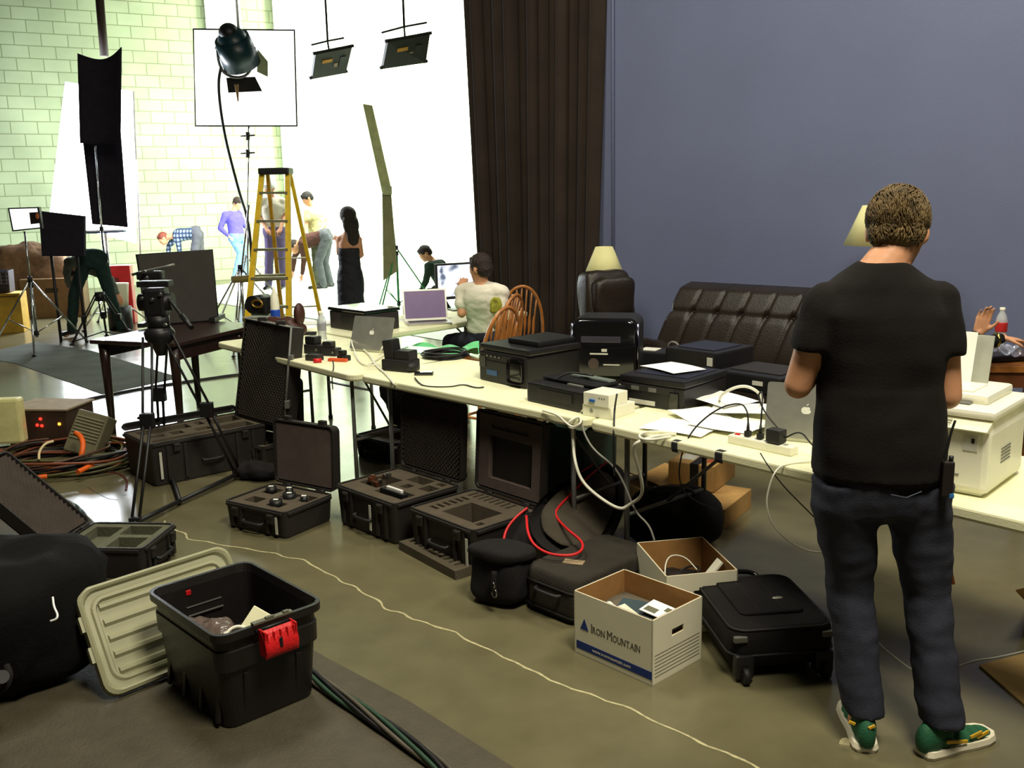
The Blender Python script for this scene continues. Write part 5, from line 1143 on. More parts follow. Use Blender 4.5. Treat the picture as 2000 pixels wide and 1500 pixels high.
# --- the standing man -------------------------------------------------
D = 2.93
hj = dict(neck=P(1722, 513, D), pelvis=P(1716, 905, D), shL=P(1612, 592, D), shR=P(1834, 590, D - .01), elL=P(1559, 752, D + .02), elR=P(1850, 772, D - .03))
head_c = P(1752, 452, D + .05)
fw = Vector((.34, .80, -.50))
hipL, hipR = P(1650, 952, D), P(1790, 952, D - .01)
knL, knR = P(1660, 1150, D + .03), P(1808, 1150, D - .02)
anL, anR = W(1686, 1388, .105), W(1838, 1408, .105)
base = Vector(((anL.x + anR.x) / 2, (anL.y + anR.y) / 2, 0))
t = thing('person', 'man in black t-shirt and dark jeans standing with his back turned, head bowed', 'person', base)
side = (hj['shR'] - hj['shL']).normalized(); ax = (hj['neck'] - hj['pelvis']).normalized(); fdir = Vector((0, 0, 1)).cross(side) * -1
if fdir.y < 0: fdir = -fdir
haL = hj['elL'] + Vector((.12, .23, .02)); haR = hj['elR'] + Vector((-.14, .22, .03))
def htorso(b, g):
    N_, Pv = hj['neck'], hj['pelvis']
    loft(b, [(Pv - ax * .08, .17 + g, .12 + g, side, ax), (Pv + ax * .02, .185 + g, .125 + g, side, ax), (Pv.lerp(N_, .30), .172 + g, .115 + g, side, ax), (Pv.lerp(N_, .55), .185 + g, .122 + g, side, ax), (Pv.lerp(N_, .76), .195 + g, .12 + g, side, ax), (Pv.lerp(N_, .90), .15 + g, .09 + g, side, ax), (N_ + ax * .005, .062 + g * .4, .06 + g * .3, side, ax)])
    for s_ in ('shL', 'shR'): cone(b, N_ - ax * .05, hj[s_] - ax * .015, .058 + g * .5, .056 + g)
b = B(); HM = head(b, head_c, fw, Vector((.16, .35, .93)), 1.07)
cone(b, hj['neck'] + fdir * .0 - ax * .02, head_c + Vector((0, -.03, -.035)), .066, .062)
cone(b, hj['neck'] - ax * .01, hj['shL'].lerp(hj['neck'], .62) - ax * .012, .045, .036); cone(b, hj['neck'] - ax * .01, hj['shR'].lerp(hj['neck'], .62) - ax * .012, .045, .036)
htorso(b, -.006)
for sh, el, ha, th in ((hj['shL'], hj['elL'], haL, 1), (hj['shR'], hj['elR'], haR, -1)):
    cone(b, sh, el, .053, .044); cone(b, sh.lerp(el, .45), el, .050, .043); cone(b, el, el.lerp(ha, .35), .042, .045); cone(b, el.lerp(ha, .35), ha, .045, .028)
    hand(b, ha, (ha - el) + Vector((-.08 * th * -1, 0, .0)), Vector((th * .8, 0, -.5)), 1.05, .55, th)
for hp, kn, an in ((hipL, knL, anL), (hipR, knR, anR)): cone(b, hp, kn, .082, .055); cone(b, kn, an, .056, .038); cone(b, an, an + Vector((0, .05, -.06)), .035, .03)
body_mesh(b, 'body', m_skin, .007, t, 6)
b = B(); htorso(b, .012)
loft(b, [(hj['pelvis'] - ax * .030, .204, .154, side, ax), (hj['pelvis'] + ax * .10, .200, .148, side, ax), (hj['pelvis'] + ax * .25, .190, .136, side, ax)])
for sh, el, so_ in ((hj['shL'], hj['elL'], -1), (hj['shR'], hj['elR'], 1)):
    n_s = (sh - el).normalized()
    loft(b, [(sh + n_s * .045, .020, .02, side, n_s), (sh + n_s * .03, .044, .05, side, n_s), (sh, .060, .068, side, n_s), (sh.lerp(el, .25), .064, .074, side, n_s), (sh.lerp(el, .56), .062, .080, side, n_s)])
    cone(b, hj['neck'] - ax * .055, sh - ax * .0, .050, .058); cone(b, sh + ax * .002, sh.lerp(el, .2), .066, .066)
    cone(b, hj['neck'].lerp(hj['pelvis'], .22) + side * so_ * .10, sh.lerp(el, .12), .085, .060)
o = body_mesh(b, 't_shirt', m_btee, .010, t, 5, .007, 5, 2)
b = B()
loft(b, [(hj['pelvis'] + ax * .02, .168, .124, side, ax), (hj['pelvis'] - ax * .03, .178, .130, side, ax), (hj['pelvis'] - ax * .09, .188, .138, side, ax), (hj['pelvis'] - ax * .15, .185, .125, side, ax)])
for hp, kn, an, so_ in ((hipL, knL, anL, -1), (hipR, knR, anR, 1)):
    Z_ = Vector((0, 0, 1)); X_ = Vector((1, 0, 0))
    loft(b, [(hp + Z_ * .03, .098, .115, X_, Z_), (hp - Z_ * .06, .102, .108, X_, Z_), (hp.lerp(kn, .55), .085, .092, X_, Z_), (kn, .072, .080, X_, Z_), (kn.lerp(an, .45), .066, .074, X_, Z_), (kn.lerp(an, .85), .068, .076, X_, Z_), (an + Vector((.0, .0, .0)), .066, .072, X_, Z_)])
    cone(b, hp + Z_ * .0, hj['pelvis'] - ax * .10, .10, .10)
jeans = body_mesh(b, 'jeans', m_denim, .009, t, 5, .008, 8, 12)
m_stitch = M('denim_stitch', (84, 92, 112), .8)
bys = Vector((0, -1, 0))
for (x0, x1, y0) in ((1740, 1800, 966),):
    adopt(B().tube([P(x0, y0, D - .150), P((x0 + x1) / 2, y0 + 6, D - .152), P(x1, y0 - 6, D - .150)], .0016, seg=5).build('pocket_seam', m_stitch, jeans), t)
HMm, hs_ = HM; b = B(); RH = HMm.to_3x3().to_4x4()
for p_, r_ in (((0, -.014, .034), (.083, .099, .091)), ((0, -.040, -.026), (.070, .051, .056)), ((0, .050, .072), (.055, .036, .030)), ((-.058, -.012, .0), (.024, .045, .045)), ((.058, -.012, .0), (.024, .045, .045))): b.ell(HMm @ (Vector(p_) * hs_), [q * hs_ for q in r_], rot=RH, seg=24, rings=16)
body_mesh(b, 'hair', m_hblond, .0045, t, 3, .0025, 50, 5)
b = B()
for cen_, rh, cnt, lo_ in (((0, -.014, .034), (.0835, .1000, .0920), 3400, -.72), ((0, -.040, -.026), (.0705, .0520, .0570), 1500, -.55)):
    for k in range(cnt):
        a = random.uniform(0, 2 * math.pi); ph = math.asin(random.uniform(lo_, 1))
        n = Vector((math.cos(a) * math.cos(ph), math.sin(a) * math.cos(ph), math.sin(ph))); p = Vector((n.x * rh[0], cen_[1] + n.y * rh[1], cen_[2] + n.z * rh[2]))
        if p.y > .03 and p.z < .055: continue
        if p.z < -.02 and p.y > -.03: continue
        flow = Vector((.25 * math.sin(a * 3 + ph * 4), -.35 - .4 * max(0, n.z), -1)); flow += Vector((noise.noise(p * 30), noise.noise(p * 30 + Vector((9, 0, 0))), noise.noise(p * 30 + Vector((0, 9, 0))))) * .9
        tg = (flow - n * flow.dot(n)).normalized(); L_ = random.uniform(.018, .036) * (1 if cen_[2] > 0 else .6); w_ = random.uniform(.0012, .0022); sd_2 = n.cross(tg)
        rs = []
        for f, o_, w2 in ((0, -.001, 1), (.35, .0035, 1), (.7, .0045, .8), (1, .002 + .004 * random.random(), .15)):
            q_ = p + tg * L_ * f + n * (o_ - L_ * L_ * f * f * 4.5); rs.append([HMm @ ((q_ + sd_2 * w_ * w2 * c1 + n * w_ * w2 * c2) * hs_) for c1, c2 in ((-1, -.3), (1, -.3), (0, .8))])
        b.rings(rs)
adopt(b.build('hair_tufts', m_hblond), t)
# green trainers
m_green = M('green_suede', (30, 88, 58), .7, var=.15, scale=30, bump=.3, bscale=200); m_yel = M('yellow_stripe', (226, 178, 46), .6); m_sole = M('white_sole', (222, 214, 190), .6)
def trainer(an, dr, stripes):
    dr = Vector(dr).normalized(); sd = Vector((dr.y, -dr.x, 0)); c = Vector((an.x, an.y, 0)) - dr * .035
    def S(f, w1, w2, z): return c + dr * f, w1, w2, z
    st = [(-.035, .022), (-.02, .033), (.02, .037), (.08, .036), (.14, .045), (.19, .047), (.225, .038), (.245, .018)]
    def outline(g, z): 
        L_ = [c + dr * (f + (g if f > .1 else -g)) + sd * (w + g) + Vector((0, 0, z)) for f, w in st]; R__ = [c + dr * (f + (g if f > .1 else -g)) - sd * (w + g) + Vector((0, 0, z)) for f, w in st[::-1]]
        return L_ + R__
    adopt(B().rings([outline(.004, .001), outline(.007, .012), outline(.003, .028)], smooth=False).build('shoe_sole', m_sole, None), t)
    b = B()
    for (f, w, h_) in ((-.028, .029, .100), (.0, .036, .115), (.04, .036, .105)): b.ell(c + dr * f + Vector((0, 0, h_ * .55)), (w, w * 1.1, h_ * .55), seg=16, rings=10)
    for f, w, h_ in ((.09, .036, .07), (.13, .042, .055), (.17, .045, .045), (.205, .040, .038)): b.ell(c + dr * f + Vector((0, 0, h_ * .5)), (w, w, h_ * .55), seg=16, rings=10)
    for v in b.bm.verts: v.co.z = max(v.co.z, .016)
    o = body_mesh(b, 'trainer', m_green, .005, t, 12)
    for f0, f1, z0, z1, sg in stripes:
        pts0 = c + dr * f0 + sd * sg * .0415 + Vector((0, 0, z0)); pts1 = c + dr * f1 + sd * sg * .0445 + Vector((0, 0, z1))
        adopt(B().box((pts0 + pts1) / 2, ((pts1 - pts0).length, .005, .012), rot=(pts1 - pts0).to_track_quat('X', 'Z').to_matrix().to_4x4(), bev=.002).build('shoe_stripe', m_yel, None), t)
trainer(anL, (.16, 1, 0), [])
hc = Vector((anL.x, anL.y, 0)) - Vector((.16, 1, 0)).normalized() * .035
for x_ in (1664, 1703):
    p_ = P(x_, 1416 + (4 if x_ > 1690 else -4), anL.y - .085); adopt(B().box(p_, (.022, .006, .010), rot=rotm(0, R(-25 if x_ > 1690 else 25)), bev=.002).build('shoe_stripe', m_yel, None), t)
trainer(anR, (1, .42, 0), [(.02, .105, .058, .040, 1), (.12, .165, .048, .058, 1), (.150, .195, .040, .052, 1)])
# walkie-talkie clipped to his belt
rp_ = P(1850, 928, D - .14)
t = thing('walkie_talkie', 'black walkie-talkie with a stubby aerial clipped to the jeans of the standing man', 'radio', rp_, R(-10))
b = B(); b.box((0, 0, -.01), (.034, .034, .11), bev=.006); b.build('radio_body', M('worn_black_plastic', (34, 26, 24), .5), t)
b = B(); b.cyl((.008, 0, .04), (.008, 0, .06), .007); b.build('knob', m_blk, t); b = B(); b.tube([(-.010, 0, .04), (-.004, 0, .09), (.004, 0, .14), (.012, 0, .17)], .0045, smoothpts=2, taper=.8); b.build('aerial', m_blkrub, t)
B().box((.012, -.004, -.060), (.014, .03, .014), bev=.002).build('blue_clip', M('blue_clip', (50, 120, 190), .5), t)
cable('orange_strap', 'orange cable hanging beside the right leg of the standing man', [P(1860, 968, D + .16), P(1858, 1010, D + .16), P(1852, 1060, D + .15), P(1856, 1110, D + .15), P(1862, 1140, D + .16)], .006, M('dull_orange', (170, 92, 50), .6))
# ================================================================== PEOPLE IN THE BACKGROUND
def J_(d, head, neck, pelvis, shL, shR, elL, elR, haL, haR, hipL, hipR, knL, knR, anL, anR, toeL, toeR, fwd, up=None, **kw):
    g = lambda q: P(q[0], q[1], d + (q[2] if len(q) > 2 else 0))
    o = dict(head=g(head), neck=g(neck), pelvis=g(pelvis), shL=g(shL), shR=g(shR), elL=g(elL), elR=g(elR), haL=g(haL), haR=g(haR), hipL=g(hipL), hipR=g(hipR), knL=g(knL), knR=g(knR), anL=g(anL), anR=g(anR), toeL=g(toeL), toeR=g(toeR), fwd=Vector(fwd))
    if up: o['up'] = Vector(up)
    for k, v in kw.items(): o[k] = Vector(v)
    return o
m_wtee = M('white_cotton', (228, 222, 204), .9, var=.05, bump=.2, bscale=80)
m_lskin = M('light_skin', (214, 150, 118), .55)
# seated at the far table (L = screen-left limb)
d = 7.55
person('seated person in white t-shirt working at the monitor on the far table', J_(d, (938, 524), (940, 552), (952, 652, .1), (905, 570, .12), (978, 572, -.05), (902, 612, .05), (975, 630, -.1), (905, 560, .30), (925, 640, .30), (935, 664, .1), (968, 666, 0), (880, 668, .4), (900, 674, .3), (882, 760, .45), (905, 770, .35), (865, 775, .6), (890, 782, .5), (-.85, .7, -.12), (0, 0, 1)), top=m_wtee, legs=m_denim, hair=m_hdark, vox=.011, s=.97, tdisp=.006)
q = P(948, 668, d + .05); t = thing('spindle_chair', 'oak chair under the seated person in the white t-shirt', 'chair', (q.x, q.y, 0), R(60))
for src in [o for o in COL.objects if o.name == 'windsor_chair'][0].children: c_ = src.copy(); COL.objects.link(c_); c_.parent = t
# woman in the strapless dress
d = 13.4
person('woman with long brown hair in a black strapless dress standing near the sweep', J_(d, (677, 420), (680, 452), (684, 535), (664, 468), (700, 468), (662, 495, .05), (706, 498), (658, 470, .25), (690, 510, .22), (676, 545), (696, 545), (678, 590), (694, 590), (678, 628), (696, 628), (672, 634, .1), (692, 634, .1), (-.75, .65, -.1), (0, 0, 1)), dress=M('black_dress_fabric', (26, 26, 34), .7, bump=.2, bscale=60), hair=m_hdark, hstyle='long', vox=.013, s=.95, bw_=.9)
# bent over on the left
d = 12.6
person('person in grey top and dark jeans bending over a tripod on the left', J_(d, (142, 535, .55), (150, 512, .45), (180, 506), (136, 512, .35), (160, 520, .55), (130, 535, .4), (215, 545, .35), (135, 560, .4), (230, 575, .3), (166, 515), (198, 518), (145, 575, -.05), (216, 580), (140, 642), (238, 640, .1), (128, 656, -.1), (252, 650, .0), (-.3, .6, -.7), (0, .8, .5)), top=M('grey_sweater', (96, 102, 92), .9), legs=M('dark_green_jeans', (34, 52, 48), .9), hair=m_hdark, sleeve='long', vox=.013, s=1.0)
# plaid shirt
d = 18.6
mpl = bpy.data.materials.new('plaid_cotton'); mpl.use_nodes = True; nt, b_ = nodes(mpl)
tc = nt.nodes.new('ShaderNodeTexCoord'); wv1 = nt.nodes.new('ShaderNodeTexWave'); wv1.inputs['Scale'].default_value = 5; wv1.bands_direction = 'X'; wv2 = nt.nodes.new('ShaderNodeTexWave'); wv2.inputs['Scale'].default_value = 4; wv2.bands_direction = 'Z'
ml = nt.nodes.new('ShaderNodeMath'); ml.operation = 'MULTIPLY'; nt.links.new(tc.outputs['Object'], wv1.inputs[0]); nt.links.new(tc.outputs['Object'], wv2.inputs[0]); nt.links.new(wv1.outputs['Fac'], ml.inputs[0]); nt.links.new(wv2.outputs['Fac'], ml.inputs[1])
rp = nt.nodes.new('ShaderNodeValToRGB'); rp.color_ramp.elements[0].color = (*lin((36, 50, 80)), 1); rp.color_ramp.elements[1].color = (*lin((170, 190, 220)), 1); nt.links.new(ml.outputs[0], rp.inputs[0]); nt.links.new(rp.outputs[0], b_.inputs['Base Color']); b_.inputs['Roughness'].default_value = .9
person('person in blue plaid shirt bending down by the block wall', J_(d, (319, 466), (338, 460), (382, 455), (345, 462, -.1), (345, 460, .2), (350, 482, -.1), (330, 480, .2), (352, 505, -.1), (328, 500, .2), (386, 460, -.1), (388, 458, .15), (376, 510, -.1), (392, 510, .15), (384, 548, -.1), (395, 548, .15), (375, 552, -.1), (387, 552, .15), (-.8, -.3, -.6), (-.6, 0, .8)), top=mpl, legs=M('grey_trousers', (88, 88, 96), .9), hair=M('red_brown_hair', (116, 56, 40), .7), sleeve='long', vox=.016)
# purple jacket
d = 19.3
person('person in purple jacket and pale jeans leaning back beside the cable stand', J_(d, (464, 397), (456, 412), (462, 462), (440, 420, -.1), (466, 418, .15), (430, 446, -.1), (478, 440, .2), (448, 462, -.3), (486, 452, .2), (456, 466, -.08), (468, 466, .1), (470, 495, -.05), (478, 498, .1), (460, 538, -.1), (476, 540, .1), (468, 545, -.2), (486, 546, 0), (.6, -.5, -.3), (0, 0, 1)), top=M('purple_fleece', (92, 84, 176), .9), legs=M('pale_jeans', (110, 150, 196), .9), hair=m_hdark, sleeve='long', vox=.016)
# dark-haired man in pale shirt
d = 17.0
person('dark-haired man in light blue and yellow clothes looking down behind the ladder', J_(d, (600, 388), (612, 404), (622, 462), (602, 414, -.1), (632, 412, .1), (598, 440, -.15), (634, 440), (596, 460, -.3), (620, 456, -.3), (616, 468), (630, 468), (618, 515), (632, 515), (618, 556), (634, 556), (608, 562, -.1), (624, 562, -.1), (-.75, -.45, -.45), (-.2, 0, 1)), top=M('pale_yellow_shirt', (206, 208, 150), .9), legs=M('olive_trousers', (84, 88, 70), .9), hair=m_hblack, sleeve='short', vox=.015)
# bent man in brown
d = 16.6
person('person in brown sweater and grey trousers bending over behind the ladder', J_(d, (574, 482), (586, 474), (634, 462), (590, 476, -.15), (592, 470, .2), (594, 505, -.1), (575, 502, .2), (590, 536, -.1), (572, 530, .2), (636, 468, -.1), (640, 464, .12), (622, 512, -.15), (634, 512, .1), (632, 556, -.15), (645, 552, .1), (618, 563, -.2), (630, 560, 0), (-.7, -.4, -.6), (-.6, 0, .8)), top=M('brown_sweater', (84, 58, 52), .9), legs=M('grey_slacks', (92, 96, 100), .9), hair=m_hdark, sleeve='long', vox=.015)
# crouching
d = 14.6
person('person in dark green jacket crouching at the right of the sweep', J_(d, (830, 495), (845, 510), (872, 560), (838, 520, -.15), (862, 516, .15), (832, 548, -.2), (868, 550, .1), (818, 580, -.2), (840, 575, .0), (868, 568, -.12), (882, 566, .12), (838, 572, -.2), (850, 566, .2), (850, 600, -.1), (872, 600, .1), (834, 604, -.2), (856, 604, 0), (-.8, -.2, -.5), (-.4, 0, .9)), top=M('dark_green_jacket', (42, 58, 44), .9), legs=M('dark_green_trousers', (38, 52, 42), .9), hair=m_hdark, sleeve='long', vox=.014)
# pale figure behind the ladder
d = 15.2
person('overexposed person in white shirt and lilac shorts behind the yellow ladder', J_(d, (526, 368), (530, 386), (536, 450), (512, 396, -.05), (550, 394, .05), (506, 424), (556, 424), (520, 446, -.2), (548, 446, -.2), (528, 456), (546, 456), (526, 505), (550, 505), (524, 556), (552, 556), (518, 564, -.15), (548, 564, -.15), (-.4, -.8, -.4), (0, 0, 1)), top=m_wtee, legs=M('lilac_shorts', (120, 108, 150), .9), hair=M('white_cap', (225, 225, 225), .8), sleeve='short', vox=.015)
# seated colleague behind the standing man, arm on the desk
d = 5.35
person('person in black long sleeves seated at the orange desk, hand on a black device', J_(d, (1735, 610), (1745, 640), (1760, 780), (1700, 672), (1800, 668, -.05), (1835, 712, -.05), (1862, 692, -.15), (1912, 650, -.16), (1958, 660, -.10), (1780, 750), (1825, 750), (1770, 770, .35), (1850, 770, .35), (1775, 880, .4), (1850, 880, .4), (1780, 900, .5), (1855, 900, .5), (.6, .5, -.3), (0, 0, 1), hdR=(1, .05, -.15), palmR=(0, 0, -1), hdL=(.25, 0, 1), palmL=(-.2, -1, 0), curl=(.18, 0, 0)), top=M('black_knit', (20, 20, 22), .9), legs=m_denim, hair=m_hdark, sleeve='long', vox=.006, s=.95)
q = P(1800, 770, d); t = thing('stool', 'stool under the person seated behind the standing man', 'stool', (q.x, q.y, 0)); zt_ = max(.35, q.z - .06)
B().cyl((0, 0, zt_ - .05), (0, 0, zt_), .18, seg=24).build('seat', m_blk, t)
for a in range(4): B().cyl((.12 * math.cos(a * 1.57), .12 * math.sin(a * 1.57), zt_ - .04), (.17 * math.cos(a * 1.57), .17 * math.sin(a * 1.57), 0), .012).build('leg', m_steel, t)
q = P(1946, 664, d - .10); b = B(); b.tube([q + Vector((0, .034 * math.cos(a), .034 * math.sin(a))) for a in [k * math.pi / 8 for k in range(16)]], .010, closed=True); tag(b.build('gold_bracelet', M('gold_metal', (196, 170, 90), .2, metal=1)), 'gold bracelet on the wrist resting on the orange desk', 'bracelet')

# ================================================================== STAGE EQUIPMENT
m_chrome = M('chrome_stand', (200, 202, 206), .2, metal=1); m_flag = M('black_flag_cloth', (38, 35, 44), .95, bump=.2); m_frame = M('black_frame', (24, 26, 28), .5)
m_yelf = M('yellow_fibreglass', (236, 196, 40), .4); m_wglow = bpy.data.materials.new('lit_diffusion'); m_wglow.use_nodes = True; _, b_ = nodes(m_wglow); b_.inputs['Base Color'].default_value = (.9, .9, .9, 1); b_.inputs['Emission Color'].default_value = (.93, .96, 1, 1); b_.inputs['Emission Strength'].default_value = 11
def stand(name, label, cat, d, foot, top, spread=.45, legs=3, zl=.5, mt=None, r=.014, a0=.4):
    mt = mt or m_chrome; f = P(*foot, d); f.z = 0; tp = P(*top, d)
    t = thing(name, label, cat, (f.x, f.y, 0)); h = tp.z
    B().cyl((0, 0, .15), (0, 0, h * .55), r * 1.25).build('column', mt, t); B().cyl((0, 0, h * .5), (tp.x - f.x, 0, h), r * .8).build('riser', mt, t)
    for z in (zl, h * .55, .2): B().cyl((0, 0, z - .03), (0, 0, z + .03), r * 2).build('collar', m_blk, t)
    for k in range(legs):
        a = a0 + 2 * math.pi * k / legs; e = Vector((math.cos(a) * spread, math.sin(a) * spread, .015)); b = B(); b.tube([Vector((0, 0, zl)), e], r * .8); b.tube([Vector((0, 0, .2)), e * .55 + Vector((0, 0, zl * .42))], r * .5); b.build('leg', mt, t)
        B().ell(e, (.025, .025, .015)).build('foot_pad', m_blkrub, t)
    return t
def quadslab(name, q, th_, mat_, parent=None):
    n = (q[1] - q[0]).cross(q[3] - q[0]).normalized(); return B().rings([[p + n * th_ / 2 for p in q], [p - n * th_ / 2 for p in q]], smooth=False).build(name, mat_, parent)
# black flag tower
d = 13.6
t = stand('flag_stand', 'chrome stand holding the tall black flag panels on the left', 'stand', d, (214, 598), (186, 285), .55, a0=.2)
def panel(nm, lb, pts, dd, cat='flag', mt=m_flag, grp='tall black flag panels', th_=.02):
    o = quadslab(nm, [P(x, y, dd) for x, y in pts], th_, mt); tag(o, lb, cat, grp); return o
def curved(nm, lb, tl, tr, br, bl, dd, bow, grp):
    A_, B_, C__, D_ = [P(*p, dd) for p in (tl, tr, br, bl)]
    b = B(); b.grid(lambda u, v: A_.lerp(B_, u).lerp(D_.lerp(C__, u), v) + Vector((0, bow * math.sin(math.pi * u), -.10 * math.sin(math.pi * u) * (1 - v))), 12, 10)
    o = b.build(nm, m_flag); o.modifiers.new('s', 'SOLIDIFY').thickness = .012; tag(o, lb, 'flag', grp)
curved('black_flag', 'upper bowed black flag panel on the left, below the dark pole', (151, 104), (238, 92), (236, 280), (156, 280), 13.3, .1, 'tall black flag panels')
curved('black_flag', 'lower long black flag panel behind the chrome stand', (160, 258), (236, 254), (250, 444), (180, 438), 13.9, .05, 'tall black flag panels')
d_ = 14.6; b = B(); b.cyl(P(190, -60, d_), P(204, 110, d_), .06, seg=12); o = b.build('dark_pole', M('rusty_pole', (58, 44, 32), .6)); tag(o, 'dark rusty pole rising to the ceiling above the black flags', 'pole')
pt, pb_ = P(190, -60, d_), P(204, 110, d_); dirp = (pt - pb_).normalized(); b2_ = B(); b2_.cyl(pt, pt + dirp * ((7.0 - pt.z) / dirp.z), .06, seg=12); o2 = b2_.build('pole_top', M('rusty_pole')); o2.parent = o
# glowing diffusion panel behind the flags
q = [P(128, 160, 15.2), P(260, 178, 15.2), P(266, 475, 15.2), P(96, 432, 15.2)]
t = thing('softbox_panel', 'big glowing white diffusion panel standing behind the black flags', 'light panel', (sum((p.x for p in q)) / 4, 15.2, 0))
adopt(quadslab('diffusion_sheet', q, .03, m_wglow), t)
for a, b__ in ((q[0], q[3]), (q[1], q[2])): e = b__.copy(); e.z = 0; adopt(B().cyl(a, e, .015).build('side_pole', M('white_pole', (226, 226, 226), .4)), t)
area('softbox_light', (q[0] + q[2]) / 2 + Vector((0, -.2, .0)), (-2.2, 4.0, -.3), 1.5, 320, (.85, .92, 1), 2.4)
area('softbox_light', (q[0] + q[2]) / 2 + Vector((0, .6, 0)), (-9.4, 19, 2.6), 1.4, 130, (.70, .82, 1), 2.2)
# dark panel and monitor on stand
d = 12.2
q = [P(78, 412, d), P(166, 422, d), P(166, 500, d), P(84, 500, d)]; t = thing('dark_monitor', 'wide dark panel seen from behind next to the bright viewing monitor', 'panel', (q[2].x, d, 0)); adopt(quadslab('panel_board', q, .06, m_flag), t)
for x_ in (100, 150): p0 = P(x_, 498, d); e = p0.copy(); e.z = 0; adopt(B().cyl(p0, e, .018).build('support_post', m_blk), t)
d = 11.6
t = stand('monitor_stand', 'chrome light stand carrying the bright viewing monitor at the far left', 'stand', d, (70, 640), (48, 452), .62, zl=.85, a0=.9)
MQ = [P(17, 406, d), P(78, 404, d), P(84, 446, d), P(26, 452, d)]; t = thing('viewing_monitor', 'small bright monitor showing a white scene on the far left stand', 'monitor', P(50, 452, d)); adopt(quadslab('monitor_case', MQ, .05, m_blk), t)
mvm = M('monitor_picture', (250, 250, 250), .3, emit=(255, 255, 255), es=1.1)
cq = sum(MQ, Vector()) / 4; adopt(quadslab('picture', [cq + (p - cq) * .88 + Vector((0, -.03, 0)) for p in MQ], .004, mvm), t)
b = B(); pp_ = [P(57, 415, d - .036), P(74, 414, d - .036), P(78, 436, d - .036), P(60, 438, d - .036)]; adopt(quadslab('dark_figure', pp_, .002, M('screen_dark', (40, 30, 28), .4)), t); adopt(B().ell(P(73, 422, d - .04), (.022, .003, .035)).build('orange_figure', M('screen_orange', (196, 110, 70), .4)), t)
# red case, white bucket, round reflector, wooden boxes, crate
q = P(236, 545, 13.9); t = thing('red_case', 'red plastic case standing behind the bending person', 'case', (q.x, q.y, 0), R(8)); B().box((0, 0, .42), (.32, .20, .84), bev=.02).build('case_body', m_red, t); b = B(); b.box((-.06, -.105, .62), (.12, .01, .10), bev=.01); b.build('handle_recess', M('dark_red', (110, 16, 22), .5), t)
q = P(228, 552, 13.3); t = thing('white_bucket', 'white plastic bucket in front of the red case', 'bucket', (q.x, q.y, 0)); B().lathe([(.12, .30), (.15, .62), (.155, .63), (.145, .62), (.12, .32)]).build('bucket_body', m_white, t); B().cyl((0, 0, 0), (0, 0, .31), .16, seg=20).build('black_base', m_blk, t)
q = P(205, 450, 14.4); t = thing('round_reflector', 'white round reflector disc lying flat on a stand left of the red case', 'reflector', q); B().cyl((0, 0, -.015), (0, 0, .015), .30, seg=32).build('disc', M('bright_disc', (240, 240, 240), .5), t); B().cyl((0, 0, -.02), (0, 0, -q.z), .02).build('post', m_chrome, t); b = B(); b.tube([(.30 * math.cos(a), .30 * math.sin(a), -.02) for a in [k * .3 for k in range(21)]], .012, closed=True); b.build('rim', M('blue_rim', (60, 80, 130), .5), t)
t = thing('yellow_crate', 'yellow plywood box at the far left edge', 'box', (-6.997, 13.278, 0), R(14.6)); B().box((0, 0, .27), (.56, .40, .54), bev=.005).build('box_body', M('yellow_plywood', (186, 148, 48), .7, var=.15), t); b = B(); b.box((0, -.203, .50), (.5, .006, .02)); b.build('top_batten', M('dark_wood', (110, 84, 30), .7), t)
t = thing('milk_crate', 'dark milk crate of cables standing on the yellow plywood box', 'crate', (-7.05, 13.3, .541), R(14.6)); shell(B(), .40, .34, .30, .02, .02).build('crate_body', M('black_crate', (52, 44, 50), .7), t)
b = B()
for k in range(6): b.box((-.17 + .068 * k, -.172, .2), (.012, .01, .16))
for k in range(4): b.box((0, -.173, .13 + .05 * k), (.38, .008, .01))
b.build('lattice', M('grey_lattice', (120, 112, 116), .6), t)
q = P(35, 560, 14.6); t = single(soft(B(), (1.3, .5, 1.1), n=3, amp=.08, fr=3, seed=31), 'furniture_blanket', M('tan_blanket', (132, 106, 82), .9, var=.3), 'tan moving blanket heaped over gear behind the milk crate', 'blanket', (q.x, q.y + .5, 0))
q = P(105, 545, 14.9); t = thing('wooden_apple_box', 'pale wooden box standing behind the far left stand', 'box', (q.x, q.y, 0), R(10)); B().box((0, 0, .30), (.9, .35, .6), bev=.01).build('box_body', M('pale_wood', (120, 96, 64), .7), t); B().box((0, -.18, .42), (.18, .01, .06), bev=.01).build('hand_hole', m_blk, t)
# spider tripod in front of the bending person
def tripod(name, label, d, foot, top, spread, mt, r=.018, a0=.3, zl=.7):
    f = P(*foot, d); f.z = 0; tp = P(*top, d); t = thing(name, label, 'tripod', f); h = tp.z
    for k in range(3):
        a = a0 + 2 * math.pi * k / 3; e = Vector((math.cos(a) * spread, math.sin(a) * spread, .01)); s_ = Vector((math.cos(a) * .05, math.sin(a) * .05, h)); sd = Vector((-math.sin(a), math.cos(a), 0)) * .03
        b = B(); b.cyl(s_ + sd, s_.lerp(e, .55) + sd, r * .55, seg=8); b.cyl(s_ - sd, s_.lerp(e, .55) - sd, r * .55, seg=8); b.cyl(s_.lerp(e, .45), e, r * .8, seg=8); b.box(s_.lerp(e, .5), (.05, .05, .09)); b.build('leg', mt, t); B().ell(e, (.03, .03, .015)).build('foot', m_blkrub, t)
        b = B(); b.cyl(s_.lerp(e, .95), Vector((0, 0, .12)), r * .45, seg=8); b.build('spreader_arm', mt, t)
    B().cyl((0, 0, h - .08), (0, 0, h + .03), .06, seg=16).build('bowl', mt, t); return t
t = tripod('camera_tripod', 'black tripod between the legs of the bending person', 12.2, (203, 650), (203, 575), .42, m_blk, a0=1.9)
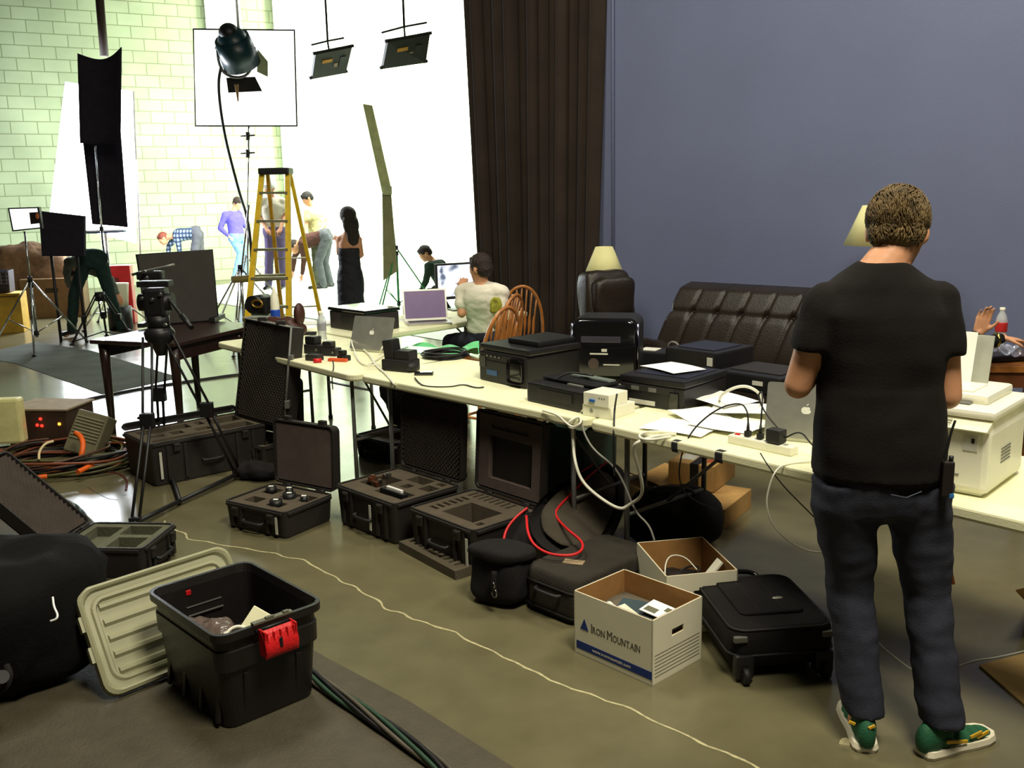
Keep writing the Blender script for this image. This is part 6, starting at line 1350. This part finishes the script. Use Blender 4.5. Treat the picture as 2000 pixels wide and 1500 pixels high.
# the big tripod in front
fA, fB, fC = W(262, 1036), W(452, 905), W(330, 905)
cT = P(312, 655, 5.75); t = thing('camera_tripod', 'tall black camera tripod with pan handle standing before the big foam case', 'tripod', (cT.x, cT.y, 0), 0)
O = Vector((cT.x, cT.y, 0)); top_ = Vector((0, 0, cT.z))
for k, (f, knee, k2) in enumerate(((W(262, 1036), P(288, 822, 5.35), 0), (W(470, 935) + Vector((0, .0, 0)), P(404, 800, 5.75), 1), (W(318, 880), P(312, 770, 6.0), 2))):
    f = f - O; kn = knee - O; st = top_ + Vector(((-.06, .06, 0)[k], (-.04, -.03, .06)[k], 0)); n = (kn - st).normalized(); sd = n.cross(Vector((0, 1, 0))).normalized() * .028
    b = B(); b.cyl(st + sd, kn + sd, .008, seg=8); b.cyl(st - sd, kn - sd, .008, seg=8); b.box(kn, (.075, .05, .09), bev=.006); 
    n2 = (f - kn).normalized(); s2 = n2.cross(Vector((0, 1, 0))).normalized() * .020
    b.cyl(kn + s2, f - n2 * .05 + s2, .009, seg=8); b.cyl(kn - s2, f - n2 * .05 - s2, .009, seg=8); b.box(f - n2 * .05, (.06, .04, .05), bev=.005); lg = b.build('leg', m_blk, t)
    B().ell(f + Vector((0, 0, .012)), (.045, .03, .014)).build('foot', m_steel, lg); B().cyl(kn + Vector((-.05, -.01, .02)), kn + Vector((-.02, -.01, .02)), .008).build('lock_lever', m_blk, lg)
    cs = (W(352, 988) - O) + Vector((0, 0, .03)); b = B(); b.cyl(f + Vector((0, 0, .04)), cs, .014, seg=8); b.build('spreader_arm', m_blk, t)
b = B(); b.lathe([(.03, -.12), (.05, -.06), (.085, -.02), (.09, .02), (.07, .05)], c=top_); b.build('bowl', m_blk, t)
hd = thing('fluid_head', 'black fluid camera head with grips mounted on the tall tripod', 'camera head', (cT.x, cT.y, cT.z + .051))
b = B(); b.cyl((0, 0, 0), (0, 0, .07), .065, seg=20); b.box((0, 0, .15), (.13, .11, .17), bev=.02); b.cyl((-.10, 0, .15), (.10, 0, .15), .052, seg=20); b.build('head_body', m_blk, hd)
b = B(); b.box((0, 0, .26), (.19, .09, .035), bev=.006); b.box((-.02, 0, .31), (.15, .07, .05), bev=.01); b.build('mount_plate', m_blk, hd)
B().tube([(-.13, 0, .315), (-.05, 0, .335), (.06, 0, .355), (.125, 0, .37)], .008, seg=8).build('top_rail', m_grey, hd)
for x, z in ((-.03, .335), (-.02, .30), (.05, .20), (-.06, .18), (.0, .17), (.06, .02)): B().cyl((x, -.075, z), (x, -.055, z), .010, seg=12).build('chrome_knob', m_steel, hd)
b = B(); pe = P(374, 640, 5.45) - Vector(hd.location); b.cyl((.07, -.02, .18), pe, .009, seg=10); b.cyl(Vector((.07, -.02, .18)).lerp(pe, .62), pe, .016, seg=10); b.build('pan_handle', m_blk, hd)
# dark table with black board
zt_ = .74; qa, qb_ = W(345, 668, zt_), W(468, 640, zt_)
t = thing('dark_table', 'dark wooden table with tapered legs behind the tall tripod', 'table', (qa.x, qa.y, 0), math.atan2(qb_.y - qa.y, qb_.x - qa.x)); L_ = (qb_ - qa).length * 1.35
m_dw = M('dark_mahogany', (42, 24, 20), .4, coat=.3)
B().box((L_ / 2 - .02, .36, zt_ - .015), (L_ + .1, .78, .03), bev=.006).build('tabletop', m_dw, t); B().box((L_ / 2, .03, zt_ - .085), (L_ - .05, .025, .11)).build('apron', m_dw, t); B().box((L_ / 2, .70, zt_ - .085), (L_ - .05, .025, .11)).build('apron', m_dw, t)
for x in (.0, L_):
    for y in (.03, .68): B().lathe([(.022, 0), (.036, .55), (.042, zt_ - .035)], c=(x, y, 0), seg=10).build('leg', m_dw, t)
B().ell((L_ * .74, .012, zt_ - .07), (.012, .01, .012)).build('knob', m_steel, t)
p_ = [W(322, 655, .741) + Vector((0, .05, 0)), W(425, 625, .741) + Vector((0, .05, 0))]; dd = p_[0].y
bl_ = P(290, 655, 7.9); br_ = P(425, 632, 8.15); trr = P(413, 490, 8.3); tll = P(268, 500, 8.05); zb = .745
bl_.z = br_.z = zb
t = thing('black_display_board', 'large black board standing on the dark table behind the tripod', 'board', ((bl_.x + br_.x) / 2, 8.05, zb)); adopt(quadslab('board', [bl_, br_, trr, tll], .05, M('black_board', (40, 36, 30), .8)), t)
b = B(); b.tube([bl_, br_, trr, tll], .02, closed=True, seg=6); adopt(b.build('board_edge', m_blk), t)
for p0 in (bl_, br_): adopt(B().box(p0 + Vector((0, .0, .02)), (.05, .30, .035)).build('board_foot', m_blk), t)
# the rig on its far end, bag, blue bottle
q = W(478, 640, .76); t = thing('camera_rig', 'black and brass camera rig on a tan plate at the end of the dark table', 'camera', (q.x, q.y + .5, .742), R(-20))
B().box((0, 0, .02), (.26, .16, .04), bev=.01).build('tan_plate', M('tan_brass', (130, 104, 44), .5), t); b = B(); b.box((.02, 0, .14), (.16, .14, .14), bev=.02); b.cyl((.0, -.1, .15), (.0, .1, .15), .075, seg=20); b.build('camera_body', m_blk, t); b = B(); b.tube([(.05 + .05 * math.cos(a), -.105, .16 + .03 * math.sin(a)) for a in [k * .5 for k in range(12)]], .010, closed=True); b.build('brass_ring', M('brass', (176, 140, 60), .3, metal=.8), t); B().box((-.09, -.05, .13), (.03, .03, .05), bev=.004).build('silver_block', m_steel, t)
q = W(548, 672, .74); t = thing('brown_leather_bag', 'brown leather bag slumped behind the tall case lid', 'bag', (q.x, q.y, .737), R(-20)); soft(B(), (.40, .18, .20), n=2.6, amp=.02, fr=9, seed=41).build('bag_body', M('brown_leather', (66, 36, 28), .5), t); B().ell((.17, 0, .22), (.035, .05, .08)).build('bag_corner', M('brown_leather'), t)
q = W(541, 655, .74); t = thing('blue_bottle', 'white bottle with a blue base band behind the brown leather bag', 'bottle', (q.x, q.y, .737)); B().lathe([(.03, .0), (.033, .01), (.033, .24), (.028, .30), (.012, .34), (.012, .37)]).build('bottle_body', m_white, t); B().lathe([(.034, .12), (.035, .13), (.035, .19), (.034, .20)]).build('blue_band', M('blue_band', (30, 70, 170), .4), t)
# yellow step ladder
d = 10.7
t = thing('step_ladder', 'yellow fibreglass step ladder with a black top standing before the stage', 'ladder', (P(535, 600, d).x, d, 0))
X = lambda x, y, dd: P(x, y, dd)
A_t, B_t = X(512, 338, d), X(562, 338, d); 
def foot(x, y, dd): p = P(x, y, dd); return p
def rail(top, mid, m_, r=.032, name='rail'):
    dr = (mid - top); e = top + dr * ((top.z - .01) / -dr.z); b = B(); dn = dr.normalized(); sx_ = Vector((1, 0, 0)); b.rings([[p + sx_ * (w_ / 2) * sg[0] + Vector((0, 1, 0)) * .012 * sg[1] * 2 for sg in ((-1, -1), (1, -1), (1, 1), (-1, 1))] for p, w_ in ((top, r * 1.6), (e, r * 2))], smooth=False); adopt(b.build(name, m_), t); return e
e1 = rail(A_t, X(490, 560, d - .35), m_yelf); e2 = rail(B_t, X(564, 560, d - .35), m_yelf)
e3 = rail(A_t + Vector((.03, .12, 0)), X(548, 590, d + .75), M('yellow_brown_rail', (200, 152, 40), .5), .022, 'rear_rail'); e4 = rail(B_t + Vector((.0, .12, 0)), X(614, 560, d + .75), m_yelf, .022, 'rear_rail')
b = B(); b.box((A_t + B_t) / 2 + Vector((0, .05, .02)), (.33, .26, .07), bev=.015); adopt(b.build('top_cap', m_blk), t)
for k, zz in enumerate((.30, .60, .90, 1.20, 1.50, 1.80)):
    f = (A_t.z - zz) / A_t.z; p0 = A_t.lerp(e1, f); p1 = B_t.lerp(e2, f); adopt(B().box((p0 + p1) / 2, ((p1 - p0).length, .08, .025), rot=(p1 - p0).to_track_quat('X', 'Z').to_matrix().to_4x4()).build('step', M('aluminium_step', (150, 146, 120), .4, metal=.5), ), t)
for zz in (.45, 1.05): f = (A_t.z - zz) / A_t.z; p0 = (A_t + Vector((.03, .12, 0))).lerp(e3, f); p1 = (B_t + Vector((0, .12, 0))).lerp(e4, f); adopt(B().cyl(p0, p1, .010).build('rear_brace', m_alu), t)
# fresnel light in front of the silk frame
d = 14.2
SQ = [P(378, 57, d + .3), P(575, 59, d + .3), P(580, 246, d + .3), P(382, 246, d + .3)]
f0 = P(488, 600, d + .3); t = thing('silk_frame', 'square white diffusion frame with a thin black edge held up behind the spotlight', 'diffusion frame', (f0.x, f0.y, 0))
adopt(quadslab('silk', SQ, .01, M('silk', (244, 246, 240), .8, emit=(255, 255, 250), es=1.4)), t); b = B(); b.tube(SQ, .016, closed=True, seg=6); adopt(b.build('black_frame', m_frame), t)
b = B(); b.cyl(P(486, 246, d + .3), P(484, 400, d + .3), .012); e = f0.copy(); e.z = .5; b.cyl(P(484, 400, d + .3), e, .016); adopt(b.build('stand_column', m_chrome), t)
for y_ in (266, 300): 
    b = B(); b.cyl(P(470, y_, d + .25), P(498, y_ - 2, d + .25), .012); b.cyl(P(484, y_ - 8, d + .25), P(484, y_ + 8, d + .25), .03); adopt(b.build('grip_head', m_blk), t)
for k in range(3): a = .5 + 2.09 * k; adopt(B().cyl((f0.x, f0.y, .9), (f0.x + .6 * math.cos(a), f0.y + .6 * math.sin(a), .01), .014).build('leg', m_chrome), t)
t = thing('spotlight', 'blue-green fresnel spotlight with barn doors hanging in front of the silk frame', 'stage light', P(468, 110, d)); c0_ = P(466, 108, d)
m_teal = M('teal_housing', (18, 50, 56), .35)
ax_ = Vector((.10, .62, -.70)).normalized(); b = B(); b.cyl(c0_ - ax_ * .22 + Vector((-.02, 0, .05)), c0_ + ax_ * .15, .24, .27, seg=24); b.ell(c0_ - ax_ * .2, (.22, .2, .22)); adopt(b.build('housing', m_teal), t)
b = B(); b.ell(P(447, 64, d - .2), (.14, .14, .13)); b.cyl(P(447, 70, d - .2), P(455, 92, d - .1), .10, seg=16); adopt(b.build('lamp_back', m_blk), t)
b = B(); b.tube([P(424, 95, d), P(428, 130, d), P(445, 150, d), P(478, 152, d), P(494, 130, d), P(497, 92, d)], .02, smoothpts=2); adopt(b.build('yoke', m_grey), t)
adopt(quadslab('barn_door', [P(503, 96, d + .1), P(523, 120, d + .1), P(523, 150, d + .1), P(502, 140, d + .05)], .01, M('lit_grey_green_door', (150, 160, 122), .6)), t)  # light falling on this door is painted into its pale colour
adopt(quadslab('barn_door', [P(442, 152, d + .1), P(498, 150, d + .1), P(512, 178, d + .15), P(446, 181, d + .15)], .01, m_blk), t)
adopt(B().cyl(P(424, 90, d), P(436, 100, d), .05).build('side_knob', M('blue_knob', (30, 60, 90), .4)), t)
adopt(B().cyl(P(462, 165, d), P(465, 198, d), .03, .01).build('brass_spigot', M('brass_tan', (150, 120, 70), .5)), t)
for p_ in (P(466, 60, d),): adopt(B().cyl(p_, Vector((p_.x, p_.y, 7.0)), .02).build('hanging_rod', m_wglow if 0 else M('white_rod', (230, 232, 226), .5)), t)
cable('power_cable', 'long black power cable sagging from the spotlight down to the ladder', [P(432, 130, d), P(426, 160, d), P(430, 210, d), P(440, 270, d - .2), P(455, 330, d - .4), P(470, 385, d - .6), P(482, 420, d - .8), P(490, 470, d - 1), P(492, 540, d - 1.2)], .022, m_cabk)
# C-stand with a pipe and gear under the ladder
t = stand('light_stand', 'chrome combo stand beside the ladder near the black camera rig', 'stand', 11.4, (478, 640), (486, 400), .75, zl=.95, a0=.6)
b = B(); b.cyl(P(453, 546, 10.6), P(556, 540, 10.9), .038, seg=14); o = b.build('olive_pipe', M('olive_tube', (128, 118, 70), .5)); tag(o, 'olive cardboard tube resting across the ladder steps', 'tube')
q = P(512, 600, 12.3); t = single(soft(B(), (.42, .34, .46), n=2.8, amp=.03, fr=6, seed=44), 'green_duffel', M('dark_green_canvas', (50, 70, 60), .9, var=.3), 'dark green kit bag on the floor under the ladder', 'bag', (q.x, q.y, 0))
# fluorescent banks
def kino(label, q, d, yk):
    Q = [P(x, y, d + o) for (x, y), o in zip(q, (0, .25, .55, .30))]; t = thing('fluorescent_bank', label, 'stage light', sum(Q, Vector()) / 4, 0, 'fluorescent lights hanging over the sweep'); o = adopt(quadslab('housing', Q, .05, M('dark_olive_housing', (34, 38, 30), .5)), t)
    c = sum(Q, Vector()) / 4; n = (Q[1] - Q[0]).cross(Q[3] - Q[0]).normalized(); n = -n if n.y > 0 else n; ex_ = (Q[1] - Q[0]).normalized(); ey_ = (Q[3] - Q[0]).normalized()
    def pl(u, v, w_, h_, mt, nm): p = c + ex_ * u + ey_ * v + n * .030; adopt(quadslab(nm, [p + ex_ * a * w_ / 2 + ey_ * b_ * h_ / 2 for a, b_ in ((-1, -1), (1, -1), (1, 1), (-1, 1))], .006, mt), t)
    pl(-.07, -.065, .14, .05, M('orange_label', (220, 160, 40), .5), 'orange_label'); pl(.06, .03, .05, .06, M('pale_label', (180, 160, 130), .5), 'pale_label'); pl(.145, -.01, .08, .16, m_blk, 'ballast_panel')
    for p in (Q[0], Q[1], Q[2], Q[3]): adopt(B().cyl(p - ex_ * .03, p + ex_ * .03, .02).build('corner_latch', m_blk), t)
    br_ = [P(x, y, d + .1) for x, y in yk]; b = B(); b.tube(br_, .012); m_ = (br_[0] + br_[-1]) / 2; b.cyl(m_, Vector((m_.x, m_.y, 7.0)), .014); b.cyl(m_, c, .012); adopt(b.build('hanging_bracket', m_frame), t)
kino('left fluorescent light bank with an orange label hanging over the sweep', [(615, 104), (686, 90), (674, 140), (608, 152)], 12.5, [(608, 88), (640, 80), (672, 74)])
kino('right fluorescent light bank with an orange label hanging beside the curtain', [(756, 80), (838, 65), (830, 120), (746, 132)], 11.8, [(745, 64), (790, 52), (834, 44)])
# tall folded flat and its stand, whose green light is painted into the colour
t = thing('folding_flat', 'tall narrow folded foam-board flat standing in front of the white sweep', 'flat', (P(765, 600, 13.8).x, 13.8, 0))
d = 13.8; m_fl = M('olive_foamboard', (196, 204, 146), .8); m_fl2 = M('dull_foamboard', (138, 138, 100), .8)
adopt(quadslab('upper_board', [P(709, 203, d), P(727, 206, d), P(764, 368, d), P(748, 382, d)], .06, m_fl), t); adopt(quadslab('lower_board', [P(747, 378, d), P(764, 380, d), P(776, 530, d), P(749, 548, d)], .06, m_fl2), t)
b = B(); b.box(P(757, 372, d - .05), (.12, .06, .12), bev=.01); adopt(b.build('clamp', M('pale_clamp', (180, 190, 140), .5)), t)
t = stand('light_stand', 'dark green-tinged light stand holding the folded flat', 'stand', 13.9, (778, 572), (762, 390), .62, zl=1.0, mt=M('green_lit_stand', (30, 120, 60), .4), a0=.15)
# floor cloth, long cable
qm = [W(-60, 705), W(70, 668), W(175, 684), W(240, 708), (W(352, 738)), W(200, 770), W(30, 712)]
b = B(); b.prism([(p.x, p.y) for p in [W(-30, 690), W(70, 668), W(180, 686), W(352, 738), W(200, 770), W(30, 710), W(-30, 700)]], .004); tag(b.build('floor_cloth', M('grey_green_canvas', (74, 78, 66), .95, var=.2, scale=3, bump=.3, bscale=30)), 'grey-green canvas sheet spread flat on the floor at the left', 'floor cloth')
cable('floor_cable', 'thick black cable lying across the floor in front of the canvas sheet', [W(-20, 815), W(45, 806), W(110, 794), W(180, 780), W(250, 765), W(330, 752), W(400, 742), W(470, 732), W(560, 728)], .022, m_cabk)
cable('floor_cable', 'thin black cable running from the cord pile to the big case', [W(180, 890), W(220, 885), W(260, 893), W(300, 898)], .007, m_cabk)
cable('floor_cable', 'pair of dark cables trailing from the cord pile below the thin one', [W(190, 905), W(215, 888), W(245, 902), W(280, 906), W(310, 908)], .007, m_cabk)
cable('floor_cable', 'cable with a red plug curling on the floor left of the tripod foot', [W(150, 925), W(200, 922), W(235, 925), W(250, 940), W(246, 958)], .008, M('dark_red_cable', (90, 44, 36), .5))
# power distribution pile
q = W(50, 905); t = thing('power_box', 'brown power distribution box with red lights in the cord pile at the left edge', 'power box', (q.x + .02, q.y + .40, 0), R(-8))
B().box((0, 0, .16), (.46, .34, .32), bev=.01).build('box_body', M('brown_metal', (60, 44, 34), .5), t); B().box((.0, 0, .326), (.48, .36, .012)).build('wooden_top', M('worn_wood_top', (140, 122, 92), .7, var=.2), t)
for x, z, c_ in ((.03, .26, 0), (.0, .215, 0), (.035, .21, 0), (.17, .225, 1)): B().ell((x, -.172, z), (.011, .008, .011)).build('indicator_lamp', M('led_amber' if c_ else 'led_red', (255, 150, 40) if c_ else (255, 30, 20), .4, emit=(255, 150, 40) if c_ else (255, 30, 20), es=5), t)
q = P(14, 862, 6.55); t = single(B().box((0, 0, .16), (.22, .10, .32), bev=.02), 'cream_jug', M('cream_plastic_jug', (206, 200, 140), .5), 'cream plastic block standing on the brown power box', 'block', (q.x + .02, q.y, q.z - .01), R(5))
q = W(122, 920); t = thing('grey_vented_unit', 'grey vented dimmer unit tilted in the cord pile', 'dimmer', (q.x + .02, q.y + .25, .02)); t.rotation_euler = (R(-28), R(12), R(-14))
B().box((0, 0, .17), (.24, .12, .30), bev=.01).build('unit_body', M('grey_olive', (104, 100, 76), .5), t)
for k in range(8): B().box((0, -.063, .12 + .022 * k), (.21, .008, .010)).build('vent_slat', M('grey_olive2', (126, 122, 96), .5), t)
q = W(75, 945); t = thing('cord_pile', 'large coiled heap of orange and dark brown cords at the left edge', 'cables', (q.x - .05, q.y + .42, 0))
mats_ = [M('brown_cord', (74, 48, 34), .5), M('dark_brown_cord', (48, 36, 28), .5), m_cabk, M('olive_cord', (86, 80, 44), .5), M('rust_cord', (120, 62, 36), .5)]
for k in range(26):
    rx_ = .34 + .16 * random.random(); ry_ = .24 + .12 * random.random(); z_ = .012 + .012 * (k // 3); ox, oy = random.uniform(-.1, .1), random.uniform(-.06, .06); ph = random.random() * 6
    B().tube([(ox + rx_ * math.cos(a) * (1 + .05 * math.sin(3 * a + ph)), oy + ry_ * math.sin(a) * (1 + .05 * math.cos(2 * a + ph)), max(.010, z_ + .02 * math.sin(a * 2 + ph))) for a in [j * math.pi / 16 for j in range(32)]], .009, closed=True, seg=6).build('cord_loop', mats_[k % 5], t)
for lb, pts, r_ in (('orange hose arching over the right side of the cord pile', [P(155, 905, 6.2), P(160, 885, 6.2), P(163, 868, 6.25), P(158, 852, 6.3), P(148, 846, 6.35)], .018), ('orange connector lying at the right of the cord pile', [W(152, 922, .07), W(180, 908, .08)], .017), ('orange connector at the lower left of the cord pile', [W(17, 962, .06), W(22, 944, .08)], .02), ('short orange plug at the front of the cord pile', [W(74, 932, .07), W(92, 930, .07)], .014)):
    tag(B().tube(pts, r_, smoothpts=2, seg=8).build('orange_cable_end', m_orange), lb, 'cable', 'orange cable ends in the cord pile')
cable('cream_wire', 'short cream cord curling beside the grey vented unit', [P(104, 862, 6.2), P(88, 866, 6.15), P(76, 882, 6.1), P(76, 898, 6.05)], .009, M('cream_cord', (206, 186, 140), .5))
cable('green_wire', 'thin green cord looping out at the front of the cord pile', [W(12, 965, .02), W(35, 970, .01), W(58, 962, .01), W(62, 948, .03), W(60, 935, .06)], .006, M('green_cord', (44, 96, 60), .5))
# white column of light cloth above the silk frame
q = [wallpt(434, .25), wallpt(500, .25)]
t = single(B().rings([[Vector((p.x, p.y, z)) for p in (q[0], q[1])] + [Vector((p.x, p.y - .04, z)) for p in (q[1], q[0])] for z in (3.6, 6.9)], smooth=False), 'white_banner', m_swp, 'narrow white cloth strip hanging on the block wall above the silk frame', 'cloth')
